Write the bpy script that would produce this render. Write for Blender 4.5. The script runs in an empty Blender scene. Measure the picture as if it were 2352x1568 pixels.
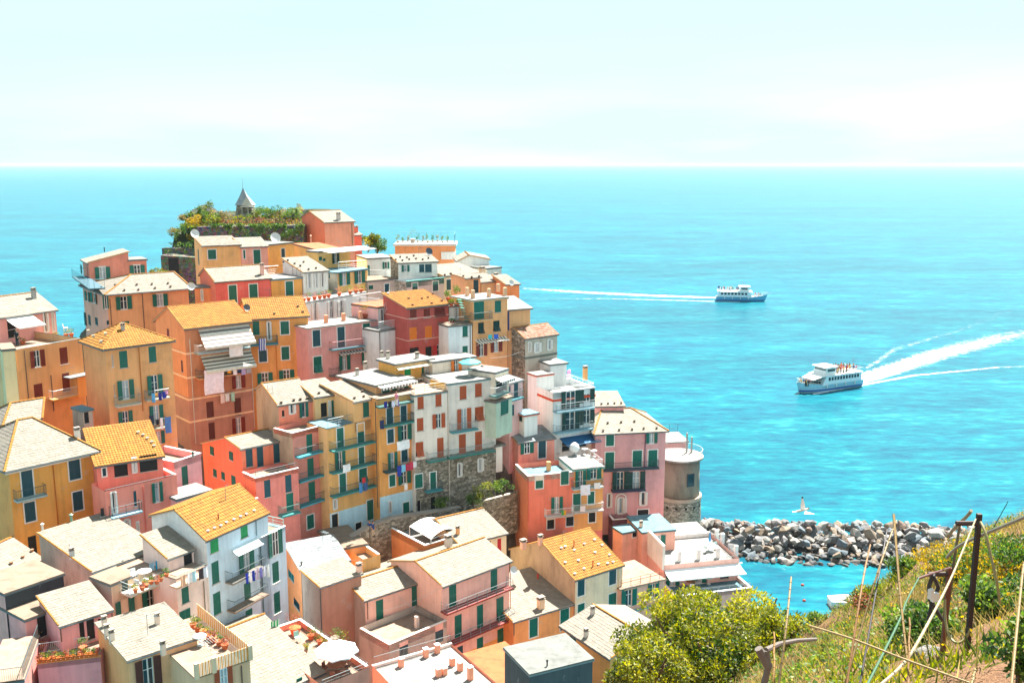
import bpy, math, random
import numpy as np
from mathutils import Vector, Matrix

random.seed(7)
S = bpy.context.scene
COL = S.collection

# ------------------------------------------------------------------ camera, sky, sun, exposure
CAM_Z = 56.0
F_PX = 2250.0                       # focal length for a 2352 px wide picture
PITCH = math.atan(408.0 / F_PX)
cam_data = bpy.data.cameras.new("camera")
cam_data.sensor_width = 36.0
cam_data.lens = F_PX / 2352.0 * 36.0
cam_data.clip_start = 0.1
cam_data.clip_end = 90000.0
camera = bpy.data.objects.new("camera", cam_data)
camera.location = (0, 0, CAM_Z)
camera.rotation_euler = (math.radians(90) - PITCH, 0, 0)
COL.objects.link(camera)
S.camera = camera

SUN_DIR = Vector((0.38, 0.66, 1.22)).normalized()      # towards the sun
SUN_ELEV = math.asin(SUN_DIR.z)
SUN_AZ = math.atan2(SUN_DIR.x, SUN_DIR.y)               # from +Y towards +X

world = bpy.data.worlds.new("World")
S.world = world
world.use_nodes = True
wn = world.node_tree
wn.nodes.clear()
w_out = wn.nodes.new("ShaderNodeOutputWorld")
w_bg = wn.nodes.new("ShaderNodeBackground")
w_sky = wn.nodes.new("ShaderNodeTexSky")
w_sky.sky_type = 'NISHITA'
w_sky.sun_disc = False
w_sky.sun_elevation = SUN_ELEV
w_sky.sun_rotation = SUN_AZ
w_sky.air_density = 1.0
w_sky.dust_density = 0.3
w_sky.ozone_density = 2.0
w_bg.inputs[1].default_value = 0.06
# broad pale cloud veil mixed into the sky, high cirrus
w_tc = wn.nodes.new("ShaderNodeTexCoord")
w_map = wn.nodes.new("ShaderNodeMapping")
w_map.inputs["Scale"].default_value = (1.2, 1.2, 7.0)
w_noise = wn.nodes.new("ShaderNodeTexNoise")
w_noise.inputs["Scale"].default_value = 1.6
w_noise.inputs["Detail"].default_value = 5.0
w_noise.inputs["Roughness"].default_value = 0.5
w_ramp = wn.nodes.new("ShaderNodeValToRGB")
w_ramp.color_ramp.elements[0].position = 0.42
w_ramp.color_ramp.elements[0].color = (0, 0, 0, 1)
w_ramp.color_ramp.elements[1].position = 0.62
w_ramp.color_ramp.elements[1].color = (1, 1, 1, 1)
w_mix = wn.nodes.new("ShaderNodeMixRGB")
w_mix.inputs[2].default_value = (3.3, 4.1, 4.1, 1)
w_mul = wn.nodes.new("ShaderNodeMath"); w_mul.operation = 'MULTIPLY_ADD'; w_mul.inputs[1].default_value = -0.5; w_mul.inputs[2].default_value = 0.95
w_tint = wn.nodes.new("ShaderNodeMixRGB"); w_tint.blend_type = 'MULTIPLY'; w_tint.inputs[0].default_value = 1.0
w_tint.inputs[2].default_value = (0.72, 0.91, 1.0, 1)
wn.links.new(w_tc.outputs["Generated"], w_map.inputs[0])
wn.links.new(w_map.outputs[0], w_noise.inputs["Vector"])
wn.links.new(w_noise.outputs[0], w_ramp.inputs[0])
wn.links.new(w_ramp.outputs[0], w_mul.inputs[0])
wn.links.new(w_mul.outputs[0], w_mix.inputs[0])
wn.links.new(w_sky.outputs[0], w_tint.inputs[1])
wn.links.new(w_tint.outputs[0], w_mix.inputs[1])
wn.links.new(w_mix.outputs[0], w_bg.inputs[0])
wn.links.new(w_bg.outputs[0], w_out.inputs[0])

sun_data = bpy.data.lights.new("sun", 'SUN')
sun_data.energy = 5.0
sun_data.angle = math.radians(0.5)
sun_data.color = (1.0, 0.95, 0.87)
sun = bpy.data.objects.new("sun", sun_data)
sun.rotation_euler = SUN_DIR.to_track_quat('Z', 'Y').to_euler()
sun.location = (60, 60, 160)
COL.objects.link(sun)

S.view_settings.view_transform = 'Standard'
S.view_settings.look = 'None'
S.view_settings.gamma = 1.0
S.view_settings.use_curve_mapping = False
S.view_settings.exposure = 2.03
S.cycles.max_bounces = 6
S.cycles.diffuse_bounces = 4
S.cycles.glossy_bounces = 2
S.cycles.transparent_max_bounces = 6

# ------------------------------------------------------------------ survey points: where a sighted spot lies in the place
TILES = dict(A=(0, 800), B=(500, 580), C=(1100, 760), D=(0, 1350), E=(600, 1150), F=(1250, 1150), G=(1650, 1200),
             H=(0, 1720), I=(600, 1720), J=(1300, 1720), K=(1900, 1650), L=(2680, 1620))
def px(t, x, y):
    if t == 'd': return x, y
    ox, oy = TILES[t]
    s = 2.24 if t == 'L' else 2.61375
    k = 2352.0 / 3480.0
    return (ox + x / s) * k, (oy + y / s) * k
CAM = Vector((0, 0, CAM_Z))
def ray(t, x, y):
    X, Y = px(t, x, y)
    a, b = (X - 1176) / F_PX, (784 - Y) / F_PX
    return Vector((a, math.cos(PITCH) + b * math.sin(PITCH), -math.sin(PITCH) + b * math.cos(PITCH)))
def at_d(t, x, y, D):
    r = ray(t, x, y)
    return CAM + r * (D / r.y)
def at_z(t, x, y, z):
    r = ray(t, x, y)
    return CAM + r * ((z - CAM_Z) / r.z)
def metres(pixels, D, t='A'):
    return pixels / (2.61375 * 3480 / 2352.0) * D / F_PX

# ------------------------------------------------------------------ materials
def lin(h, k=1.0):
    h = h.lstrip('#')
    o = []
    for i in (0, 2, 4):
        c = int(h[i:i + 2], 16) / 255.0
        o.append((c / 12.92 if c <= 0.04045 else ((c + 0.055) / 1.055) ** 2.4) * k)
    return tuple(o)
_mats = {}
def mat(name, build):
    if name in _mats: return _mats[name]
    m = bpy.data.materials.new(name)
    m.use_nodes = True
    nt = m.node_tree
    b = nt.nodes["Principled BSDF"]
    build(nt, b)
    _mats[name] = m
    return m
def N(nt, typ, **kw):
    n = nt.nodes.new(typ)
    for k, v in kw.items():
        if k.startswith('i_'):
            key = k[2:]
            n.inputs[int(key) if key.isdigit() else key.replace('_', ' ')].default_value = v
        else: setattr(n, k, v)
    return n
def noise(nt, scale, detail=4, rough=0.55, mapscale=None, coord='Object'):
    tc = N(nt, "ShaderNodeTexCoord")
    n = N(nt, "ShaderNodeTexNoise")
    n.inputs["Scale"].default_value = scale
    n.inputs["Detail"].default_value = detail
    n.inputs["Roughness"].default_value = rough
    if mapscale:
        mp = N(nt, "ShaderNodeMapping")
        mp.inputs["Scale"].default_value = mapscale
        nt.links.new(tc.outputs[coord], mp.inputs[0])
        nt.links.new(mp.outputs[0], n.inputs["Vector"])
    else:
        nt.links.new(tc.outputs[coord], n.inputs["Vector"])
    return n
def ramp(nt, src, stops):
    r = N(nt, "ShaderNodeValToRGB")
    cr = r.color_ramp
    while len(cr.elements) < len(stops): cr.elements.new(0.5)
    for e, (p, c) in zip(cr.elements, stops):
        e.position = p
        e.color = (c[0], c[1], c[2], 1) if not isinstance(c, (int, float)) else (c, c, c, 1)
    nt.links.new(src, r.inputs[0])
    return r
def mixc(nt, fac, a, b, mode='MIX'):
    m = N(nt, "ShaderNodeMixRGB", blend_type=mode)
    for i, v in ((0, fac), (1, a), (2, b)):
        if isinstance(v, (int, float)): m.inputs[i].default_value = v
        elif isinstance(v, tuple): m.inputs[i].default_value = (v[0], v[1], v[2], 1)
        else: nt.links.new(v, m.inputs[i])
    return m
def bump(nt, b, h, strength=0.3, dist=0.05):
    n = N(nt, "ShaderNodeBump")
    n.inputs["Strength"].default_value = strength
    n.inputs["Distance"].default_value = dist
    nt.links.new(h, n.inputs["Height"])
    nt.links.new(n.outputs[0], b.inputs["Normal"])
def plain(hexc, rough=0.6, metal=0.0, k=1.0):
    def f(nt, b):
        c = lin(hexc, k)
        n = noise(nt, 3.0, 3)
        r = ramp(nt, n.outputs[0], [(0.3, tuple(x * 0.86 for x in c)), (0.7, tuple(min(1, x * 1.08) for x in c))])
        nt.links.new(r.outputs[0], b.inputs["Base Color"])
        b.inputs["Roughness"].default_value = rough
        b.inputs["Metallic"].default_value = metal
    return mat("paint_" + hexc + str(rough) + str(metal) + str(k), f)
def plaster(hexc):
    def f(nt, b):
        c = lin(hexc)
        c = (c[0] * 1.1, c[1] * 1.02, c[2]) if c[1] > 0.4 * c[0] and c[2] < 0.62 * c[0] else c if c[2] > 0.62 * c[0] else (c[0] * 0.98, c[1] * 1.12, c[2])
        g0 = 0.3 * c[0] + 0.55 * c[1] + 0.15 * c[2]
        c = tuple(0.84 * x + 0.16 * g0 for x in c)
        c = tuple(x * 1.34 + 0.012 for x in c); k_ = min(1.0, 0.82 / max(c)); c = tuple(x * k_ for x in c); dark = tuple(x * 0.76 for x in c); lite = tuple(min(0.9, x * 1.06 + 0.01) for x in c)
        big = noise(nt, 0.35, 5, 0.65)
        r = ramp(nt, big.outputs[0], [(0.28, dark), (0.5, c), (0.75, lite)])
        st = noise(nt, 1.0, 4, 0.6, (2.2, 2.2, 0.16))
        r2 = ramp(nt, st.outputs[0], [(0.35, 0.82), (0.55, 1.0)])
        m = mixc(nt, 0.6, r.outputs[0], r2.outputs[0], 'MULTIPLY')
        pt = noise(nt, 0.8, 6, 0.7)
        r3 = ramp(nt, pt.outputs[0], [(0.62, 0.0), (0.66, 1.0)])
        g = tuple(0.55 * x + 0.2 for x in c)
        m2 = mixc(nt, 0.45, m.outputs[0], g)
        mm = N(nt, "ShaderNodeMath", operation='MULTIPLY'); mm.inputs[1].default_value = 0.5
        nt.links.new(r3.outputs[0], mm.inputs[0]); nt.links.new(mm.outputs[0], m2.inputs[0])
        nt.links.new(m2.outputs[0], b.inputs["Base Color"])
        b.inputs["Roughness"].default_value = 0.9
        fine = noise(nt, 14, 4)
        bump(nt, b, fine.outputs[0], 0.35, 0.02)
    return mat("plaster_" + hexc, f)
def stone_wall():
    def f(nt, b):
        tc = N(nt, "ShaderNodeTexCoord")
        mp = N(nt, "ShaderNodeMapping"); mp.inputs["Scale"].default_value = (1, 1, 1.7)
        nt.links.new(tc.outputs["Object"], mp.inputs[0])
        v = N(nt, "ShaderNodeTexVoronoi"); v.inputs["Scale"].default_value = 2.6
        nt.links.new(mp.outputs[0], v.inputs["Vector"])
        r = ramp(nt, v.outputs["Color"], [(0.1, (0.16, 0.15, 0.125)), (0.5, (0.33, 0.30, 0.26)), (0.9, (0.55, 0.51, 0.44))])
        v2 = N(nt, "ShaderNodeTexVoronoi", feature='DISTANCE_TO_EDGE'); v2.inputs["Scale"].default_value = 2.6
        nt.links.new(mp.outputs[0], v2.inputs["Vector"])
        r2 = ramp(nt, v2.outputs["Distance"], [(0.0, 0.35), (0.07, 1.0)])
        big = noise(nt, 0.3, 5)
        r3 = ramp(nt, big.outputs[0], [(0.35, (0.72, 0.70, 0.62)), (0.65, (1.0, 0.98, 0.95))])
        m = mixc(nt, 1.0, r.outputs[0], r2.outputs[0], 'MULTIPLY')
        m2 = mixc(nt, 1.0, m.outputs[0], r3.outputs[0], 'MULTIPLY')
        nt.links.new(m2.outputs[0], b.inputs["Base Color"])
        b.inputs["Roughness"].default_value = 0.95
        bump(nt, b, v2.outputs["Distance"], 0.8, 0.12)
    return mat("stone_wall", f)
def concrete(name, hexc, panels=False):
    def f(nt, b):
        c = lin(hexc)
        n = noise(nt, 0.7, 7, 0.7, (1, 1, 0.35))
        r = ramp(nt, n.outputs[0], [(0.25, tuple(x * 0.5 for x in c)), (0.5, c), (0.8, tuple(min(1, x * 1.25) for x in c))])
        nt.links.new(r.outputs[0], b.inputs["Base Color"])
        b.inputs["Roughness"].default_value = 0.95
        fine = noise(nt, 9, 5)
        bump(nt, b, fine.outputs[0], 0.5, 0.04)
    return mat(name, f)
def tiles_mat(name, hexa, hexb, hexc, moss=0.2):
    def f(nt, b):
        a = N(nt, "ShaderNodeAttribute", attribute_name="tint")
        r = ramp(nt, a.outputs["Fac"], [(0.0, lin(hexa)), (0.55, lin(hexb)), (1.0, lin(hexc))])
        n = noise(nt, 1.3, 6, 0.7)
        r2 = ramp(nt, n.outputs[0], [(0.3, 0.78), (0.55, 1.0)])
        m = mixc(nt, 0.8, r.outputs[0], r2.outputs[0], 'MULTIPLY')
        li = noise(nt, 6.0, 4, 0.6)
        r3 = ramp(nt, li.outputs[0], [(0.62, 0.0), (0.7, moss)])
        m2 = mixc(nt, r3.outputs[0], m.outputs[0], (0.3, 0.28, 0.2))
        nt.links.new(m2.outputs[0], b.inputs["Base Color"])
        b.inputs["Roughness"].default_value = 0.85
        fine = noise(nt, 22, 3)
        bump(nt, b, fine.outputs[0], 0.3, 0.02)
    return mat(name, f)
def leafmat(name, c1, c2, c3):
    def f(nt, b):
        a = N(nt, "ShaderNodeAttribute", attribute_name="tint")
        r = ramp(nt, a.outputs["Fac"], [(0.0, c1), (0.5, c2), (1.0, c3)])
        nt.links.new(r.outputs[0], b.inputs["Base Color"])
        b.inputs["Roughness"].default_value = 0.6
        tr = N(nt, "ShaderNodeBsdfTranslucent")
        mx = N(nt, "ShaderNodeMixShader"); mx.inputs[0].default_value = 0.4
        g = N(nt, "ShaderNodeHueSaturation"); g.inputs["Value"].default_value = 1.6; g.inputs["Saturation"].default_value = 1.1
        nt.links.new(r.outputs[0], g.inputs["Color"]); nt.links.new(g.outputs[0], tr.inputs[0])
        out = nt.nodes["Material Output"]
        nt.links.new(b.outputs[0], mx.inputs[1]); nt.links.new(tr.outputs[0], mx.inputs[2]); nt.links.new(mx.outputs[0], out.inputs[0])
    return mat(name, f)
def glass_dark(nt, b):
    n = noise(nt, 0.9, 3)
    r = ramp(nt, n.outputs[0], [(0.35, (0.012, 0.02, 0.028)), (0.7, (0.05, 0.075, 0.09))])
    nt.links.new(r.outputs[0], b.inputs["Base Color"])
    b.inputs["Roughness"].default_value = 0.06
def curtain(nt, b):
    n = noise(nt, 1.0, 2, 0.5, (14, 14, 0.4))
    r = ramp(nt, n.outputs[0], [(0.3, (0.22, 0.27, 0.3)), (0.7, (0.55, 0.62, 0.66))])
    nt.links.new(r.outputs[0], b.inputs["Base Color"]); b.inputs["Roughness"].default_value = 0.12
M = {}
M['glass'] = mat('window_glass', glass_dark)
M['curtain'] = mat('curtained_glass', curtain)
M['dark'] = plain('#1c2024', 0.8)
M['white'] = plain('#e4e4e0', 0.6)
M['slate'] = tiles_mat('slate_roof', '#766f64', '#7c756a', '#827b6f', 0.04)
M['slate_blue'] = tiles_mat('slate_roof_dark', '#6a7072', '#767c7e', '#808486', 0.1)
M['terra'] = tiles_mat('terracotta_tiles', '#8a5a17', '#96641a', '#a06e22', 0.08)
M['terra_pale'] = tiles_mat('pale_terracotta_tiles', '#8a5a44', '#94705c', '#9a8070', 0.2)
M['roofwhite'] = concrete('white_roof_coating', '#82807c')
M['rooftan'] = concrete('tan_roof_felt', '#7c6c5c')
M['roofgrey'] = concrete('grey_roof_felt', '#6a6c68')
M['roofrust'] = concrete('rust_red_roof_paint', '#9a5a34')
M['deck_blue'] = concrete('blue_grey_deck_paint', '#5d7f8a')  # deck colour; on the low pink house it stands for roof shade
M['deck_tile'] = concrete('terrace_floor_tiles', '#8c7868')
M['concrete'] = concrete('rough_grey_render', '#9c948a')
M['stonepanel'] = concrete('tan_block_render', '#b09a80')
M['stone'] = stone_wall()
M['rail'] = plain('#4a5a5c', 0.5, 0.3)
M['railwhite'] = plain('#dfe3e2', 0.5)
M['metal'] = plain('#9aa0a0', 0.4, 0.7)
M['zinc'] = plain('#5c6a70', 0.5, 0.5)
SH = dict(g=plain('#106a5c', 0.5), k=plain('#0d3a36', 0.5), b=plain('#b4532a', 0.55), r=plain('#7a2c22', 0.55), a=plain('#e0761c', 0.55),
          t=plain('#2a8f96', 0.5), n=plain('#5a2f28', 0.55), l=plain('#17a05c', 0.5), d=plain('#1d4f5c', 0.5), w=plain('#e4e4e0', 0.5), R=plain('#c02a30', 0.5))

# ------------------------------------------------------------------ mesh building
class MB:
    def __init__(s): s.v = []; s.f = []; s.m = []; s.t = []; s.mi = 0; s.tint = 0.5
    def face(s, pts):
        n = len(s.v); s.v.extend([tuple(p) for p in pts]); s.f.append(tuple(range(n, n + len(pts)))); s.m.append(s.mi); s.t.append(s.tint)
    def hexa(s, p):   # p: 8 points, bottom 4 then top 4 (same order)
        n = len(s.v); s.v.extend([tuple(q) for q in p])
        for q in ((3, 2, 1, 0), (4, 5, 6, 7), (0, 1, 5, 4), (1, 2, 6, 5), (2, 3, 7, 6), (3, 0, 4, 7)):
            s.f.append(tuple(n + i for i in q)); s.m.append(s.mi); s.t.append(s.tint)
    def obox(s, o, a, b, c):      # origin + three edge vectors
        o = Vector(o); a = Vector(a); b = Vector(b); c = Vector(c)
        s.hexa([o, o + a, o + a + b, o + b, o + c, o + a + c, o + a + b + c, o + b + c])
    def cbox(s, c, sx, sy, sz, rz=0.0):   # centre of base
        ca, sa = math.cos(rz), math.sin(rz)
        ex, ey = Vector((ca * sx, sa * sx, 0)), Vector((-sa * sy, ca * sy, 0))
        s.obox(Vector(c) - ex / 2 - ey / 2, ex, ey, Vector((0, 0, sz)))
    def tube(s, a, b, r, r2=None, n=6, cap=True):
        a = Vector(a); b = Vector(b); r2 = r if r2 is None else r2
        d = (b - a)
        if d.length < 1e-6: return
        d.normalize()
        x = d.cross(Vector((0, 0, 1)) if abs(d.z) < 0.9 else Vector((1, 0, 0))).normalized(); y = d.cross(x)
        k = len(s.v)
        for P, R in ((a, r), (b, r2)):
            for i in range(n):
                t = 2 * math.pi * i / n
                s.v.append(tuple(P + x * (R * math.cos(t)) + y * (R * math.sin(t))))
        for i in range(n):
            j = (i + 1) % n
            s.f.append((k + i, k + j, k + n + j, k + n + i)); s.m.append(s.mi); s.t.append(s.tint)
        if cap:
            s.f.append(tuple(k + i for i in reversed(range(n)))); s.m.append(s.mi); s.t.append(s.tint)
            s.f.append(tuple(k + n + i for i in range(n))); s.m.append(s.mi); s.t.append(s.tint)
    def path(s, pts, r, n=6, taper=1.0):
        for i in range(len(pts) - 1):
            k0 = 1 + (taper - 1) * i / (len(pts) - 1); k1 = 1 + (taper - 1) * (i + 1) / (len(pts) - 1)
            s.tube(pts[i], pts[i + 1], r * k0, r * k1, n)
    def lathe(s, c, prof, n=24, a0=0.0):     # prof: (radius, z)
        k = len(s.v); c = Vector(c)
        for (r, z) in prof:
            for i in range(n):
                t = a0 + 2 * math.pi * i / n
                s.v.append((c.x + r * math.cos(t), c.y + r * math.sin(t), c.z + z))
        for q in range(len(prof) - 1):
            for i in range(n):
                j = (i + 1) % n
                s.f.append((k + q * n + i, k + q * n + j, k + (q + 1) * n + j, k + (q + 1) * n + i)); s.m.append(s.mi); s.t.append(s.tint)
        s.f.append(tuple(k + i for i in reversed(range(n)))); s.m.append(s.mi); s.t.append(s.tint)
        s.f.append(tuple(k + (len(prof) - 1) * n + i for i in range(n))); s.m.append(s.mi); s.t.append(s.tint)
    def build(s, name, mats, parent=None, loc=None, smooth=False, stuff=False):
        if not s.f: return None
        me = bpy.data.meshes.new(name)
        off = Vector((0, 0, 0))
        if parent is not None: off = root_loc(parent)
        elif loc is not None: off = Vector(loc)
        v = np.array(s.v, dtype=np.float64) - np.array(off)
        me.from_pydata(v.tolist(), [], s.f)
        if not isinstance(mats, (list, tuple)): mats = [mats]
        for m in mats: me.materials.append(m)
        if len(mats) > 1: me.polygons.foreach_set("material_index", s.m)
        at = me.attributes.new("tint", 'FLOAT', 'FACE')
        at.data.foreach_set("value", s.t)
        if smooth: me.polygons.foreach_set("use_smooth", [True] * len(s.f))
        me.update()
        o = bpy.data.objects.new(name, me)
        COL.objects.link(o)
        if parent is not None: o.parent = parent
        else: o.location = off
        if stuff: o["kind"] = "stuff"
        return o
def root_loc(o):
    p = Vector((0, 0, 0))
    while o is not None: p += o.location; o = o.parent
    return p
def tag(o, label, cat, group=None, kind=None):
    if label: o["label"] = label
    if cat: o["category"] = cat
    if group: o["group"] = group
    if kind: o["kind"] = kind
    return o
def thing(name, label, cat, loc, group=None):
    o = bpy.data.objects.new(name, None)
    o.location = loc; o.empty_display_size = 0.3
    COL.objects.link(o)
    return tag(o, label, cat, group)
def inst(name, mesh, parent, loc, rot=None, scale=(1, 1, 1), matl=None):
    o = bpy.data.objects.new(name, mesh)
    COL.objects.link(o)
    if parent is not None: o.parent = parent; loc = Vector(loc) - root_loc(parent)
    mtx = Matrix.Translation(loc) @ ((rot.to_4x4()) if rot is not None else Matrix.Identity(4)) @ Matrix.Diagonal((scale[0], scale[1], scale[2], 1))
    o.matrix_basis = mtx
    return o
Z = Vector((0, 0, 1))
# ------------------------------------------------------------------ shutters and windows
_shut = {}
def shutter_mesh(ck):
    """unit shutter: x 0..1 width, z 0..1 height, y 0..1 thickness; louvred"""
    if ck in _shut: return _shut[ck]
    b = MB()
    b.obox((0, 0.3, 0), (1, 0, 0), (0, 0.4, 0), (0, 0, 1))
    for z0, z1 in ((0, 0.05), (0.47, 0.53), (0.95, 1.0)):
        b.obox((0.12, 0, z0), (0.76, 0, 0), (0, 1, 0), (0, 0, z1 - z0))
    for x0 in (0, 0.88):
        b.obox((x0, -0.05, 0), (0.12, 0, 0), (0, 1.1, 0), (0, 0, 1))
    n = 9
    for half in (0.06, 0.54):
        for i in range(n):
            z = half + i * 0.41 / n
            b.face([(0.12, 0.32, z), (0.88, 0.32, z), (0.88, 0.0, z + 0.036), (0.12, 0.0, z + 0.036)])
            b.face([(0.12, 0.68, z), (0.12, 1.0, z + 0.036), (0.88, 1.0, z + 0.036), (0.88, 0.68, z)])
    me = bpy.data.meshes.new("shutter")
    me.from_pydata(b.v, [], b.f)
    me.materials.append(SH[ck])
    _shut[ck] = me
    return me
def put_shutter(parent, P, e, n, w, h, ck, swing=0.0, hinge='l', th=0.05):
    """P = bottom corner at hinge side; e unit along wall; n outward; swing = angle out of the wall plane"""
    d = e if hinge == 'l' else -e
    d2 = (d * math.cos(swing) + n * math.sin(swing)).normalized()
    y = Z.cross(d2)
    if y.dot(n) < 0: P = P + n * th
    m = Matrix((d2, y, Z)).transposed()
    o = inst("shutter", shutter_mesh(ck), parent, P, m.to_quaternion().to_matrix() if m.determinant() > 0 else m, (w, th, h))
    return o

class Face: pass
def face_frame(v, side):
    f = Face(); f.K = v.K; f.side = side
    if side == 'F': f.e = v.f; f.n = v.n; f.len = v.W
    else: f.e = v.l; f.n = -v.f; f.len = v.L
    f.holes = []
    return f
def on_face(v, side, t, x, y, off=0.0):
    e, n = (v.f, v.n) if side == 'F' else (v.l, -v.f)
    r = ray(t, x, y)
    P0 = v.K + n * off
    q = (P0 - CAM).dot(n) / r.dot(n)
    p = CAM + r * q
    return (p - v.K).dot(e), p.z - v.K.z
def pos(v, side, u, h, d):
    e, n = (v.f, v.n) if side == 'F' else (v.l, -v.f)
    return v.K + e * u + Z * h + n * d

def window(v, side, kind, ck, surround, u0, h0, u1, h1):
    if u1 < u0: u0, u1 = u1, u0
    if h1 < h0: h0, h1 = h1, h0
    root = v.root
    e, n = (v.f, v.n) if side == 'F' else (v.l, -v.f)
    FF = v.faces[side]
    w = u1 - u0; h = h1 - h0
    if kind == 'o':
        k = 0.29 if w < 2.4 else 0.24
        a0, a1 = u0 + w * k, u1 - w * k
    else: a0, a1 = u0, u1
    lim = FF.top
    cut = (a0 > 0.05 and a1 < FF.len - 0.05 and h1 < lim - 0.03 and h0 > -v.H - 2.5)
    for (b0, c0, b1, c1) in FF.holes:
        if a0 < b1 and a1 > b0 and h0 < c1 and h1 > c0: cut = False
    if cut: FF.holes.append((a0, h0, a1, h1))
    back = -0.13 if cut else 0.03
    P = lambda u, hh, d: pos(v, side, u, hh, d)
    b = MB()
    def bar(x0, z0, x1, z1, d0, d1):
        b.obox(P(x0, z0, d0), e * (x1 - x0), n * (d1 - d0), Z * (z1 - z0))
    # surround and sill
    if surround:
        s = 0.11
        bar(a0 - s, h0 - 0.0, a0, h1, 0.002, 0.03); bar(a1, h0, a1 + s, h1, 0.002, 0.03)
        bar(a0 - s, h1, a1 + s, h1 + s, 0.002, 0.03); bar(a0 - s, h0 - s, a1 + s, h0, 0.002, 0.05)
    else:
        bar(a0 - 0.08, h0 - 0.07, a1 + 0.08, h0, 0.002, 0.09)
    if kind in 'ow':
        fr = 0.07
        d0, d1 = back + 0.02, back + 0.07
        bar(a0, h0, a0 + fr, h1, d0, d1); bar(a1 - fr, h0, a1, h1, d0, d1)
        bar(a0 + fr, h0, a1 - fr, h0 + fr, d0, d1); bar(a0 + fr, h1 - fr, a1 - fr, h1, d0, d1)
        if a1 - a0 > 0.55:
            mid = (a0 + a1) / 2; bar(mid - 0.05, h0 + fr, mid + 0.05, h1 - fr, d0, d1 + 0.006)
        if a1 - a0 > 0.5:
            hm = h0 + (h1 - h0) * 0.62
            bar(a0 + fr, hm - 0.025, a1 - fr, hm + 0.025, d0 + 0.004, d1 - 0.004)
    part = b.build("window" if h < 2.1 else "door", [M['white'] if (surround or kind in 'ow') else plain('#b9b3a8', 0.8)], root)
    if kind in 'owd':
        g = MB(); g.obox(P(a0, h0, back), e * (a1 - a0), n * 0.012, Z * (h1 - h0))
        mt = M['dark'] if kind == 'd' else (M['curtain'] if random.random() < 0.45 else M['glass'])  # dark openings get a near-black sheet, interior shade put into the colour
        g.build("pane", mt, part)
    if kind == 'd' and h > 2.1:
        pass
    if kind == 'o':
        sw = w * (0.29 if w < 2.4 else 0.24) - 0.03
        for hinge, uu in (('r', a0 - 0.01), ('l', a1 + 0.01)):
            put_shutter(part, P(uu, h0, 0.05), e, n, sw, h, ck, random.uniform(0.03, 0.22), hinge)
    if kind == 'c':
        hw = (a1 - a0) / 2 - 0.008
        d = -0.06 if cut else 0.04
        if a1 - a0 < 0.62:
            put_shutter(part, P(a0 + 0.01, h0 + 0.01, d), e, n, a1 - a0 - 0.02, h - 0.02, ck, 0.0, 'l')
        else:
            put_shutter(part, P(a0 + 0.004, h0 + 0.01, d), e, n, hw, h - 0.02, ck, 0.0, 'l')
            put_shutter(part, P(a1 - 0.004, h0 + 0.01, d), e, n, hw, h - 0.02, ck, 0.0, 'r')
    if kind == 't':
        hw = (a1 - a0) / 2 - 0.008
        for uu, hinge in ((a0 + 0.004, 'l'), (a1 - 0.004, 'r')):
            put_shutter(part, P(uu, h0 + h * 0.45, 0.01), e, n, hw, h * 0.55, ck, 0.0, hinge)
        t = MB()
        for k in range(2):
            ua = a0 + 0.02 + k * (hw + 0.01)
            for i in range(7):
                f0 = i / 7.0; f1 = f0 + 0.11
                t.obox(P(ua, h0 + h * 0.45 * (1 - f0), 0.03 + 0.38 * f0), e * (hw - 0.03), n * 0.05, -Z * (h * 0.45 * 0.11) + n * 0.04)
        t.build("shutter_flap", SH[ck], part)
        g = MB(); g.obox(P(a0, h0, back), e * (a1 - a0), n * 0.012, Z * (h1 - h0)); g.build("pane", M['dark'], part)  # near-black sheet stands for the shade behind the flap

def railing(parent, pts, h=0.95, ck='rail', bars=0.14, name="railing", rb=0.011, style='bars'):
    b = MB()
    for i in range(len(pts) - 1):
        a, c = Vector(pts[i]), Vector(pts[i + 1])
        L = (c - a).length
        if L < 0.05: continue
        d = (c - a) / L
        b.tube(a + Z * h, c + Z * h, 0.028, n=4)
        b.tube(a + Z * 0.09, c + Z * 0.09, 0.018, n=4)
        if style == 'bars':
            for k in range(max(1, int(L / bars)) + 1):
                p = a + d * min(L, k * bars)
                b.tube(p + Z * 0.02, p + Z * h, rb, n=3, cap=False)
        else:
            for k in range(max(1, int(L / 1.3)) + 1):
                p = a + d * min(L, k * 1.3)
                b.tube(p, p + Z * h, 0.025, n=4)
            for hh in (0.35, 0.62):
                b.tube(a + Z * hh, c + Z * hh, 0.012, n=4)
    return b.build(name, M[ck] if ck in M else plain(ck, 0.5), parent)

def balcony(v, t, x0, y0, x1, y1, prot=0.9, ck='rail', slab='#8fb0b4', style='bars', side='F', h=0.95):
    u0, a = on_face(v, side, t, x0, y0, prot)
    u1, c = on_face(v, side, t, x1, y1, prot)
    hh = (a + c) / 2
    if u1 < u0: u0, u1 = u1, u0
    e, n = (v.f, v.n) if side == 'F' else (v.l, -v.f)
    b = MB()
    b.obox(pos(v, side, u0, hh, -0.05), e * (u1 - u0), n * (prot + 0.05), Z * 0.14)
    b.obox(pos(v, side, u0 + 0.03, hh - 0.04, 0), e * (u1 - u0 - 0.06), n * (prot - 0.06), Z * 0.04)
    part = b.build("balcony", plain(slab, 0.8), v.root)
    i = 0.05
    railing(part, [pos(v, side, u0 + i, hh + 0.14, 0.02), pos(v, side, u0 + i, hh + 0.14, prot - i), pos(v, side, u1 - i, hh + 0.14, prot - i), pos(v, side, u1 - i, hh + 0.14, 0.02)], h, ck, style=style)
    v.balc.append((u0, u1, hh + 0.14, prot, side))
    return part

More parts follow.
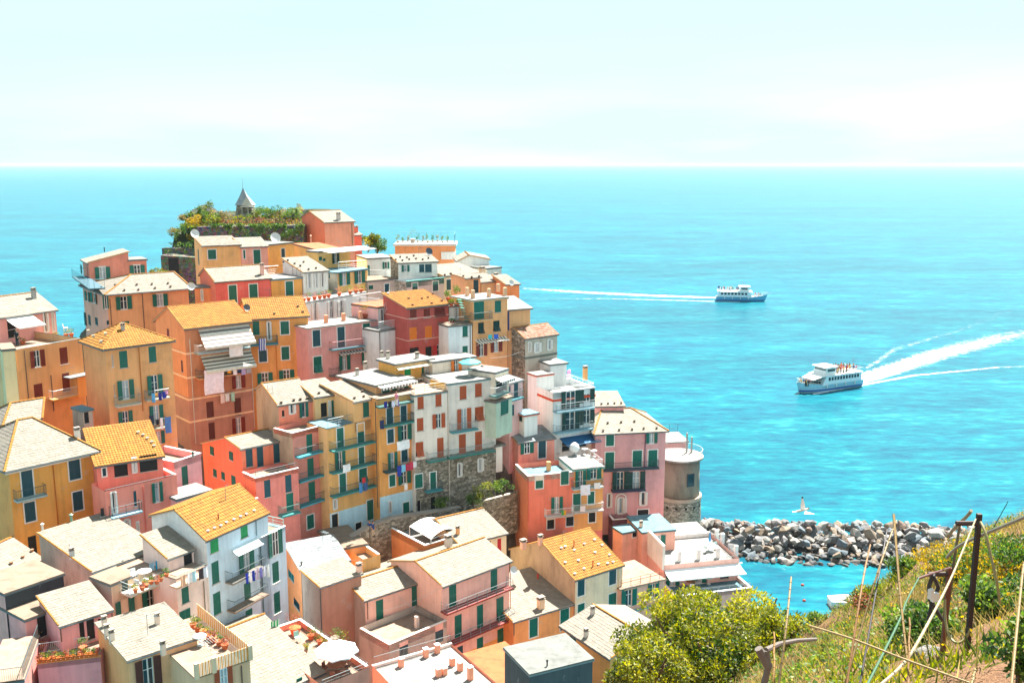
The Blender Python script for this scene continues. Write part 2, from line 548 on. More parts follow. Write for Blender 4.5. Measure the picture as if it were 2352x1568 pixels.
def awning(v, t, x0, y0, x1, y1, proj=1.3, drop=0.5, stripes=None, base='#e8e6e0', side='F', val=0.16):
    u0, a = on_face(v, side, t, x0, y0, 0.03); u1, c = on_face(v, side, t, x1, y1, 0.03)
    hh = (a + c) / 2; e, n = (v.f, v.n) if side == 'F' else (v.l, -v.f)
    b = MB(); k = max(2, int((u1 - u0) / 0.22)) if stripes == 'v' else 1
    for i in range(k):
        b.mi = i % 2 if stripes == 'v' else 0
        ua, ub = u0 + (u1 - u0) * i / k, u0 + (u1 - u0) * (i + 1) / k
        m = 9 if stripes == 'h' else 4
        for j in range(m):
            if stripes == 'h': b.mi = j % 2
            s0, s1 = j / m, (j + 1) / m
            sag = lambda s: -0.10 * math.sin(math.pi * s)
            p = [pos(v, side, ua, hh - drop * s0 + sag(s0), 0.03 + proj * s0), pos(v, side, ub, hh - drop * s0 + sag(s0), 0.03 + proj * s0),
                 pos(v, side, ub, hh - drop * s1 + sag(s1), 0.03 + proj * s1), pos(v, side, ua, hh - drop * s1 + sag(s1), 0.03 + proj * s1)]
            b.hexa([q - Z * 0.02 for q in p] + p)
        b.obox(pos(v, side, ua, hh - drop - val, 0.03 + proj), e * (ub - ua), n * 0.02, Z * val)
    part = b.build("awning", [plain(base, 0.8), plain('#6f6a66', 0.8)], v.root)
    r = MB()
    r.tube(pos(v, side, u0, hh - drop, 0.03 + proj), pos(v, side, u1, hh - drop, 0.03 + proj), 0.025, n=5)
    for uu in (u0 + 0.05, u1 - 0.05): r.tube(pos(v, side, uu, hh - drop - 0.5, 0.02), pos(v, side, uu, hh - drop, 0.02 + proj), 0.018, n=4)
    r.build("awning_arm", M['railwhite'], part)
    return part

# ------------------------------------------------------------------ roof tiles
def roof_patch(b, O, e, s, n, EW, SL, kind, lim=None):
    """tiles on a plane: O = lower left corner, e along the eave, s up the slope, n normal."""
    if kind == 'slate': tw, th = 0.42, 0.34
    elif kind == 'bigslate': tw, th = 0.6, 0.45
    elif kind == 'terra': tw, th = 0.27, 0.36
    elif kind == 'sheet': tw, th = 0.9, 1.2
    else: tw, th = 0.42, 0.34
    rows = max(1, int(SL / th + 0.5)); th = SL / rows
    for r in range(rows):
        s0, s1 = r * th, (r + 1) * th + 0.05
        e0, e1 = (0, EW) if lim is None else lim((s0 + min(SL, s1)) / 2)
        if e1 - e0 < 0.1: continue
        x = e0 - (random.random() * tw if kind != 'terra' else 0)
        while x < e1 - 0.02:
            w = tw * (random.uniform(0.7, 1.3) if kind != 'terra' else 1.0)
            xa, xb = max(e0, x), min(e1, x + w - (0.012 if kind != 'terra' else 0.0))
            x += w
            if xb - xa < 0.04: continue
            b.tint = random.random()
            if random.random() < 0.03: b.tint = 0.0
            if kind == 'terra':
                wj = 0
                hf, hb = 0.055, 0.012
                m1, m2 = xa + (xb - xa) * 0.3, xa + (xb - xa) * 0.7
                q = []
                for (ss, hh) in ((s0, hf), (min(SL, s1), hb)):
                    for (xx, dh) in ((xa, 0), (m1, 0.045), (m2, 0.045), (xb, 0)):
                        q.append(O + e * xx + s * ss + n * (hh + dh))
                for k in range(3): b.face([q[k], q[k + 1], q[k + 5], q[k + 4]])
                b.face([O + e * xa + s * s0, O + e * xb + s * s0, q[3], q[2], q[1], q[0]])
            else:
                jit = random.uniform(-0.02, 0.02)
                hf = random.uniform(0.018, 0.034); hb = 0.008
                sa = s0 + jit * 0.8
                p = [O + e * xa + s * sa + n * hf, O + e * xb + s * (sa + jit * 0.3) + n * (hf + jit * 0.3), O + e * xb + s * min(SL, s1) + n * hb, O + e * xa + s * min(SL, s1) + n * hb]
                b.face(p)
                b.face([p[0] - n * hf, p[1] - n * hf, p[1], p[0]])
                b.face([p[0] - n * hf, p[0], p[3]])
    b.tint = 0.5
def ridge_tiles(b, A, B, r=0.11):
    A, B = Vector(A), Vector(B); d = B - A; L = d.length
    if L < 0.2: return
    d /= L
    k = max(1, int(L / 0.38))
    side = d.cross(Z).normalized(); up = side.cross(d)
    for i in range(k):
        b.tint = random.random()
        a = A + d * (L * i / k); c = A + d * (L * (i + 1) / k + 0.05)
        ra, rc = r * 1.15, r * 0.9
        pa = [a - side * ra, a - side * ra * 0.6 + up * ra * 0.75, a + side * ra * 0.6 + up * ra * 0.75, a + side * ra]
        pc = [c - side * rc, c - side * rc * 0.6 + up * rc * 0.75, c + side * rc * 0.6 + up * rc * 0.75, c + side * rc]
        for j in range(3): b.face([pa[j], pa[j + 1], pc[j + 1], pc[j]])
        b.face(pa)
    b.tint = 0.5

# ------------------------------------------------------------------ building volumes
BASES = []
VOLS = []
class V:
    """one box of a house: front face towards the lower right, left face towards the lower left"""
    def __init__(s, root, t, K, D=None, R=None, Lp=None, yaw=None, W=None, L=7.0, H=9.0, like=None, wall='#e0cfa8', left=None, low=None,
                 ax='f', gable=None, prof=None, roof='slate', oh=0.3, par=None, ph=0.6, parm=None, ridge=True, fascia=None, w='', base=True, wallm=None, off=0.0, capm='white', zK=None, hip=None, fit=None):
        s.H = H; s.balc = []
        if D is not None: s.K = at_d(t, K[0], K[1], D)
        elif zK is not None: s.K = at_z(t, K[0], K[1], zK)
        else:
            s.K = like.K; s.f = like.f; s.n = like.n; s.l = like.l
            u, h = on_face(like, 'F', t, K[0], K[1], off); s.K = like.K + like.f * u + Z * h + like.n * off
        if like is not None: s.f = like.f.copy()
        elif yaw is not None: s.f = Vector((math.cos(math.radians(yaw)), math.sin(math.radians(yaw)), 0))
        elif R is not None and len(R) > 1:
            q = at_z(t, R[0], R[1], s.K.z) - s.K; q.z = 0; s.f = q.normalized()
        else:
            q = at_z(t, Lp[0], Lp[1], s.K.z) - s.K; q.z = 0; q.normalize(); s.f = Vector((q.y, -q.x, 0))
        if fit is not None:      # turn the box until its far left corner is sighted at this place
            best = None
            for k in range(0, 160):
                a = math.radians(5 + k * 0.5); q = s.K + Vector((-math.sin(a), math.cos(a), 0)) * L
                d = q - CAM; X = 1176 + F_PX * d.x / (d.y * math.cos(PITCH) - d.z * math.sin(PITCH)); e_ = abs(X - px(t, fit, 0)[0])
                if best is None or e_ < best[0]: best = (e_, a)
            s.f = Vector((math.cos(best[1]), math.sin(best[1]), 0))
        s.l = Vector((-s.f.y, s.f.x, 0)); s.n = -s.l
        s.W = W if W is not None else on_face(s, 'F', t, R[0], R[1] if len(R) > 1 else K[1])[0]
        s.L = L
        if Lp is not None:
            s.L = on_face(s, 'L', t, Lp[0], Lp[1])[0]
        s.yaw = math.atan2(s.f.y, s.f.x)
        # profile
        if gable is not None:
            side = 'L' if ax == 'f' else 'F'
            pr = [(0.0, 0.0)] + [on_face(s, side, t, g[0], g[1]) for g in gable]
            pr.sort(key=lambda a: a[0])
            if ax == 'f': s.L = pr[-1][0]
            else: s.W = pr[-1][0]
            prof = pr
        span = s.L if ax == 'f' else s.W
        if prof is not None: prof = [(a if a >= 0 else span, h) for a, h in prof]
        flat = prof is None
        if flat: prof = [(0.0, 0.0), (span, 0.0)]
        s.prof, s.ax, s.flat, s.roofk = prof, ax, flat, roof
        s.ph = ph if par else 0.0
        s.root = root if root is not None else None
        if s.root is None: raise ValueError
        if s.root.get("_placed") is None:
            s.root.location = s.K - Z * H; s.root["_placed"] = 1
        vmin = min(0.0, prof[-1][1])
        s.faces = {'F': face_frame(s, 'F'), 'L': face_frame(s, 'L')}
        s.faces['F'].top = 0.0 if ax == 'f' else vmin
        s.faces['L'].top = vmin
        if w: parse_windows(s, t, w)
        depth = -(H + 2.5)
        mw = wallm or plaster(wall)
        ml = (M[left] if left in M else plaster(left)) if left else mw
        b = MB()
        def grid(side, top):
            F = s.faces[side]; us = sorted({0.0, F.len} | {x for h in F.holes for x in (h[0], h[2])}); vs = sorted({depth, top} | {x for h in F.holes for x in (h[1], h[3])})
            lows = []
            if low and side in low[2]:
                lows = [low[0]]; vs = sorted(set(vs) | {low[0]})
            for i in range(len(us) - 1):
                for j in range(len(vs) - 1):
                    cu, cv = (us[i] + us[i + 1]) / 2, (vs[j] + vs[j + 1]) / 2
                    if any(h[0] < cu < h[2] and h[1] < cv < h[3] for h in F.holes): continue
                    b.mi = (1 if side == 'L' else 0)
                    if lows and cv < lows[0]: b.mi = 2
                    q = [pos(s, side, us[i], vs[j], 0), pos(s, side, us[i + 1], vs[j], 0), pos(s, side, us[i + 1], vs[j + 1], 0), pos(s, side, us[i], vs[j + 1], 0)]
                    b.face(q if side == 'F' else q[::-1])
            for (a0, c0, a1, c1) in F.holes:
                b.mi = 0
                d = -0.15
                for (ua, va, ub, vb) in ((a0, c0, a1, c0), (a1, c0, a1, c1), (a1, c1, a0, c1), (a0, c1, a0, c0)):
                    b.face([pos(s, side, ua, va, 0), pos(s, side, ub, vb, 0), pos(s, side, ub, vb, d), pos(s, side, ua, va, d)])
                b.face([pos(s, side, a0, c0, d), pos(s, side, a1, c0, d), pos(s, side, a1, c1, d), pos(s, side, a0, c1, d)])
        grid('F', s.faces['F'].top); grid('L', s.faces['L'].top)
        Kr, Kb, Kbr = s.K + s.f * s.W, s.K + s.l * s.L, s.K + s.f * s.W + s.l * s.L
        hb = prof[-1][1]
        b.mi = 1
        zb = lambda P, h: Vector((P.x, P.y, s.K.z + h))
        rt = vmin if ax == 'f' else prof[-1][1]
        lt = vmin if ax == 'f' else prof[0][1]
        b.face([zb(Kr, depth), zb(Kbr, depth), zb(Kbr, rt), zb(Kr, rt)])
        if ax == 'l': # left wall top at prof[0]=0 ; fill between vmin and 0
            if vmin < 0: b.face([zb(s.K, vmin), zb(Kb, vmin), zb(Kb, 0), zb(s.K, 0)])
        b.mi = 0
        bt = hb if ax == 'f' else vmin
        b.face([zb(Kbr, depth), zb(Kb, depth), zb(Kb, bt), zb(Kbr, bt)])
        if ax == 'f':
            b.mi = 1
            if vmin < 0: b.mi = 0; b.face([zb(s.K, vmin), zb(Kr, vmin), zb(Kr, 0), zb(s.K, 0)]) if False else None
            b.mi = 1
            poly = [s.K + s.l * a + Z * h for a, h in prof]
            ends = [s.K + s.l * prof[-1][0] + Z * vmin, s.K + Z * vmin]
            if len(prof) > 2 or vmin < 0 or hb > 0:
                b.face(poly + ends); b.face([p + s.f * s.W for p in (poly + ends)][::-1])
        else:
            poly = [s.K + s.f * a + Z * h for a, h in prof]
            ends = [s.K + s.f * prof[-1][0] + Z * vmin, s.K + Z * vmin]
            if len(prof) > 2 or vmin < 0 or hb > 0:
                b.face((poly + ends)[::-1]); b.face([p + s.l * s.L for p in (poly + ends)])
        mlow = M['stone'] if not low else (M[low[1]] if low[1] in M else plaster(low[1]))
        b.build("wall", [mw, ml, mlow], s.root)
        # roof
        if flat and hip is None:
            z0 = -s.ph
            r = MB()
            o = oh if not par else -0.16
            r.obox(s.K - s.f * o - s.l * o + Z * (z0 - 0.12), s.f * (s.W + 2 * o), s.l * (s.L + 2 * o), Z * 0.12)
            rm = {'slate': M['roofwhite'], 'white': M['roofwhite'], 'tan': M['rooftan'], 'grey': M['roofgrey'], 'rust': M['roofrust'], 'blue': M['deck_blue'], 'tile': M['deck_tile'], 'bigslate': M['slate_blue']}.get(roof, M['roofwhite'])
            ro = r.build("terrace_floor" if par else "roof", rm, s.root)
            if not par and fascia != 0:
                q = MB(); q.obox(s.K - s.f * (oh + .02) - s.l * (oh + .02) + Z * (z0 - 0.24), s.f * (s.W + 2 * oh + .04), s.l * (s.L + 2 * oh + .04), Z * 0.118)
                q.build("fascia", plain(fascia or '#5c6a70', 0.7), s.root)
            if par:
                q = MB(); th = 0.16
                for c in par:
                    if c == 'F': q.obox(s.K + Z * (z0 - 0.05) , s.f * s.W, s.l * th, Z * (s.ph + 0.05)); 
                    if c == 'B': q.obox(Kb - s.l * th + Z * (z0 - 0.05), s.f * s.W, s.l * th, Z * (s.ph + 0.05))
                    if c == 'L': q.obox(s.K + s.l * th + Z * (z0 - 0.05), s.f * th, s.l * (s.L - 2 * th), Z * (s.ph + 0.05))
                    if c == 'R': q.obox(Kr - s.f * th + s.l * th + Z * (z0 - 0.05), s.f * th, s.l * (s.L - 2 * th), Z * (s.ph + 0.05))
                q.build("parapet", plaster(parm or wall), s.root)
                q = MB(); g = 0.05
                for c in par:
                    if c == 'F': q.obox(s.K - s.l * g - s.f * g + Z * 0.003, s.f * (s.W + 2 * g), s.l * (th + 2 * g), Z * 0.06)
                    if c == 'B': q.obox(Kb - s.l * (th + g) - s.f * g + Z * 0.003, s.f * (s.W + 2 * g), s.l * (th + 2 * g), Z * 0.06)
                    if c == 'L': q.obox(s.K + s.l * (th + g + .002) - s.f * g + Z * 0.003, s.f * (th + 2 * g), s.l * (s.L - 2 * th - 2 * g - .004), Z * 0.058)
                    if c == 'R': q.obox(Kr + s.l * (th + g + .002) - s.f * (th + g) + Z * 0.003, s.f * (th + 2 * g), s.l * (s.L - 2 * th - 2 * g - .004), Z * 0.058)
                q.build("coping", M['white'] if capm == 'white' else plaster(capm), s.root)
            s.planes = [(s.K + Z * z0, Z.copy())]
            s.segs = []
        elif hip is not None:
            s.build_hip(hip, roof, oh)
        else:
            s.build_roof(roof, oh, ridge)
        s.K0 = s.K
        if base: BASES.append((s.K.x + s.f.x * s.W / 2 + s.l.x * s.L / 2, s.K.y + s.f.y * s.W / 2 + s.l.y * s.L / 2, s.K.z - H, max(s.W, s.L) / 2))
        VOLS.append(s)
    def tilemat(s, roof):
        return {'slate': M['slate'], 'bigslate': M['slate_blue'], 'terra': M['terra'], 'paleterra': M['terra_pale'], 'white': M['roofwhite'], 'tan': M['rooftan'], 'grey': M['roofgrey']}[roof]
    def build_roof(s, roof, oh, ridge):
        e, g, EW = (s.f, s.l, s.W) if s.ax == 'f' else (s.l, s.f, s.L)
        under = MB(); tl = MB(); s.planes = []
        pr = s.prof
        gu = MB()
        for i in range(len(pr) - 1):
            (a0, h0), (a1, h1) = pr[i], pr[i + 1]
            up = h1 > h0
            A = s.K + g * a0 + Z * h0; B = s.K + g * a1 + Z * h1
            d = (B - A).normalized()
            if i == 0: A = A - d * oh
            if i == len(pr) - 2: B = B + d * oh
            nn = e.cross(d)
            if nn.z < 0: nn = -nn
            so = 0.2
            under.obox(A - e * so, e * (EW + 2 * so), B - A, nn * 0.1)
            s.planes.append((A + nn * 0.12, nn))
            lo, hi = (A, B) if up else (B, A)
            sd = (hi - lo).normalized(); SL = (hi - lo).length
            ee = e
            O = lo - e * so + nn * 0.1
            if roof in ('white', 'tan', 'grey'):
                tl.obox(O + nn * 0.002, e * (EW + 2 * so), hi - lo, nn * 0.03)
            else:
                roof_patch(tl, O, e, sd, nn, EW + 2 * so, SL, 'terra' if roof in ('terra', 'paleterra') else roof)
            gut = lo - nn * 0.02
            gu = MB(); gu.tube(gut - e * so, gut + e * (EW + so), 0.07, n=6); gu.build("gutter", M['zinc'], s.root)
        under.build("roof", plain('#b9a48c', 0.9), s.root)
        tl.build("roof_tiles", s.tilemat(roof), s.root, stuff=True)
        if ridge and roof not in ('white', 'tan', 'grey'):
            r = MB()
            for i in range(1, len(pr) - 1):
                P = s.K + g * pr[i][0] + Z * (pr[i][1] + 0.13)
                ridge_tiles(r, P - e * 0.2, P + e * (EW + 0.2))
            # verge tiles on the near gable edge
            for i in range(len(pr) - 1):
                A = s.K + g * pr[i][0] + Z * (pr[i][1] + 0.12) - e * 0.16; B = s.K + g * pr[i + 1][0] + Z * (pr[i + 1][1] + 0.12) - e * 0.16
                ridge_tiles(r, A, B, 0.08)
            r.build("ridge_tiles", M['terra'], s.root, stuff=True)
    def build_hip(s, hip, roof, oh):
        u1, u2, rh, bl = hip     # ridge from u1 to u2 (metres along front), height, position along l
        o = oh
        c = [s.K - s.f * o - s.l * o, s.K + s.f * (s.W + o) - s.l * o, s.K + s.f * (s.W + o) + s.l * (s.L + o), s.K - s.f * o + s.l * (s.L + o)]
        A = s.K + s.f * u1 + s.l * bl + Z * rh; B = s.K + s.f * u2 + s.l * bl + Z * rh
        under = MB(); tl = MB(); s.planes = []
        for poly, e in (((c[0], c[1], B, A), s.f), ((c[2], c[3], A, B), -s.f), ((c[3], c[0], A), -s.l), ((c[1], c[2], B), s.l)):
            nn = (poly[1] - poly[0]).cross(poly[2] - poly[0]).normalized()
            if nn.z < 0: nn = -nn
            under.face(poly); under.face([p - Z * 0.1 for p in poly][::-1])
            sd = nn.cross(e).normalized()
            if sd.z < 0: sd = -sd
            O = poly[0]; EW = (poly[1] - poly[0]).length
            top = [((p - O).dot(e), (p - O).dot(sd)) for p in poly[2:]]
            SL = max(t[1] for t in top)
            tr = max(t[0] for t in top); tlft = min(t[0] for t in top)
            lim = (lambda sv, EW=EW, SL=SL, a=tlft, b2=tr: (a * sv / SL, EW + (b2 - EW) * sv / SL))
            roof_patch(tl, O + nn * 0.02, e, sd, nn, EW, SL, 'terra' if roof == 'terra' else roof, lim)
            s.planes.append((O + nn * 0.06, nn))
        under.face([p - Z * 0.1 for p in c][::-1])
        for i in range(4): under.face([c[i] - Z * 0.1, c[(i + 1) % 4] - Z * 0.1, c[(i + 1) % 4], c[i]])
        under.build("roof", plain('#b9a48c', 0.9), s.root)
        tl.build("roof_tiles", s.tilemat(roof), s.root, stuff=True)
        r = MB()
        for p, q in ((c[0], A), (c[3], A), (c[1], B), (c[2], B), (A, B)): ridge_tiles(r, p + Z * 0.06, q + Z * 0.06)
        r.build("ridge_tiles", M['terra'], s.root, stuff=True)
        gu = MB()
        gu.tube(c[0] - Z * 0.08, c[1] - Z * 0.08, 0.07); gu.build("gutter", M['zinc'], s.root)
        gu = MB(); gu.tube(c[0] - Z * 0.08, c[3] - Z * 0.08, 0.07); gu.build("gutter", M['zinc'], s.root)
    def hit(s, t, x, y):
        r = ray(t, x, y); best = None
        for (P, n) in s.planes:
            q = (P - CAM).dot(n) / r.dot(n)
            if q <= 0 or r.dot(n) > 0: continue
            p = CAM + r * q
            u, w = (p - s.K).dot(s.f), (p - s.K).dot(s.l)
            out = max(0, -u - 0.5, u - s.W - 0.5) + max(0, -w - 0.5, w - s.L - 0.5)
            if best is None or out < best[0] - 1e-6: best = (out, p, n)
        return best[1]

def parse_windows(v, t, w):
    for item in w.replace('\n', ';').split(';'):
        p = item.split()
        if not p: continue
        side = 'F'
        if p[0].startswith('@'): t = p[0][1:]; p = p[1:]
        if not p: continue
        if p[0] == '<': side = 'L'; p = p[1:]
        code = p[0]; x0, y0, x1, y1 = map(float, p[1:5])
        u0, h1 = on_face(v, side, t, x0, y0); u1, h0 = on_face(v, side, t, x1, y1)
        if side == 'L': pass
        if code[0] == 'B': continue
        u0, u1 = min(u0, u1), max(u0, u1)
        if h1 - h0 < 0.3: h1 = h0 + 1.2
        window(v, side, code[0], code[1], len(code) > 2, u0, h0, u1, h1)

def house(label, cat="house", group="houses stacked on the cliffside village", name=None):
    return thing(name or "house", label, cat, (0, 0, 0), group)

def chimney(v, t, x, y, wpx=28, hpx=70, ck='#c9b49a', cap='pots'):
    P = v.hit(t, x, y); D = (P - CAM).y
    w = max(0.35, metres(wpx, D)); h = max(0.5, metres(hpx, D) * 1.08)
    b = MB(); b.cbox(P - Z * 0.3, w, w * 0.8, h + 0.3, v.yaw)
    part = b.build("chimney", plaster(ck), v.root)
    c = MB()
    c.cbox(P + Z * (h + 0.003), w * 1.25, w * 1.05, 0.06, v.yaw)
    for k in (-1, 1): c.cbox(P + Z * (h + 0.06) + v.f * (0.36 * w * k), 0.08, w * 0.7, 0.16, v.yaw)
    c.cbox(P + Z * (h + 0.223), w * 1.2, w * 1.0, 0.06, v.yaw)
    c.build("chimney_cap", plain('#8f8579', 0.9), part)
def vents(v, t, s, ck='#8a7a6a', sz=0.17):
    for it in s.split(';'):
        p = it.split()
        if len(p) < 2: continue
        P = v.hit(t, float(p[0]), float(p[1]))
        b = MB(); b.cbox(P - Z * 0.05, sz * 1.2, sz, sz + 0.05, v.yaw + random.uniform(-.2, .2)); b.cbox(P + Z * sz, sz * 1.7, sz * 1.4, 0.05, v.yaw)
        b.build("vent_tile", plain(ck, 0.9), v.root)
def pole_roof(v, t, x, y, hpx, r=0.03, arms=True, name="aerial"):
    P = v.hit(t, x, y); h = metres(hpx, P.y)
    b = MB(); b.tube(P, P + Z * h, r, n=5)
    if arms:
        b.tube(P + Z * h * 0.95 - v.f * 0.5, P + Z * h * 0.95 + v.f * 0.5, 0.012, n=4)
        for k in range(-4, 5): b.tube(P + Z * h * 0.95 + v.f * 0.12 * k - v.l * 0.18, P + Z * h * 0.95 + v.f * 0.12 * k + v.l * 0.18, 0.008, n=3)
    b.build(name, M['metal'], v.root)
def flue(v, t, x, y, hpx, ck='#9aa0a0', r=0.07):
    P = v.hit(t, x, y); h = metres(hpx, P.y)
    b = MB(); b.tube(P - Z * .1, P + Z * h, r, n=8); b.lathe(P + Z * (h + .002), [(r * 1.7, 0), (r * 1.7, 0.05), (0.02, 0.14)], 8)
    b.build("flue_pipe", plain(ck, 0.4, 0.4), v.root)
def dish_at(v, P, r=0.38, ck='#c8ccca', aim=None):
    d = MB(); aim = aim or Vector((0.55, -0.75, 0.35)); aim = aim.normalized()
    x = aim.cross(Z).normalized(); y = x.cross(aim)
    C = P + Z * 0.55
    rings = [(0.02, 0.0), (0.5 * r, 0.02), (0.85 * r, 0.07), (r, 0.11)]
    k = len(d.v); n = 14
    for (rr, off) in rings:
        for i in range(n):
            a = 2 * math.pi * i / n
            d.v.append(tuple(C + x * rr * math.cos(a) + y * rr * math.sin(a) + aim * off))
    for q in range(3):
        for i in range(n):
            j = (i + 1) % n; d.f.append((k + q * n + i, k + q * n + j, k + (q + 1) * n + j, k + (q + 1) * n + i)); d.m.append(0); d.t.append(.5)
    d.tube(P, C, 0.025, n=5); d.tube(C - y * r * 0.9, C + aim * 0.35, 0.012, n=4)
    d.build("satellite_dish", plain(ck, 0.4), v.root)
def dish(v, t, x, y, r=0.38, ck='#c8ccca'):
    dish_at(v, v.hit(t, x, y), r, ck)
def pipe(v, t, x0, y0, x1, y1, ck='#6b5648', side='F', r=0.05):
    u0, h0 = on_face(v, side, t, x0, y0, 0.08); u1, h1 = on_face(v, side, t, x1, y1, 0.08)
    b = MB(); b.tube(pos(v, side, u0, h0, 0.09), pos(v, side, u0, h1, 0.09), r, n=6)
    for k in range(int(abs(h1 - h0) / 2) + 1):
        hh = h0 - k * 2.0 - 0.3
        if hh > h1: b.tube(pos(v, side, u0, hh, -0.01), pos(v, side, u0, hh, 0.09), 0.02, n=4)
    b.build("downpipe", plain(ck, 0.5), v.root)
def band(v, t, x, y, ck='#d9bd92', sides='FL', hh=0.22):
    _, h = on_face(v, 'F', t, x, y)
    b = MB()
    b.obox(pos(v, 'F', -0.05, h - hh / 2, 0.0) - v.n * 0.04, v.f * (v.W + 0.05), v.n * 0.1, Z * hh)
    b.obox(v.K + Z * (h - hh / 2) - v.f * 0.06 - v.l * 0.05, v.f * 0.1, v.l * v.L, Z * hh)
    b.build("string_course", plaster(ck), v.root)
def rail_on(v, t, pts, h=0.9, ck='rail', style='bars', bars=0.14, name="railing"):
    z = v.K.z - v.ph
    P = [at_z(t, x, y, z) for x, y in pts]
    return railing(v.root, P, h, ck, bars, name, style=style)
def edge_rail(v, sides, h=0.9, ck='rail', style='bars', base=0.06, ins=0.1, bars=0.14):
    K = v.K + Z * base
    c = [K + v.f * ins + v.l * ins, K + v.f * (v.W - ins) + v.l * ins, K + v.f * (v.W - ins) + v.l * (v.L - ins), K + v.f * ins + v.l * (v.L - ins)]
    E = dict(F=(0, 1), R=(1, 2), B=(2, 3), L=(3, 0))
    for s_ in sides: railing(v.root, [c[E[s_][0]], c[E[s_][1]]], h, ck, bars, style=style)
# ------------------------------------------------------------------ the village, left part
G_ = {}
# salmon house standing over the sea at the far left
r = house("salmon pink house over the sea with slanted roof and white-framed windows")
v = V(r, 'A', (785, 245), D=143, R=(1138,), yaw=31, L=6, H=9, ax='l', gable=((1138, 152),), wall='#cf6b55', roof='slate',
      w="ogs 838 283 983 385; < dk 770 270 790 445; < cg 716 255 735 340")
balcony(v, 'A', 790, 470, 640, 385, 2.0, '#3c8a94', '#3c5a66', 'line', side='L', h=1.2)
flue(v, 'A', 928, 140, 30, '#2a2c30')
v2 = V(r, 'A', (1142, 215), like=v, R=(1300, 214), L=4.5, H=8, wall='#cf6b55', roof='grey', w="ogs 1147 267 1290 360", oh=0.15)
# peach house with hip roof
r = house("large peach house with dark green shutters and pale stone hip roof below the salmon house")
v = V(r, 'A', (950, 525), D=131, R=(1672, 470), Lp=(735, 470), H=13, wall='#e5a25e', left='#d89074', roof='slate', hip=(4.5, 10.5, 2.0, 4.2), oh=0.45,
      w="og 1022 545 1175 650; ogs 1350 525 1492 622; cg 1080 765 1150 812; og 905 530 968 648; cd 945 755 968 790; < og 808 500 868 610; < og 757 490 802 590; < ck 748 680 772 800; < ck 780 700 810 800; < ck 842 722 872 800")
pipe(v, 'A', 1262, 510, 1280, 850); pipe(v, 'A', 975, 560, 985, 800)
vents(v, 'A', "1105 490;1230 485;1378 470;1515 458;1215 440;1350 435;1492 428;1020 445;900 465;870 455", '#6f675d')
G_['peach'] = v
# dusty pink top house at the left edge with its awning
r = house("pale pink penthouse at the left edge with white awning above a terrace")
v = V(r, 'A', (-60, 735), D=108, yaw=60, R=(490, 630), H=4, L=6, ax='f', prof=[(0, 0), (3.6, 1.7), (6.5, 0.4)], wall='#d99a92', roof='slate',
      w="dk 60 752 152 900; ows 372 690 440 850; ows 450 690 492 850")
awning(v, 'A', 45, 735, 285, 705, 2.4, 0.9, None, '#f0eee8')
chimney(v, 'A', 302, 558, 34, 70, '#8f8f88')
G_['pent'] = v
r2 = house("ochre apartment house with rust red shutters below the pink penthouse")
v = V(r2, 'A', (135, 1015), D=101, R=(725, 915), L=9.0, H=14, wall='#e6a454', left='#d8b070', par='L', ph=0.9, parm='#d99a92', roof='tile', low=(-12.5, '#b07a58', 'F'),
      w="or 255 1030 400 1155; cr 525 1000 607 1135; cr 297 1325 388 1465; cr 548 1228 625 1372")
edge_rail(v, 'F', 0.9, 'rail', base=-0.85)
edge_rail(v, 'R', 0.9, 'rail', base=-0.85)
balcony(v, 'A', 480, 1465, 720, 1425, 1.0, 'railwhite', '#d9a55e')
pipe(v, 'A', 215, 1020, 262, 1520); pipe(v, 'A', 452, 1240, 470, 1560)
G_['penter'] = v
b = MB(); u0, h0 = on_face(v, 'F', 'A', 712, 1440); u1, h1 = on_face(v, 'F', 'A', 800, 1215)
u0, h0 = on_face(v, 'F', 'A', 700, 1440, 1.1); u1, h1 = on_face(v, 'F', 'A', 795, 1235, 1.1)
b.obox(pos(v, 'F', u0, h0, -0.01), v.f * (u1 - u0), v.n * 1.1, Z * (h1 - h0)); b.build("closet_box", plaster('#e09a38'), r2)
b = MB(); b.obox(pos(v, 'F', u0 - 1.0, h1 + 0.003, -0.0), v.f * (u1 - u0 + 1.3), v.n * 1.4, Z * 0.1); b.build("closet_roof", M['slate_blue'], r2)
vb = V(r2, 'A', (18, 1010), D=100, R=(130, 1000), L=4, H=6.0, wall='#cfc08a', roof='tan', base=False, oh=0.1)
# little stone shed beside it
r = house("small grey shed with brown door against the ochre wall", "shed", None, "shed")
v = V(r, 'D', (735, 112), D=97, R=(820, 95), L=2.2, H=5.5, wall='#a89a88', left='concrete', roof='blue', w="dn 745 135 795 225", oh=0.1)
# tall yellow-roofed house
r = house("tall apricot house with orange tiled roof, teal shutters and washing on its balconies")
v = V(r, 'A', (930, 1010), D=99, R=(1520, 905), fit=735, L=6.2, H=13, wall='#eba95a', left='#e09a50', roof='terra', hip=(3.0, 3.4, 1.9, 3.2), oh=0.35,
      w="cg 1055 1030 1138 1170; cg 1317 990 1392 1120; ow 985 1055 1010 1165; og 1035 1295 1195 1440; og 1298 1250 1448 1400; ow 1005 1320 1025 1420; @D og 1045 132 1185 290; og 1320 80 1455 225; og 1345 310 1465 400")
pipe(v, 'A', 1232, 985, 1262, 1560, '#b8722e')
balcony(v, 'A', 1045, 1540, 1262, 1490, 0.9, 'metal', '#c9c0a8'); balcony(v, 'A', 1312, 1482, 1512, 1440, 0.9, 'metal', '#c9c0a8')
balcony(v, 'D', 1090, 310, 1500, 225 + 75, 0.9, 'rail', '#c9c0a8')
vents(v, 'A', "785 855;830 900;937 880;897 950", '#c9b49a'); chimney(v, 'A', 1092, 840, 22, 40, '#9a948a')
G_['apricot'] = v
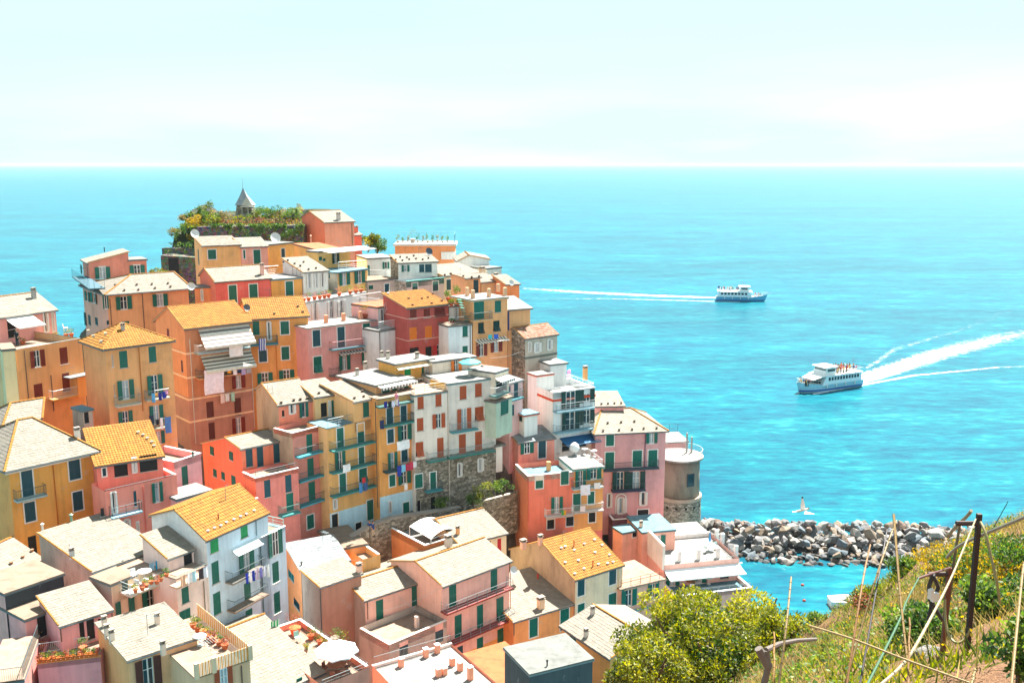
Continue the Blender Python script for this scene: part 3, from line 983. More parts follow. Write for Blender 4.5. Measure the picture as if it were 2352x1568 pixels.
# big brown-orange house
r = house("big terracotta brown apartment house with striped awnings and large orange tiled roof")
v = V(r, 'B', (330, 1400), D=113, R=(912, 1335), ax='f', gable=((190, 1218), (75, 1330)), H=14, wall='#b06a42', left='#c4743c', roof='terra', oh=0.35, low=(-8.3, '#9b6f58', 'FL'),
      w="@E cn 262 565 335 715; cn 510 532 578 680; cn 282 750 345 890; or 488 712 612 845; or 488 335 610 430; < cn 38 190 60 300; @A < cr 1480 825 1510 965; < cn 1505 1255 1530 1360; < cn 1490 1070 1520 1140")
for y_ in (130, 345, 540, 740): band(v, 'E', 135, y_)
pipe(v, 'E', 115, 5, 172, 930, '#c8c4ba'); pipe(v, 'E', 655, 10, 665, 800, '#c8c4ba')
balcony(v, 'E', 195, 140, 660, 92, 1.3, 'railwhite', '#8fb0b4'); balcony(v, 'E', 205, 362, 665, 312, 1.3, 'rail', '#c08a5c')
awning(v, 'B', 452, 1400, 905, 1372, 1.7, 1.9, 'h', '#d9d4c4', val=0.3); awning(v, 'E', 212, 150, 655, 108, 1.5, 1.6, 'h', '#cfd4c4', val=0.3)
G_['brown'] = v
# golden house to its right
r = house("golden yellow house with orange roof and a striped blue towel on its balcony")
v = V(r, 'B', (905, 1318), D=119, R=(1428, 1285), H=14, L=7, ax='f', prof=[(0, 0), (3.8, 1.9), (7.5, 0)], wall='#eaa034', roof='terra', oh=0.3,
      w="cg 935 1340 1000 1455; ows 1055 1345 1110 1500; cgs 1183 1340 1262 1450; @E cgs 930 75 1003 185; cds 730 100 805 205; ogs 712 310 858 415; ogs 905 285 1048 370; cg 720 440 800 500")
balcony(v, 'B', 918, 1562, 1168, 1542, 1.1, 'rail', '#3f8390'); pipe(v, 'E', 880, 0, 895, 380, '#c87f3a')
vents(v, 'B', "1130 1275;1340 1210;1385 1258", '#6f5a48'); dish(v, 'B', 885, 1255, 0.45, '#5a5a5c')
G_['golden'] = v
# small red house
r = house("small red house with stone hip roof tucked below the ochre house at the left edge")
v = V(r, 'D', (40, 245), D=95, R=(345, 190), H=7, L=5, wall='#b83a2c', roof='slate', hip=(1.6, 5.0, 1.5, 2.5), oh=0.25, w="cls 205 230 275 300")
# ochre hip roofed house
r = house("saffron yellow house with broad stone hip roof and four blue-green shutters")
v = V(r, 'D', (75, 640), D=86, R=(820, 478), H=15, L=11, wall='#e8930f', left='#e09a34', roof='slate', hip=(3.2, 4.6, 3.0, 5.5), oh=0.6,
      w="cds 182 645 305 885; cds 605 560 720 715; cds 642 845 742 990; cds 212 940 322 1088; dk 245 1240 335 1380")
_m = M['slate']
balcony(v, 'D', 155, 935, 425, 880, 0.9, 'rail', '#9fb8b8'); pipe(v, 'D', 470, 590, 515, 1150, '#c06a20')
chimney(v, 'D', 688, 350, 44, 62, '#cfc8bc')
b = MB(); b.obox(v.K - v.f * 0.4 - v.l * 0.4 - Z * 0.35, v.f * (v.W + .8), v.l * (v.L + .8), Z * 0.22); b.build("cornice", plaster('#d8cdb8'), r)
G_['saffron'] = v
# coral house with loggia
r = house("coral pink house with orange tiled roof over an open loggia terrace")
v = V(r, 'D', (855, 608), D=90, R=(1440, 455), fit=770, L=5.5, H=12, ax='f', prof=[(0, 0), (-1, 2.2)], wall='#d9685a', roof='terra', oh=0.25,
      w="cds 908 630 945 695; dk 1010 590 1140 690; ows 1160 540 1225 660; dr 1235 520 1400 640")
vents(v, 'D', "1228 320;1272 342;1310 372;1350 405;1370 440", '#c9b49a'); G_['coral'] = v
vl = V(r, 'D', (930, 835), D=87.5, R=(1570, 690), L=3.2, H=10, wall='#dc7466', par='R', ph=0.9, roof='tile',
       w="ows 972 850 1050 1020; cd 1183 833 1218 960; og 1340 765 1450 915; ows 1088 1095 1165 1180; ows 1207 1110 1240 1180; dk 890 985 925 1050")
edge_rail(vl, 'F', 0.95, 'rail', base=-0.85); balcony(vl, 'D', 1000, 1085, 1270, 1020, 0.8, 'rail', '#9fc8d8', 'line')
pipe(vl, 'D', 1270, 790, 1300, 1190, '#d9685a'); G_['coral_t'] = vl
# pale pink annex
r = house("pale pink house with one green door and a small roof terrace beside the coral house")
v = V(r, 'D', (1545, 575), D=95, yaw=60, R=(1780, 440), L=5.5, H=9, wall='#dba3a4', par='FRL', ph=0.7, roof='tile', w="cg 1610 612 1675 775; cg 1700 480 1718 520")
G_['annex'] = v
vp = V(r, 'D', (1570, 900), D=91, R=(1880, 815), L=3, H=5, wall='#dba3a4', roof='white', oh=0.1, base=False)
# ------------------------------------------------------------------ foreground row, left
# cream house with big slate roof
r = house("cream house with one great slate roof, bare grey side wall and cluttered corner balcony")
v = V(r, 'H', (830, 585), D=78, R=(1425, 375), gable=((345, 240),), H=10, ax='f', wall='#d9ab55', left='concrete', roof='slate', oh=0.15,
      w="ck 1075 480 1100 560; cd 1275 430 1400 585")
G_['cream'] = v
pole_roof(v, 'H', 620, 385, 60, 0.02, False); flue(v, 'H', 635, 130, 60, '#7aa08a', 0.12); flue(v, 'H', 378, 205, 50, '#d9d9d0', 0.1)
chimney(v, 'H', 640, 440, 34, 40, '#9fb0b0')
vl = V(r, 'H', (985, 688), D=75.5, R=(1570, 455), L=2.6, H=10, wall='#d8c3a2', left='concrete', par='', ph=0.0, roof='tile', oh=0.0, fascia=0,
       w="ck 1075 650 1135 740; og 1015 860 1200 1020; og 1252 760 1420 930")
vr = V(r, 'H', (985, 682), like=vl, R=(1195, 595), L=2.6, H=1.2, wall='#d8c3a2', roof='tan', oh=0.15, base=False, off=0.0)
balcony(vl, 'H', 1165, 815, 1565, 640, 1.5, 'railwhite', '#cfc8b8', 'line'); G_['cream_t'] = vl
pipe(vl, 'H', 1560, 640, 1580, 1030)
# black sided flat roof
r = house("low flat tan-roofed building with black side wall at the left edge")
v = V(r, 'H', (40, 768), D=73, R=(560, 590), H=8, L=4.6, wall='#2c3238', left='#c98f86', roof='tan', oh=0.1)
r = house("low slate gable roofed building at the left edge below the saffron house")
v = V(r, 'H', (-260, 790), D=76, R=(365, 470), H=8, ax='f', prof=[(0, 0), (3.2, 1.6), (7.0, 0)], wall='#c9b08c', roof='slate', oh=0.2)
vents(v, 'H', "60 620;170 580;290 520;100 510;205 455;285 400", '#a87a5c')
# pink house with flower terrace
r = house("pink house in the lower left corner with flower-filled terrace and green shutters")
v = V(r, 'H', (225, 995), D=71.5, R=(480, 900), Lp=(-30, 830), H=9, wall='#d3938f', roof='tan', oh=0.15,
      w="dk 325 975 455 1130; < cgs 2 880 60 1030; < cgs 50 1150 108 1290; < dk 140 1210 170 1330; < dk 195 1250 240 1400; < dk 265 1300 300 1420")
v = V(r, 'H', (540, 1062), D=70.5, R=(985, 955), H=9, L=4.5, fit=352, ax='f', prof=[(0, 0), (-1, 0.9)], wall='#d99a9c', roof='slate', oh=0.2,
      w="dk 700 1020 760 1180; dk 765 1010 850 1170; dk 870 1000 905 1040", ridge=True)
pipe(v, 'H', 535, 1070, 545, 1200)
v = V(r, 'H', (330, 1400), D=68, R=(890, 1335), L=4.6, H=7, wall='#d58f96', par='F', ph=0.35, roof='tile', capm='#e08a3c')
rail_on(v, 'H', [(350, 1305), (800, 1240)], 0.8, 'railwhite'); G_['pinkter'] = v
r = house("metal fenced corner balcony building at the lower left edge of the photo")
v = V(r, 'H', (-150, 1580), D=64, R=(215, 1530), L=7, H=4, wall='#a8605a', roof='tile', par='', oh=0)
edge_rail(v, 'FR', 1.0, 'rail', base=-0.1)
# foreground cream house with flat slate roof and chimneys
r = house("foreground cream-orange house with flat stone roof and five small chimneys")
v = V(r, 'H', (1145, 1368), D=66.5, R=(1755, 1248), fit=870, L=6.5, H=8, ax='f', prof=[(0, 0), (-1, 0.5)], wall='#dbae78', left='#d9a55c', roof='slate', oh=0.15, ridge=False,
      w="on 1190 1385 1440 1568")
for x_, y_ in ((930, 1065), (952, 1140), (995, 1185), (1398, 1040), (1450, 1285)): chimney(v, 'H', x_, y_, 34, 72, '#cbb8a4')
G_['fore'] = v
r = house("cream house with orange and white slatted terrace railing beside the foreground flat roof")
v = V(r, 'I', (165, 1525), D=65, R=(650, 1355), L=9.5, H=7, wall='#dbb384', roof='tile', par='', oh=0, fascia=0, w="ob 330 1460 500 1600")
G_['slat'] = v
b = MB(); n_ = 34
for i in range(n_):
    b.mi = i % 2
    p = v.K + v.f * (v.W * (i + 0.15) / n_) + v.n * 0.02
    b.obox(p, v.f * (v.W * 0.72 / n_), v.n * 0.03, Z * 1.05)
b.mi = 0
for i in range(50):
    b.mi = i % 2
    p = v.K + v.f * (v.W + 0.02) + v.l * (v.L * (i + 0.15) / 50)
    b.obox(p, v.l * (v.L * 0.72 / 50), v.f * 0.03, Z * 1.05)
b.build("slat_railing", [plain('#e0a04c', 0.7), plain('#ece0c8', 0.7)], r, stuff=True)
b = MB()
for k in (0.02, 0.33, 1.0):
    b = MB(); b.cbox(v.K + v.f * (v.W * k) - v.l * 0.12, 0.28, 0.28, 1.2, v.yaw); b.build("railing_post", plaster('#d8c39a'), r)
pipe(v, 'I', 575, 1410, 590, 1600)
# big double slate roof
r = house("house with very broad cream slate roof and orange ridge in the bottom foreground")
v = V(r, 'I', (560, 1800), D=70, R=(1290, 1462), H=6, ax='f', prof=[(0, 0), (8.5, 2.2), (12.0, 0.9)], wall='#d58f86', roof='slate', oh=0.3, w="cg 1060 1530 1115 1600")
G_['broad'] = v
# terrace with umbrella
r = house("roof terrace house with coral parapets, flower pots and a white sunshade")
v = V(r, 'I', (1290, 1590), D=73, R=(1712, 1425), Lp=(700, 1180), H=8, wall='#cf7a68', par='RB', ph=0.55, parm='#d3735c', roof='tile')
edge_rail(v, 'FR', 0.9, 'metal', 'line', base=-0.5); G_['umbt'] = v
# white terrace with pink pillars (bottom centre)
r = house("white floored roof terrace with salmon pink pillars at the bottom centre")
qa, qb = at_z('J', -90, 1410, 11.0), at_z('J', 605, 1212, 11.0)
f_ = (qb - qa).normalized(); l_ = Vector((-f_.y, f_.x, 0)); Kp = qa - l_ * 9.0
class _L: pass
ref = _L(); ref.K = Kp; ref.f = f_; ref.l = l_; ref.n = -l_
def V_at(root, K, f, W, L, **kw):
    ref = _L(); ref.K = Vector(K); ref.f = f.copy(); ref.l = Vector((-f.y, f.x, 0)); ref.n = -ref.l
    p = cam_px(Vector(K))
    return V(root, 'd', p, D=K.y, like=ref, W=W, L=L, **kw)
def cam_px(P):
    d = P - CAM
    zz = d.y * math.cos(PITCH) - d.z * math.sin(PITCH); yy = d.y * math.sin(PITCH) + d.z * math.cos(PITCH)
    return 1176 + F_PX * d.x / zz, 784 - F_PX * yy / zz
v = V_at(r, Kp, f_, (qb - qa).length, 9.0, H=8, wall='#d87a62', par='B', ph=0.25, roof='white', parm='#e2dfda')
edge_rail(v, 'B', 0.8, 'metal', base=0.05); G_['pillt'] = v
for x_, y_, h_ in ((165, 1420, 85), (385, 1335, 85), (487, 1298, 85), (620, 1410, 80), (690, 1455, 85), (497, 1505, 80), (550, 1490, 70), (780, 1535, 130)):
    P = v.hit('J', x_, y_); b = MB(); hh = metres(h_, P.y)
    b.cbox(P, 0.42, 0.42, hh, v.yaw); pt = b.build("pillar", plaster('#dd8a6c'), r)
    b = MB(); b.cbox(P + Z * (hh + .002), 0.5, 0.5, 0.06, v.yaw); b.build("pillar_cap", M['white'], pt)
# rust red flat roof and grey flat roof
r = house("house with rust orange flat roof beside the grey flat roof at the bottom")
qa, qb = at_z('J', 715, 1305, 9.6), at_z('J', 1085, 1197, 9.6); f_ = (qb - qa).normalized(); l_ = Vector((-f_.y, f_.x, 0))
v = V_at(r, qa - l_ * 9, f_, (qb - qa).length, 9, H=8, wall='#d88f5c', roof='rust', oh=0.05, fascia='#ddd6cc')
r = house("dark grey walled building with plain grey felt flat roof at the bottom centre")
v = V(r, 'J', (1310, 1482), D=71, R=(1867, 1345), Lp=(1085, 1215), H=8, wall='#3a4448', roof='grey', oh=0.1, fascia='#7c8c8c')
flue(v, 'J', 1462, 1415, 50, '#2a2c2c', 0.06); G_['greyflat'] = v
# house at lower right with long ridge
r = house("orange walled house with white slate gable roof half hidden by the tree")
v = V(r, 'K', (452, 1530), D=76, Lp=(25, 1247), H=8, W=7.0, ax='l', prof=[(0, 0), (3.6, 1.0), (7.2, 0)], wall='#dc8a2c', left='#dc8a2c', roof='slate', oh=0.2,
      w="< cg 92 1320 152 1425")
chimney(v, 'K', 240, 1335, 34, 40, '#b8b0a4'); chimney(v, 'K', 298, 1135, 34, 34, '#b8b0a4'); G_['orangelow'] = v
# ------------------------------------------------------------------ middle foreground
r = house("tall pale blue house with orange tiled roof, green shutters and laundry on its balconies")
v = V(r, 'I', (265, 303), D=80, R=(808, 62), H=14, ax='f', gable=((-8, 35), (-223, 85)), wall='#c2dcec', left='#dcdcd8', roof='terra', oh=0.15,
      w="cl 296 290 368 390; cl 567 175 635 262; cg 308 505 382 665; cg 322 780 398 938; cg 340 1060 410 1140; og 545 385 690 580; cg 597 690 665 858; cg 612 930 680 1060")
G_['blue'] = v
vents(v, 'I', "280 228;338 202;395 182;445 152;512 125;570 100;622 78;690 48", '#e0d4c4', 0.14)
pipe(v, 'I', 705, 110, 712, 260, '#6a8a90'); flue(v, 'I', 372, 118, 40, '#8a2c22', 0.05)
vw = V(r, 'I', (722, 292), like=v, R=(965, 190), L=5.5, H=13, wall='#c2dcec', roof='tile', par='F', ph=0.25,
       w="ogs 802 250 938 400; cg 848 508 913 660; cg 862 775 925 930")
edge_rail(vw, 'R', 0.95, '#8fd0cc', 'line', base=-0.2); G_['bluew'] = vw
pipe(vw, 'I', 745, 330, 785, 1000, '#3a5a60')
balcony(v, 'I', 505, 690, 800, 560, 1.0, 'rail', '#7c7870'); balcony(v, 'I', 522, 942, 822, 800, 1.0, 'rail', '#8a7868')
awning(v, 'I', 490, 378, 715, 272, 0.8, 0.5, None, '#cfe0e4', val=0.05)
vb_ = v
# narrow pinkish house leaning against it
r = house("narrow pale pink house with small slate roof and washing line left of the blue house")
v = V(r, 'H', (1500, 470), D=78, R=(1718, 388), gable=((1262, 258),), H=12, ax='f', wall='#dcc2b8', roof='slate', oh=0.1, ridge=True,
      w="dk 1630 430 1720 600")
vn = V(r, 'H', (1565, 645), D=76.5, R=(1825, 530), L=3, H=10, wall='#dcc6bc', roof='tile', oh=0, par='', fascia=0, w="cg 1610 730 1682 840; tg 1592 940 1695 1055")
balcony(vn, 'H', 1575, 728, 1850, 622, 0.9, 'rail', '#c8a890'); G_['narrow'] = vn
pipe(vn, 'H', 1808, 660, 1830, 1080, '#6a6a60')
# orange house with tan roof, grey gable house
r = house("orange sided house with flat tan roof and one teal shutter right of the blue house")
v = V(r, 'I', (1105, 568), D=92, R=(1530, 430), fit=968, L=5.5, H=11, ax='f', prof=[(0, 0), (-1, 0.8)], wall='#8a8478', left='#dc8040', roof='bigslate', oh=0.15, ridge=False,
      w="< ct 990 550 1045 680; < cd 1040 800 1095 935")
flue(v, 'I', 1110, 520, 25, '#4a4a40')
r = house("bare grey walled house with dazzling white slate roof between orange house and terrace house")
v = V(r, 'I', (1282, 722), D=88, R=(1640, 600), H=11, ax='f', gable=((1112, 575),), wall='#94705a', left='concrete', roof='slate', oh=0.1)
chimney(v, 'I', 1622, 580, 46, 60, '#c9b09a')
pipe(v, 'I', 1275, 725, 1288, 1150, '#4a4c4c')
r = house("small flat roofed apricot house at the foot of the tall yellow houses")
v = V(r, 'I', (1425, 375), D=97, R=(1685, 372), fit=1265, L=6, H=5, wall='#df9a52', roof='tan', oh=0.15)
v = V(r, 'I', (1655, 470), D=95, R=(1810, 430), L=3.5, H=4, wall='#dda750', roof='tile', par='BR', ph=0.7)
# grey gable + pink terrace house
r = house("grey gabled house with white roof and broad pink terrace in front")
v = V(r, 'I', (1675, 840), D=89, R=(2230, 655), ax='f', gable=((1520, 680), (1345, 660)), H=12, wall='#dfb4a2', left='concrete', roof='slate', oh=0.12,
      w="cg 1770 840 1840 1015; @J cg 258 712 328 895; @I < cg 1497 805 1550 930; < cg 1507 1045 1560 1170")
G_['greygable'] = v
pipe(v, 'I', 1695, 850, 1702, 1000)
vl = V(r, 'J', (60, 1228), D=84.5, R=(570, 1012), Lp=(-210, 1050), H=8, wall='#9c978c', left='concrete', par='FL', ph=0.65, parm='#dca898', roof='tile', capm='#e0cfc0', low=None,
       w="cd 150 1215 228 1310; cd 468 1060 540 1190")
G_['pinkter2'] = vl
for x_ in (300,):
    P = vl.hit('J', 305, 1075); b = MB(); b.cbox(P, 0.35, 0.35, 1.2, vl.yaw); b.build("pillar", plaster('#e0c8b8'), r)
# pink balconied house
r = house("tall pale pink house with two long maroon balconies and a big white slate roof")
v = V(r, 'J', (530, 702), D=90, R=(1125, 480), ax='f', gable=((300, 492), (75, 487)), H=13, wall='#dfb3a6', left='#dcb09a', roof='slate', oh=0.35, low=(-8.1, '#dc8a28', 'F'),
      w="cg 590 695 657 880; cg 960 548 1020 735; cg 640 975 705 1160; cg 838 885 895 1085; tg 1012 820 1072 1015; cg 838 1175 895 1280; cg 1020 1095 1075 1225; cd 665 1250 715 1330")
G_['maroon'] = v
balcony(v, 'J', 575, 965, 1165, 740, 1.0, 'metal', '#8a3a34', 'line'); balcony(v, 'J', 605, 1240, 1182, 1018, 1.0, 'metal', '#8a3a34', 'line')
chimney(v, 'J', 585, 330, 60, 60, '#c0b0a0'); pipe(v, 'J', 1135, 500, 1150, 1130, '#c89a84')
dish_at(v, pos(v, 'F', v.W + 0.3, -1.6, 0.3), 0.45)
# orange house with slate roof
r = house("amber house with wide white slate roof between pink balconies and beige house")
v = V(r, 'J', (1165, 1025), D=94, R=(1702, 862), H=9, ax='f', prof=[(0, 0), (7.5, 1.4)], wall='#dd9440', roof='slate', oh=0.2, w="cgs 1305 1005 1378 1145; tgs 1580 920 1652 1080")
chimney(v, 'J', 1405, 900, 60, 85, '#cdb28a'); G_['amber'] = v; flue(v, 'J', 1380, 640, 35, '#c84028', 0.09)
pipe(v, 'J', 1168, 1030, 1175, 1140, '#2a5a60')
# orange roofed beige house
r = house("beige house with orange gable roof dotted with white vents and tan block side wall")
v = V(r, 'K', (145, 838), D=98, R=(565, 706), ax='f', gable=((-150, 500), (-432, 565)), H=13, wall='#cfc3a2', left='stonepanel', roof='terra', oh=0.15,
      w="cds 165 845 225 965; cds 445 750 505 865; cgs 165 1055 225 1150; cgs 440 965 505 1115")
G_['beigeo'] = v
vents(v, 'K', "55 690;135 580;225 525;320 600;382 535;448 622;172 672;350 705;480 685;430 697;222 745;140 790;20 560;55 548;315 488", '#e0d4c4', 0.16)
flue(v, 'K', 132, 540, 50, '#b0562c', 0.06); flue(v, 'K', 300, 720, 55, '#a83c28', 0.06); chimney(v, 'J', 1250, 352, 50, 42, '#d8a888'); chimney(v, 'J', 1402, 318, 40, 50, '#d8a888')
pipe(v, 'K', 530, 745, 538, 1080, '#cfc3a2')
# orange terrace house with canopy
r = house("orange house with white canopy on its roof terrace at the foot of the stone house")
v = V(r, 'J', (375, 348), D=98, R=(760, 235), Lp=(50, 172), H=6, wall='#d9742c', left='#d9742c', par='FL', ph=0.7, roof='white', parm='#dc7a30')
G_['canopy'] = v
b = MB(); z_ = v.K.z + .5
c_ = [at_z('J', 240, 178, z_), at_z('J', 430, 290, z_), at_z('J', 655, 205, z_), at_z('J', 500, 108, z_)]
for i in range(6):
    for (p, q, a2, b2) in ((c_[0], c_[1], c_[3], c_[2]),):
        s0, s1 = i / 6, (i + 1) / 6; h0, h1 = .5 * math.sin(math.pi * s0), .5 * math.sin(math.pi * s1)
        b.hexa([p.lerp(a2, s0) + Z * h0, q.lerp(b2, s0) + Z * h0, q.lerp(b2, s1) + Z * h1, p.lerp(a2, s1) + Z * h1, p.lerp(a2, s0) + Z * (h0 + .03), q.lerp(b2, s0) + Z * (h0 + .03), q.lerp(b2, s1) + Z * (h1 + .03), p.lerp(a2, s1) + Z * (h1 + .03)])
cn = b.build("canopy", M['white'], r); b = MB()
for q in c_: b.tube(q - Z * 2.2, q, .04, n=5)
for k in range(4): b.tube(c_[k], c_[(k + 1) % 4], .03, n=5)
b.build("canopy_frame", M['railwhite'], r)
r = house("cream house with red shutter and white slate roof behind the canopy terrace")
v = V(r, 'J', (690, 345), D=98.5, R=(1100, 242), H=7, L=7, ax='f', prof=[(0, 0), (5.0, 1.3), (7, 0.6)], wall='#dccba0', roof='slate', oh=0.15, w="cR 1020 290 1055 395; dk 940 310 965 340")
chimney(v, 'J', 668, 245, 30, 55, '#dc9a50')
# stone retaining wall with ramp
r = thing("retaining_wall", "grey rubble retaining wall carrying the ramp below the tall yellow houses", "wall", (0, 0, 0))
P0 = at_d('I', 1450, 330, 100); P1 = at_d('I', 1700, 180, 101.5); P2 = at_d('I', 1900, 105, 103.5); P3 = at_d('F', 560, 1540, 106)
r.location = P0 - Z * 6
pts = [P0, P1, P2, P3, at_d('F', 820, 1500, 108)]
for i in range(4):
    a, c = pts[i], pts[i + 1]; b = MB(); d = c - a
    o_ = Vector((d.y, -d.x, 0)).normalized() * 0.4
    b.hexa([a - Z * 7 - o_, c - Z * 7 - o_, c - Z * 7 + o_, a - Z * 7 + o_, a - o_, c - o_, c + o_, a + o_])
    b.build("wall_section", M['stone'], r)
    b = MB(); b.hexa([a - o_ * 1.1 + Z * .004, c - o_ * 1.1 + Z * .004, c + o_ * 1.1 + Z * .004, a + o_ * 1.1 + Z * .004, a - o_ * 1.1 + Z * .16, c - o_ * 1.1 + Z * .16, c + o_ * 1.1 + Z * .16, a + o_ * 1.1 + Z * .16])
    b.build("coping", plaster('#80766a'), r)

# ------------------------------------------------------------------ middle rows
r = house("vivid orange house with small slate roof and rows of tiny green shutters")
v = V(r, 'E', (575, 985), D=100, R=(945, 908), ax='f', gable=((437, 885), (230, 935)), H=13, wall='#d9643e', left='#e8602a', roof='slate', oh=0.15,  # stronger orange of the left wall is bounce light put into its colour
      w="cd 612 985 680 1130; cd 710 965 775 1130; cd 858 940 920 1095; < cg 300 950 335 1040; < cg 470 995 505 1085; < cg 322 1150 360 1235; < cg 395 1175 432 1260; < cg 483 1205 530 1345")
vl = V(r, 'E', (700, 1242), D=97, R=(1080, 1152), L=3.0, H=10, wall='#d0655a', left='#e8602a', par='FL', ph=0.4, parm='#d9643e', roof='tile', capm='white',  # same bounce-light orange painted on the lower left wall
       w="cd 775 1250 838 1400; cd 962 1205 1025 1355; cg 972 1380 1042 1520")
edge_rail(vl, 'F', 0.6, 'rail', 'line', base=0.05)
balcony(vl, 'E', 940, 1600, 1105, 1545, 0.9, '#2c7a70', '#3c8a8a')
vq = V(r, 'E', (560, 1440), D=94.5, R=(720, 1420), L=4, Lp=None, H=7, wall='#d9643e', left='#d9643e', par='FL', ph=0.8, roof='tile')
G_['vivid'] = vl
# narrow brick pink house with stone side
r = house("narrow salmon house with four green doors opening on small teal balconies")
v = V(r, 'E', (905, 595), D=105, R=(1218, 545), ax='f', gable=((765, 405), (703, 452)), H=17, wall='#cf6f55', left='stonepanel', roof='slate', oh=0.15,
      w="dk 935 640 960 690; ows 988 590 1060 660; og 1085 575 1170 690")
vents(v, 'E', "930 575;1042 552;1100 545;1162 535", '#5a4a3c'); pole_roof(v, 'E', 810, 455, 50, 0.02); pole_roof(v, 'E', 855, 480, 60, 0.02)
vl = V(r, 'E', (1028, 842), D=101.5, R=(1335, 762), L=3.4, H=12.5, wall='#c96f62', left='stonepanel', par='FL', ph=0.5, parm='#d9603e', roof='tile', capm='white',
       w="cg 1150 840 1210 1005; cg 1160 1070 1222 1215; cg 1170 1280 1235 1440; @I cgs 1157 85 1222 185")
for a_ in ((1095, 1062, 1335, 1008), (1102, 1278, 1340, 1222), (1105, 1500, 1345, 1440)): balcony(vl, 'E', *a_, 0.9, 'rail', '#3f9aa6')
pipe(vl, 'E', 1325, 800, 1345, 1560, '#5a4a44'); pipe(vl, 'I', 1080, 75, 1088, 340, '#5a4a44')
G_['salmon_t'] = vl
# tall yellow house
r = house("tall pale yellow house with three stacked balconies and pale blue base")
v = V(r, 'E', (1335, 800), D=103, R=(1795, 700), L=4.0, H=11.6, wall='#ecb04e', left='#dfae62', roof='blue', par='', oh=0.0, fascia=0, low=(-9.7, '#a9cbd6', 'F'),
      w="cgs 1422 800 1487 970; cgs 1605 760 1668 925; ogs 1400 1015 1500 1180; cgs 1615 970 1670 1115; cgs 1445 1205 1508 1365; tgs 1620 1160 1690 1260; ows 1382 1435 1430 1505; cgs 1690 1440 1750 1600; @I dks 1378 75 1440 255; dks 1590 150 1645 215")
va = V(r, 'E', (1575, 567), like=v, R=(1812, 527), L=6.5, H=1, ax='f', prof=[(0, 0), (-1, 0.9)], wall='#ebb664', roof='slate', oh=0.2, base=False, w="cg 1655 568 1712 690")
vc = V(r, 'E', (1228, 525), D=107, R=(1470, 488), L=4.5, H=3, ax='f', prof=[(0, 0), (-1, 0.9)], wall='#e8c078', roof='slate', oh=0.2, base=False, w="dk 1280 575 1340 690; ows 1345 560 1375 690; cg 1375 550 1410 690")
vents(vc, 'E', "1265 490;1343 475;1435 460", '#5a4a3c'); vents(va, 'E', "1580 535;1662 520;1650 475", '#5a4a3c')
balcony(v, 'E', 1395, 1008, 1782, 928, 0.9, 'rail', '#3a8b86'); balcony(v, 'E', 1395, 1198, 1782, 1122, 0.9, 'rail', '#3a8b86'); balcony(v, 'E', 1402, 1405, 1790, 1328, 0.9, 'rail', '#3a8b86')
rail_on(v, 'E', [(1345, 790), (1590, 735)], 0.9, 'metal', 'line')
pipe(v, 'E', 1770, 555, 1795, 1560, '#4c4a3c'); G_['yellow'] = v
r = house("tall mustard house with white flat roof pergola and bright laundry on every floor")
v = V(r, 'F', (85, 540), D=106, R=(415, 482), L=4, H=13, wall='#eea22e', roof='tile', par='', oh=0, fascia=0, low=(-11.4, '#a9cbd6', 'F'),
      w="cds 165 620 225 765; cds 290 600 345 745; cds 172 810 232 920; ogs 258 780 388 890; og 172 1020 262 1180; cds 297 990 355 1090; cgs 190 1215 245 1305; og 262 1185 380 1275; ows 178 1450 215 1540; cgs 312 1460 370 1600")
va = V(r, 'F', (72, 408), D=108.5, R=(388, 345), L=7, H=3, wall='#e8ae64', roof='white', oh=0.3, base=False, w="cgs 125 445 195 510; cg 215 440 260 530; ows 262 430 320 520; cg 322 420 365 510")
chimney(va, 'E', 1605, 325, 28, 40, '#b8b0a4'); chimney(va, 'E', 1678, 265, 32, 40, '#b8b0a4')
awning(va, 'F', 75, 415, 385, 352, 1.2, 0.15, 'v', '#e8e6e0', val=0.3)
balcony(v, 'F', 105, 620, 422, 568, 0.9, 'rail', '#3a6a66'); balcony(v, 'F', 160, 795, 418, 745, 0.9, 'rail', '#3a8b86'); balcony(v, 'F', 170, 1205, 390, 1150, 0.9, 'rail', '#2c4a50')
pipe(v, 'F', 65, 560, 90, 1500, '#4c4a3c', 'F'); G_['mustard'] = v
# beige house with brown shutters on stone base
r = house("tall beige house with rust brown shutters above a rough grey stone base")
v = V(r, 'F', (412, 502), D=108, R=(705, 462), L=7, H=13, wall='#d8cdbf', roof='tile', par='', oh=0.05, fascia='#5c8a90', low=(-7.7, 'stone', 'F'),
      w="cb 440 520 497 622; cb 600 495 655 598; cb 435 710 495 815; ob 570 675 685 785; tb 425 925 492 1038; cb 615 885 675 1060; cgs 418 1210 485 1318; cgs 553 1190 607 1345; dk 440 1440 472 1568; dk 560 1410 605 1530")
v2 = V(r, 'F', (708, 400), like=v, R=(1135, 330), L=8, H=14.5, wall='#dacfc3', roof='white', par='', oh=0.06, fascia='#5c8a90', low=(-8.5, 'stone', 'F'),
       w="cb 815 425 877 535; cb 952 402 1013 512; ob 790 630 915 800; tb 952 612 1025 720; cb 808 855 872 1020; cb 952 830 1015 990; ows 787 1115 840 1218; ows 968 1072 1030 1170")
balcony(v2, 'F', 755, 850, 985, 808, 0.9, 'metal', '#3f8f98'); balcony(v2, 'F', 728, 1078, 1135, 998, 0.9, 'metal', '#2f8078'); balcony(v, 'F', 545, 1108, 706, 1078, 0.9, 'metal', '#2f8078')
balcony(v, 'F', 530, 1375, 672, 1350, 0.8, 'rail', '#3f8f98')
edge_rail(v2, 'BR', 1.0, '#d8b08c', 'line'); edge_rail(v, 'F', 1.0, '#e8dcd0', 'line'); pipe(v2, 'F', 715, 420, 735, 1500, '#d8cdc0')
G_['beige'] = v2; G_['beigel'] = v
r = house("bright yellow cottage with white roof on top of the beige terrace row")
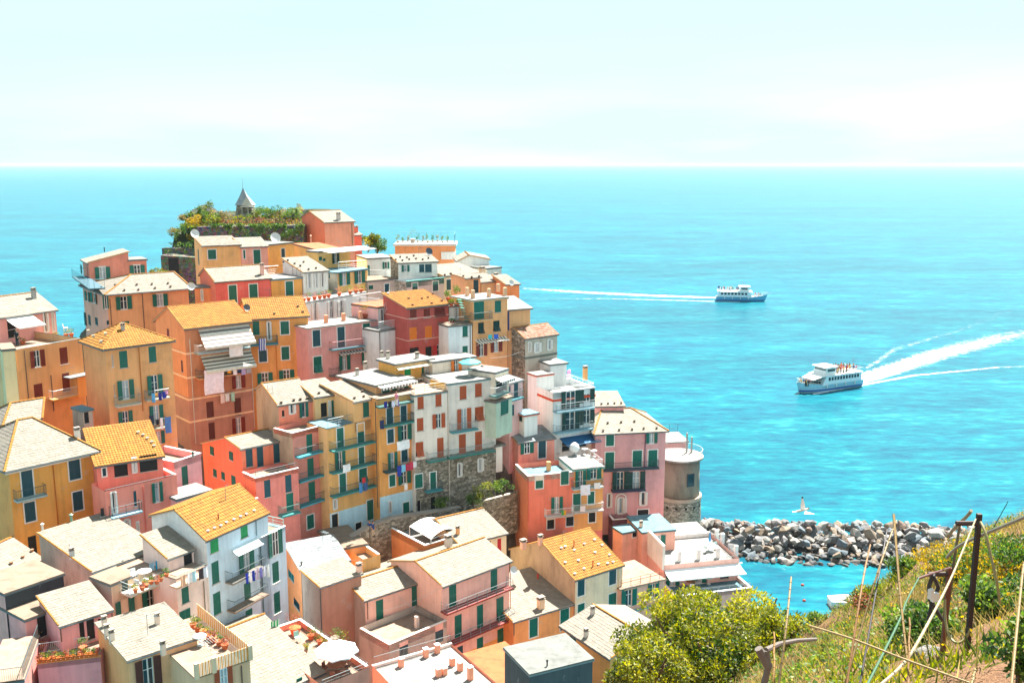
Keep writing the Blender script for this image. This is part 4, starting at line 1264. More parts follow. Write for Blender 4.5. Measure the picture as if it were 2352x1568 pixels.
v = V(r, 'F', (250, 222), D=113.5, R=(575, 172), Lp=(95, 168), H=5, wall='#e8ab1e', left='#e8ab1e', roof='white', oh=0.25, w="cl 325 265 382 320; cg 478 255 500 370; ows 500 255 535 370; cg 535 250 553 375")
awning(v, 'F', 248, 250, 575, 205, 0.9, 0.2, None, '#f0dcb8', val=0.04)
chimney(v, 'F', 125, 165, 24, 30, '#b0a898'); chimney(v, 'F', 180, 180, 28, 48, '#b0a898'); chimney(v, 'F', 438, 175, 30, 30, '#b0a898')
v = V(r, 'F', (690, 395), D=110.5, R=(705, 392), Lp=(552, 280), H=5, wall='#e8b21e', left='#e8b21e', roof='tile', par='', oh=0, fascia=0, base=False)
r = house("low beige wall house with orange shuttered window behind the turquoise sunshade")
v = V(r, 'F', (575, 205), D=115.5, R=(965, 155), L=3, H=4, wall='#dccab4', roof='white', oh=0.05, w="oa 735 200 832 292")
r = house("small sage green house with one green shutter right of the beige house")
v = V(r, 'F', (1138, 558), D=112, R=(1282, 508), L=5, H=2, base=False, wall='#9db09a', roof='tan', oh=0.12, w="cg 1180 548 1250 660")
v = V(r, 'F', (1132, 300), like=v, R=(1250, 290), L=4, H=4, wall='#cfc0a8', roof='white', oh=0.05, base=False, off=-0.6, w="dk 1140 390 1240 490")
awning(v, 'F', 1130, 345, 1245, 320, 1.0, 0.35, 'v', '#e8e4dc', val=0.3)
balcony(v, 'F', 1135, 515, 1260, 490, 0.9, 'railwhite', '#5a8a84')
v = V(r, 'F', (1140, 940), like=v2, R=(1195, 930), L=5, H=1, wall='#dacfc3', roof='tan', base=False, w="ows 1148 820 1182 868")
balcony(v, 'F', 1140, 770, 1210, 755, 0.8, 'railwhite', '#d8d4cc')
r = house("narrow mauve pink house with dark slate roof wedged behind the sage green house")
v = V(r, 'F', (1258, 402), D=117, R=(1375, 372), L=5, H=9, ax='f', prof=[(0, 0), (-1, 0.6)], wall='#c99f9c', roof='bigslate', oh=0.1, w="cd 1298 400 1335 530; cd 1245 420 1262 470; cd 1280 590 1300 680")
balcony(v, 'F', 1280, 560, 1390, 530, 0.8, 'rail', '#3f7f8a')
# dark gap garden wall
r = thing("garden_wall", "low brown rubble garden wall with climbing plants below the stone base", "wall", at_d('F', 1000, 1500, 108))
b = MB(); a, c = at_d('F', 850, 1490, 107), at_d('F', 1330, 1395, 112)
d = c - a; d.z = 0; b.obox(a - Z * 5, d, Vector((0, 0.6, 0)), Z * 5.0); b.build("wall_section", M['stone'], r)
# ------------------------------------------------------------------ upper village
r = house("red house with lattice slate roof and two tall dark green doors")
v = V(r, 'B', (605, 990), D=127, R=(1095, 955), ax='f', gable=((515, 872), (468, 928)), H=9, wall='#cf4b44', left='#dc5a38', roof='slate', oh=0.2, w="cgs 722 1020 800 1170; cgs 905 1010 985 1170")
chimney(v, 'B', 1022, 920, 30, 75, '#d8a898'); G_['red'] = v
v2 = V(r, 'B', (1100, 962), like=v, R=(1372, 938), L=5.5, H=9, wall='#dc8c1a', roof='white', oh=0.15, fascia='#3f8a98', w="cgs 1228 985 1300 1130")
edge_rail(v2, 'BR', 1.1, 'metal', 'line')
r = house("small orange lean-to with slate roof between peach house and red house", "lean-to", None, "lean_to")
v = V(r, 'B', (420, 1030), D=128, R=(560, 1025), L=2.5, H=6, wall='#e07a3c', roof='grey', oh=0.15, w="ows 470 1060 505 1150")
dish(v, 'B', 392, 1065, 0.5)
r = house("yellow house with slate roof and single green window on the crest")
v = V(r, 'B', (490, 672), D=148, R=(828, 660), gable=((415, 592),), H=8, ax='f', wall='#e8b862', roof='slate', oh=0.2, w="cgs 538 703 615 785; < cg 448 695 466 835")
dish(v, 'B', 425, 590, 0.7)
v = V(r, 'B', (832, 682), like=v, R=(1070, 676), L=5.5, H=8, ax='f', prof=[(0, 0), (-1, 1.0)], wall='#dca08c', roof='slate', oh=0.15, off=0.3, w="cgs 853 705 873 780; cgs 943 703 1010 830")
r = house("long yellow house with flat roof edged in orange on the crest")
v = V(r, 'B', (1075, 655), D=156, R=(1300, 632), L=6, H=8, wall='#f0bc4c', roof='grey', oh=0.1, w="cds 1190 693 1225 768")
dish(v, 'B', 1140, 625, 0.9)
v = V(r, 'B', (1512, 700), D=145, Lp=(1302, 645), W=4, H=8, wall='#f0bc4c', left='#e2b244', roof='rust', oh=0.12)
flue(v, 'B', 1455, 640, 60, '#c8a088', 0.12)
r = house("yellow house with white awning over its balcony and four dark shutters")
v = V(r, 'B', (1690, 900), D=137, R=(1952, 868), L=5, H=9, wall='#ecbc5c', left='#8f8a7c', roof='blue', par='', oh=0.2, w="og 1698 910 1800 1010; og 1835 895 1932 992; < cd 1610 900 1625 960")
v2 = V(r, 'B', (1520, 715), D=141, R=(1800, 690), Lp=(1420, 690), H=5, wall='#f0bf58', roof='white', oh=0.1, w="cg 1525 765 1555 795; ok 1640 735 1705 820; cg 1560 780 1585 800")
awning(v2, 'B', 1525, 690, 1930, 675, 2.6, 0.3, None, '#ecebe6', val=0.1)
rail_on(v, 'B', [(1700, 880), (1940, 860)], 1.1, 'railwhite', 'line'); G_['yawn'] = v
r = house("coral red tower house with pale slate roof beside the garden rock")
v = V(r, 'B', (1575, 462), D=163, R=(1838, 456), fit=1378, L=8, ax='f', prof=[(0, 0), (5, 1.6), (-1, .6)], H=12, wall='#dc8066', left='#d8623c', roof='slate', oh=0.2)
chimney(v, 'B', 1700, 438, 30, 50, '#a8a098')
pipe(v, 'B', 1818, 470, 1822, 660)
v2 = V(r, 'B', (1825, 575), D=168, R=(1905, 572), L=4, H=9, wall='#d8553c', roof='slate', ax='f', prof=[(0, 0), (-1, 0.8)], oh=0.15)
chimney(v2, 'B', 1850, 545, 40, 40, '#c8553c')
r = house("grey rendered house with full height windows opening on the potted terrace")
v = V(r, 'B', (1385, 905), D=134, R=(1605, 888), H=7, L=6, ax='f', prof=[(0, 0), (-1, 1.45)], wall='#c8c8c0', roof='slate', oh=0.2, w="ow 1410 912 1475 1040; ow 1480 908 1530 1035; ow 1535 905 1580 1030")
vents(v, 'B', "1435 880;1500 870;1360 850;1310 830;1390 815;1250 800;1210 815", '#4a4a48')
r = house("white arched glass house with a row of pots on its upper terrace")
v = V(r, 'B', (1395, 1170), D=126, R=(1945, 1078), L=5, H=8, wall='#d9dcd9', roof='white', par='F', ph=0.25,
      w="ow 1455 1180 1530 1320; ow 1595 1165 1680 1300; ow 1685 1160 1765 1290; ow 1860 1140 1910 1245")
G_['pots'] = v
r = house("dusty pink house with salmon pillared terrace and striped canopy over its door")
v = V(r, 'B', (1425, 1398), D=119, R=(2052, 1322), L=4.5, H=16, wall='#cf8080', par='', ph=0.0, roof='white', oh=0.12, fascia='#d8a89c',
      w="cds 1468 1420 1540 1555; @C cds 120 920 190 1105; cgs 347 888 412 1015; ogs 330 1110 450 1235; og 132 1160 235 1290; @E tgs 1215 165 1290 295")
balcony(v, 'C', 80, 1135, 372, 1085, 0.9, '#a86a68', '#5a9aa8'); awning(v, 'C', 130, 1140, 350, 1110, 0.7, 0.2, 'v', '#e8d0c8', val=0.15)
balcony(v, 'E', 1380, 345, 1470, 335, 0.8, 'rail', '#8a7a74'); G_['dusty'] = v
for x_ in (1590, 1745, 1895):
    P = v.hit('B', x_, 1398 - (x_ - 1425) * 0.115 - 28); b = MB(); b.cbox(P, 0.4, 0.4, 1.0, v.yaw); b.build("pillar", plaster('#dd9468'), r)
r = house("narrow white house with white spiral stair terrace between pink and dark red houses")
v = V(r, 'C', (490, 948), D=122, R=(762, 905), L=5, H=11, wall='#dfe3e4', roof='white', par='', oh=0.05)
edge_rail(v, 'FR', 1.0, 'railwhite')
v2 = V(r, 'C', (480, 740), D=125.5, R=(742, 700), L=5, H=6, wall='#dcd8d2', left='#cf9a96', roof='rust', par='', oh=0.05, w="ow 490 765 550 880; ow 555 760 612 875")
edge_rail(v2, 'FBL', 1.0, 'railwhite'); pipe(v, 'C', 497, 960, 505, 1150)
b = MB(); C0 = pos(v, 'F', v.W * 0.72, 0, -2.2)
b.tube(C0, C0 + Z * 4.6, 0.06)
for i in range(20):
    a = i * 0.42; b.obox(C0 + Z * (0.22 * i), Vector((math.cos(a), math.sin(a), 0)) * 0.75, Vector((-math.sin(a), math.cos(a), 0)) * 0.28, Z * 0.04)
    b.tube(C0 + Vector((math.cos(a), math.sin(a), 0)) * 0.75 + Z * 0.22 * i, C0 + Vector((math.cos(a), math.sin(a), 0)) * 0.75 + Z * (0.22 * i + 0.9), 0.015, n=4)
b.build("spiral_stair", M['railwhite'], r); G_['wspiral'] = v
r = house("dark red house with amber shutters and orange tiled roof")
v = V(r, 'C', (740, 752), D=121.5, R=(1108, 715), L=6, H=17, ax='f', prof=[(0, 0), (-1, 1.15)], wall='#a5362f', roof='terra', oh=0.25,
      w="ca 762 925 828 1028; ca 900 912 962 1012; ca 1027 898 1090 998; cr 765 765 825 840; cr 888 760 945 830; tr 985 750 1075 820; dk 765 1105 845 1140; dk 905 1095 962 1180; oR 968 1080 1112 1175")
vents(v, 'C', "755 670;872 670;925 660;960 712;790 728;1050 690;970 630", '#6a4a38')
band(v, 'C', 745, 845, '#c08a7c', hh=0.1); band(v, 'C', 745, 1040, '#c08a7c', hh=0.1); G_['dred'] = v
r = house("slender white house with planted terrace right of the dark red house")
v = V(r, 'C', (1108, 905), D=122, R=(1315, 885), L=4, H=12, wall='#dfe3e4', roof='tile', par='', oh=0.1, w="cg 1233 912 1280 1000; cg 1233 1088 1280 1175")
edge_rail(v, 'F', 0.9, 'rail'); pipe(v, 'C', 1302, 900, 1310, 1170); G_['wplant'] = v
v2 = V(r, 'C', (1095, 730), D=125.5, R=(1240, 715), L=4, H=5, wall='#e0e0da', roof='tile', par='', oh=0.1, base=False, w="cg 1098 745 1112 830; ow 1160 745 1198 840"); G_['wplant2'] = v2
b = MB()
for i in range(9):
    b.obox(pos(v, 'F', v.W * 0.62 + 0.12 * i, 0.15 + 0.35 * (8 - i) , -0.6), v.f * 0.3, -v.n * 1.0, Z * 0.06)
b.build("steps", plain('#2f8a7c', 0.6), r)
r = house("peach yellow house with green door balcony and striped shop awning")
v = V(r, 'C', (1325, 678), D=124, R=(1632, 648), L=5, H=15, wall='#e4a25c', roof='white', par='', oh=0.15, fascia='#c8b090',
      w="cg 1335 695 1425 845; cg 1520 685 1575 782; tk 1372 882 1420 970; tk 1507 865 1560 950; or 1350 1060 1450 1168; or 1480 1045 1582 1130")
balcony(v, 'C', 1330, 872, 1505, 855, 0.8, 'rail', '#d8a878'); awning(v, 'C', 1345, 1030, 1612, 995, 1.0, 0.35, 'v', '#e8dcc8', val=0.1); G_['peachy'] = v
for x_, y_ in ((1275, 640), (1325, 665), (1468, 650), (1550, 605), (1610, 640)):
    P = v.hit('C', x_, y_); b = MB(); b.cbox(P, 0.4, 0.4, 1.1, v.yaw); b.build("pillar", plaster('#d8a878'), r)
r = house("plain peach house with dazzling white roof and navy fascia at the village edge")
v = V(r, 'C', (1635, 762), D=128, R=(1835, 748), L=5, H=9, wall='#e6ac6a', roof='white', oh=0.45, fascia='#3a3f78', ax='f', prof=[(0, 0), (-1, 0.8)])
pipe(v, 'C', 1640, 760, 1650, 945, '#3a3f78', r=0.14)
r = house("large blank orange block with railed flat roof garden")
v = V(r, 'C', (632, 185), D=170, R=(1165,), yaw=2, L=8, H=12, wall='#dc7c3c', roof='white', oh=0.3, fascia='#e0d8cc'); edge_rail(v, 'BR', 1.6, '#7fb8c4', 'line'); G_['garden'] = v
b = MB(); b.obox(pos(v, 'F', 8.0, -2.6, 0), v.f * 2.5, v.n * 0.3, Z * 1.3); b.build("wall_panel", M['white'], r)
r = house("grey house with speckled slate roof and teal balcony full of chairs")
v = V(r, 'C', (662, 352), D=144, R=(1010, 338), L=4.2, H=6, ax='f', prof=[(0, 0), (-1, 0.8)], wall='#c9ccc4', left='stone', roof='slate', oh=0.2, w="og 690 370 762 425; cd 848 362 895 430; cd 900 360 960 430")
vents(v, 'C', "640 325;700 330;760 320;820 315;880 322;930 310;600 310;680 300;740 305;800 290", '#4a3a2c'); dish(v, 'C', 935, 280, 0.6, '#3a4a58')
v2 = V(r, 'C', (738, 515), D=139, R=(1070, 480), Lp=(630, 490), H=8, wall='#b5a8a4', left='stone', roof='blue', par='F', ph=0.8, parm='#2f7a70', capm='#3f9a90', w="cds 785 530 835 612; cds 967 515 1018 595; @C cds 1090 497 1127 587")
G_['teal'] = v2
r = house("white terrace house with slatted pergola next to the yellow awning house")
v = V(r, 'C', (385, 312), D=144, R=(622, 340), W=None, L=6, yaw=24, H=9, wall='#d3d6d3', roof='white', oh=0.1, w="cg 385 370 410 470; cg 525 340 580 400") if False else V(r, 'C', (385, 305), D=148, R=(620,), L=6, yaw=24, H=9, wall='#d3d6d3', roof='white', oh=0.1, w="cg 387 370 410 470; og 520 340 585 400")
v2 = V(r, 'C', (390, 505), D=141, R=(640, 482), L=5, H=8, wall='#a89488', left='stone', roof='tan', par='', oh=0.15, w="cds 540 535 585 615; cg 398 550 440 580")
rail_on(v2, 'C', [(395, 470), (625, 470)], 1.0, 'railwhite', 'line')
r = house("peach cottage with white slate roof and blue-green door in the upper village")
v = V(r, 'C', (1258, 490), D=136, R=(1392, 478), Lp=(1130, 460), H=8, ax='f', prof=[(0, 0), (-1, 0.3)], wall='#dca866', left='#d8a468', roof='slate', oh=0.15, w="cd 1330 500 1375 615")
vents(v, 'C', "1240 470;1315 480;1380 472;1075 460;1130 450", '#4a3a2c')
r = house("long low house with tan slate roof behind the peach cottage")
v = V(r, 'C', (1065, 468), D=146, R=(1400, 438), L=6, H=7, ax='f', prof=[(0, 0), (-1, 1.0)], wall='#cfb892', roof='slate', oh=0.15)
chimney(v, 'C', 1408, 455, 44, 55, '#c8a888')
r = house("cream yellow cottage with white slate roof and small chimney")
v = V(r, 'C', (1400, 525), D=138, R=(1628, 505), L=6, H=8, ax='f', prof=[(0, 0), (-1, 0.45)], wall='#dcc488', roof='slate', oh=0.15, w="ow 1515 540 1555 600")
chimney(v, 'C', 1530, 490, 36, 35, '#b8987c')
r = house("pale grey gabled house at the top right of the village")
v = V(r, 'C', (1190, 335), D=160, R=(1470,), yaw=8, L=7, H=9, ax='l', gable=((1290, 285), (1472, 318)), wall='#c8ccca', roof='slate', oh=0.2)
v2 = V(r, 'C', (1450, 395), D=156, R=(1580, 382), L=4, H=8, wall='#b9b8b0', roof='grey', oh=0.05)
r = house("tiny orange house with white roof at the seaward edge")
v = V(r, 'C', (1622, 545), D=135, R=(1738, 540), L=6, H=7, wall='#e0752c', roof='slate', ax='f', prof=[(0, 0), (-1, 0.7)], oh=0.12); dish(v, 'C', 1665, 560, 0.4)
r = house("weathered grey stone house with pale orange roof and three blue-white windows")
v = V(r, 'C', (1790, 1022), D=126, R=(2075, 982), ax='f', gable=((1697, 930), (1617, 972)), H=19, wall='#a39c8c', left='stone', roof='paleterra', oh=0.2, w="ows 1812 1055 1842 1130; ows 1862 1065 1932 1135; ows 1980 1035 2030 1112")
band(v, 'C', 1790, 1195, '#5a6058', hh=0.3); G_['weather'] = v

# ------------------------------------------------------------------ seaward point
r = house("white tower house with red-orange bands, two balconies and railed roof terrace")
v = V(r, 'G', (602, 352), D=119, R=(972, 305), L=6, H=13, wall='#d8dcda', left='#e0ded8', roof='white', par='FRB', ph=0.7, parm='#d4dadb',
      w="ok 672 345 830 500; ok 832 330 965 425; ok 672 530 830 680; ok 832 512 965 615; dk 680 790 745 860; dk 830 790 895 820")
b = MB(); b.obox(v.K - v.f * 0.08 - v.l * 0.08 - Z * 1.15, v.f * (v.W + 0.16), v.l * 4.0, Z * 0.28); b.build("painted_band", plain('#cc4a24', 0.7), r)
balcony(v, 'G', 632, 532, 975, 492, 1.0, 'metal', '#7fa8b4', 'line'); balcony(v, 'G', 632, 728, 960, 672, 1.0, 'metal', '#7fa8b4', 'line')
awning(v, 'G', 655, 745, 955, 715, 2.0, 0.5, None, '#1c5a86', val=0.15); edge_rail(v, 'FRB', 0.5, 'railwhite', 'line')
G_['tower'] = v
v2 = V(r, 'G', (455, 195), D=122.5, R=(605, 175), Lp=(375, 140), H=16, wall='#dcdfdc', left='#dfe5e4', roof='white', oh=0.08, fascia='#cc4a24')
v3 = V(r, 'G', (345, 545), D=117.5, R=(462, 525), Lp=(258, 488), H=5, wall='#dcdcd6', left='#d4d0c8', roof='blue', oh=0.2, fascia='#c8501c', w="< ck 305 525 328 605")
v4 = V(r, 'G', (575, 95), D=125, R=(720, 80), L=4, H=3, wall='#d8dcda', roof='white', oh=0.2, base=False)
chimney(v, 'G', 885, 222, 36, 90, '#e0a050')
r = house("coral house with teal slate roof behind a blue floored terrace")
v = V(r, 'G', (292, 800), D=116, R=(612, 755), L=3.4, H=8, ax='f', prof=[(0, 0), (-1, 0.8)], wall='#d47a6c', roof='bigslate', oh=0.15, w="og 305 795 425 880; cds 470 780 535 925")
v2 = V(r, 'G', (375, 1092), D=109.5, R=(785, 1022), fit=262, L=5.0, H=11, wall='#d65e46', left='#dd6a3a', par='FLR', ph=0.6, parm='#e4d4c0', roof='blue',
       w="cgs 445 1092 510 1195; cgs 670 1050 735 1160; og 580 1280 685 1410; dks 548 1480 610 1555; dks 718 1450 778 1530; @K dks 68 275 125 350")
v3 = V(r, 'G', (785, 1028), like=v2, R=(1048, 982), L=5, H=13, wall='#dd9434', roof='white', par='', oh=0.12, fascia='#5aa098', low=(-8.0, '#d65e50', 'F'),
       w="ogs 795 1045 890 1185; ogs 895 1020 1025 1110; cgs 778 1250 840 1400; cgs 910 1230 965 1335; dks 917 1412 975 1495")
edge_rail(v3, 'FR', 0.8, 'railwhite', 'line'); G_['coralt'] = v2; G_['egg'] = v3
balcony(v2, 'G', 540, 1480, 784, 1440, 0.9, 'railwhite', '#c0b0a8'); balcony(v3, 'G', 786, 1440, 1052, 1392, 0.9, 'railwhite', '#c0b0a8'); balcony(v3, 'G', 780, 1232, 1050, 1180, 0.8, 'rail', '#b0c0c0')
pipe(v2, 'G', 378, 1100, 382, 1500, '#c85a40')
b = MB(); P = v2.hit('G', 560, 1040); b.cbox(P, 0.45, 0.45, 1.1, v2.yaw); b.build("pillar", plaster('#e09a4c'), r)
r = house("dusky pink house with broad white hip roof joined to the round tower")
v = V(r, 'G', (975, 718), D=120, R=(1602, 688), L=9, H=11, base=False, wall='#c47f86', roof='slate', hip=(2.4, 6.4, 1.6, 6.0), oh=0.3,
      w="cgs 1072 718 1140 820; ogs 1425 700 1525 795; cgs 1065 880 1140 1030; cgs 1308 865 1387 1005; cgs 1447 860 1523 1005; ok 1122 1055 1270 1215; ok 1262 1055 1415 1200; ows 1072 1250 1125 1365; ows 1363 1235 1437 1345; dks 1352 1390 1445 1470; ows 1165 1285 1240 1420")
vents(v, 'G', "1045 692;1187 685;1302 680;1405 672;1520 668;1085 622;1205 615;1322 608", '#5a5048')
balcony(v, 'G', 1050, 1055, 1545, 1028, 0.9, 'rail', '#3a4a58'); balcony(v, 'G', 1130, 1242, 1425, 1222, 0.9, 'rail', '#3a3a58'); pipe(v, 'G', 1420, 720, 1425, 1200, '#4a3f60')
G_['dusky'] = v
BASES.append((15, 124, 8.0, 4.5))
# arched door surround
b = MB(); e_, n_ = v.f, v.n
u0, h0 = on_face(v, 'F', 'G', 1150, 1420); u1, h1 = on_face(v, 'F', 'G', 1255, 1290)
cx, rr = (u0 + u1) / 2, (u1 - u0) / 2
for k in range(10):
    a0, a1 = math.pi * k / 10, math.pi * (k + 1) / 10
    P = [pos(v, 'F', cx + q * math.cos(a), h1 + q * math.sin(a), d) for d in (0.002, 0.06) for (q, a) in ((rr, a0), (rr, a1), (rr - .16, a1), (rr - .16, a0))]
    b.hexa(P)
for uu in (u0, u1 - 0.16): b.obox(pos(v, 'F', uu, h0, 0.002), e_ * 0.16, n_ * 0.058, Z * (h1 - h0))
b.build("door_arch", M['white'], r)
v2 = V(r, 'G', (975, 472), D=126, R=(1228, 468), L=6, H=5, ax='f', prof=[(0, 0), (-1, 0.5)], wall='#cf8c88', roof='slate', oh=0.3, base=False)
vents(v2, 'G', "1030 455;1088 452;1145 450;1205 448", '#3a3430')
v3 = V(r, 'G', (1130, 1480), like=v, R=(1300, 1465), L=2.0, H=5, off=2.0, wall='#8a5a70', par='FL', ph=0.9, roof='blue', base=False)

# round tower
Ct = at_d('G', 1725, 905, 136) ; base_z = 1.0
r = thing("round_tower", "round weathered stone tower with rooftop terrace standing at the sea", "tower", (Ct.x, Ct.y, base_z), "towers on the sea point")
del r["group"]
H_ = Ct.z - base_z
b = MB(); b.lathe((Ct.x, Ct.y, base_z - 3), [(3.75, 0), (3.45, 3), (3.2, 3 + H_ * 0.55), (3.22, 3 + H_ * 0.56)], 40); b.build("tower_base", M['stone'], r, smooth=False)
b = MB(); b.lathe((Ct.x, Ct.y, base_z + H_ * 0.585), [(3.0, 0), (2.92, H_ * 0.2), (2.88, H_ * 0.39)], 40); b.build("tower_wall", concrete('tower_render', '#857e70'), r, smooth=True)
b = MB(); b.lathe((Ct.x, Ct.y, base_z + H_ * 0.55), [(3.3, 0), (3.34, 0.2), (3.3, H_ * 0.035), (3.05, H_ * 0.036)], 40); b.build("string_course", plaster('#8f8472'), r)
b = MB(); b.lathe((Ct.x, Ct.y, Ct.z - 0.35), [(2.9, 0), (3.35, 0.12), (3.4, 0.3), (3.4, 0.4)], 40); b.build("terrace_floor", M['roofwhite'], r)
pts = [Vector((Ct.x + 3.25 * math.cos(a), Ct.y + 3.25 * math.sin(a), Ct.z + 0.05)) for a in [math.radians(x) for x in range(-150, 151, 12)]]
railing(r, pts, 1.0, 'railwhite', 0.25)
for ang, zz in ((-66, 0.78),):
    a = math.radians(ang); o_ = Vector((math.cos(a), math.sin(a), 0)); t_ = Vector((-math.sin(a), math.cos(a), 0))
    c = Vector((Ct.x, Ct.y, base_z + H_ * 0.72)) + o_ * 2.8
    b = MB(); b.obox(c - t_ * 0.6, t_ * 1.2, o_ * 0.16, Z * 1.9); w_ = b.build("window", plain('#3a4448', .8), r)
    b = MB(); b.obox(c - t_ * 0.5 + o_ * 0.14 + Z * .1, t_ * 1.0, o_ * 0.03, Z * 1.7); b.build("pane", M['glass'], w_)
for k in range(-3, 3):
    a = math.radians(-80 + k * 24); o_ = Vector((math.cos(a), math.sin(a), 0)); t_ = Vector((-math.sin(a), math.cos(a), 0))
    c = Vector((Ct.x, Ct.y, base_z + H_ * 0.55 - 1.0)) + o_ * 3.1
    b = MB(); b.obox(c - t_ * 0.17, t_ * 0.34, o_ * 0.16, Z * 0.34); b.build("loophole", M['dark'], r)
b = MB()
for dx, hh in ((1.2, 3.0), (1.9, 2.4)): b.tube(Vector((Ct.x + dx, Ct.y + 1.2, Ct.z)), Vector((Ct.x + dx, Ct.y + 1.2, Ct.z + hh)), 0.14, n=8)
b.build("flue_pipe", M['metal'], r)
BASES.append((Ct.x, Ct.y, -1.0, 1.8))
# white tower deck parts behind (roof terrace with pots)
r = house("low white roof terrace with pergola wires between dusky house and round tower")
v = V(r, 'G', (1595, 785), D=141, R=(1800, 780), L=5, H=10, base=False, yaw=8, wall='#cf8c88', roof='white', oh=0.1)
G_['rooftw'] = v; edge_rail(v, 'B', 1.2, 'rail', 'line')
# quay level buildings
r = house("low pink house with blue shaded flat roof below the round tower")
v = V(r, 'K', (565, 415), D=113, R=(725, 385), Lp=(478, 368), H=6, wall='#d9a088', roof='blue', oh=0.1, w="dks 652 415 695 450")  # blue of the shaded roof is put into its colour
v2 = V(r, 'K', (740, 410), D=112, R=(1032, 385), L=5.5, H=6, wall='#dd9f88', roof='blue', oh=0.1, w="og 805 445 940 545"); chimney(v, 'K', 728, 395, 26, 70, '#c8a888')
r = house("white terraced seaside house with long white awning over glass doors")
v = V(r, 'K', (932, 705), D=107, R=(1602, 642), L=8.5, H=6, wall='#d8a394', par='LB', ph=0.5, parm='#d8d4cc', roof='white', low=None,
      w="ogs 945 770 1065 880; ogs 1168 765 1308 855; dk 1432 740 1508 820")
edge_rail(v, 'FR', 0.7, 'metal', 'line', base=-0.4)
for x_, y_ in ((1065, 670), (1237, 655), (1408, 640), (1570, 620), (1398, 480), (1450, 510)):
    P = v.hit('K', x_, y_); b = MB(); b.cbox(P, 0.4, 0.4, 1.3, v.yaw); b.build("pillar", M['white'], r)
awning(v, 'K', 935, 745, 1600, 690, 2.0, 0.45, None, '#dce4e2', val=0.12); G_['quay'] = v
v2 = V(r, 'K', (1040, 985), D=103.5, R=(1712, 905), L=4.5, H=4, wall='#d8a394', par='FRL', ph=0.45, parm='#dcb8a8', roof='blue')
edge_rail(v2, 'F', 0.5, 'metal', 'line'); G_['quayt'] = v2
b = MB(); b.obox(pos(v, 'F', -0.2, -0.6, -5), v.f * 0.3, v.n * 5.0, Z * 3.0); b.build("side_wall", plaster('#cfc4ba'), r)
r = house("white rendered quay building beside the round tower foot")
v = V(r, 'K', (1020, 500), D=121, R=(1390, 470), L=6.5, H=4, wall='#d8d8d2', roof='white', oh=0.0, fascia=0)
r = house("pale pink house with timber railed terrace and green shutters above the tree")
v = V(r, 'K', (548, 918), D=101, R=(938, 825), L=6, H=10, wall='#d9a892', par='', ph=0.0, roof='tile', oh=0.1, fascia='#c8a890',
      w="ogs 550 920 685 1050; og 785 868 880 988; og 575 1130 678 1215")
edge_rail(v, 'F', 0.9, '#a85c34', 'line'); edge_rail(v, 'F', 0.55, '#a85c34', 'line'); G_['timber'] = v
balcony(v, 'K', 575, 1140, 920, 1060, 0.4, 'metal', '#6fa0a4', 'line', h=0.1)
# ------------------------------------------------------------------ sea
def sea_mat(nt, b):
    geo = N(nt, "ShaderNodeNewGeometry")
    def nz(scale, sc, detail=4, rough=0.6, rot=0.0):
        mp = N(nt, "ShaderNodeMapping"); mp.inputs["Scale"].default_value = sc; mp.inputs["Rotation"].default_value = (0, 0, rot)
        nt.links.new(geo.outputs["Position"], mp.inputs[0])
        n = N(nt, "ShaderNodeTexNoise"); n.inputs["Scale"].default_value = scale; n.inputs["Detail"].default_value = detail; n.inputs["Roughness"].default_value = rough
        nt.links.new(mp.outputs[0], n.inputs["Vector"]); return n
    a0 = nz(0.8, (0.4, 1.0, 1), 5, 0.65, 0.25); a1 = nz(0.34, (0.3, 1.0, 1), 6, 0.68, 0.05)
    a = N(nt, 'ShaderNodeMixRGB'); a.inputs[0].default_value = .55; nt.links.new(a0.outputs[0], a.inputs[1]); nt.links.new(a1.outputs[0], a.inputs[2])
    c = nz(0.09, (0.35, 1.0, 1), 4, 0.55, -0.15)
    d = nz(0.012, (0.3, 1.3, 1), 4, 0.6, 0.1)
    ad = N(nt, "ShaderNodeMath", operation='MULTIPLY_ADD'); ad.inputs[1].default_value = 0.25
    nt.links.new(c.outputs[0], ad.inputs[0]); 
    h1 = N(nt, "ShaderNodeMath", operation='MULTIPLY'); h1.inputs[1].default_value = 0.75
    nt.links.new(a.outputs[0], h1.inputs[0]); nt.links.new(h1.outputs[0], ad.inputs[2])
    r = ramp(nt, ad.outputs[0], [(0.41, (0.0, 0.065, 0.11)), (0.49, (0.0, 0.10, 0.142)), (0.55, (0.0, 0.135, 0.165)), (0.65, (0.035, 0.25, 0.27))])
    r2 = ramp(nt, d.outputs[0], [(0.35, 0.84), (0.65, 1.12)])
    m = mixc(nt, 1.0, r.outputs[0], r2.outputs[0], 'MULTIPLY')
    nt.links.new(m.outputs[0], b.inputs["Base Color"])
    b.inputs["Roughness"].default_value = 0.3
    b.inputs["IOR"].default_value = 1.33
    b.inputs["Specular IOR Level"].default_value = 0.2
    bump(nt, b, ad.outputs[0], 0.35, 0.7)
me = bpy.data.meshes.new("sea")
ys = [-400, 0, 100, 200, 400, 800, 2000, 6000, 20000, 60000]; xs = [-40000, -8000, -1500, -300, 0, 300, 1500, 8000, 40000]
vv = [(x, y, 0.0) for y in ys for x in xs]
ff = [(j * 9 + i, j * 9 + i + 1, (j + 1) * 9 + i + 1, (j + 1) * 9 + i) for j in range(9) for i in range(8)]
me.from_pydata(vv, [], ff); me.materials.append(mat('sea_water', sea_mat))
sea = bpy.data.objects.new("sea", me); COL.objects.link(sea); sea["kind"] = "structure"

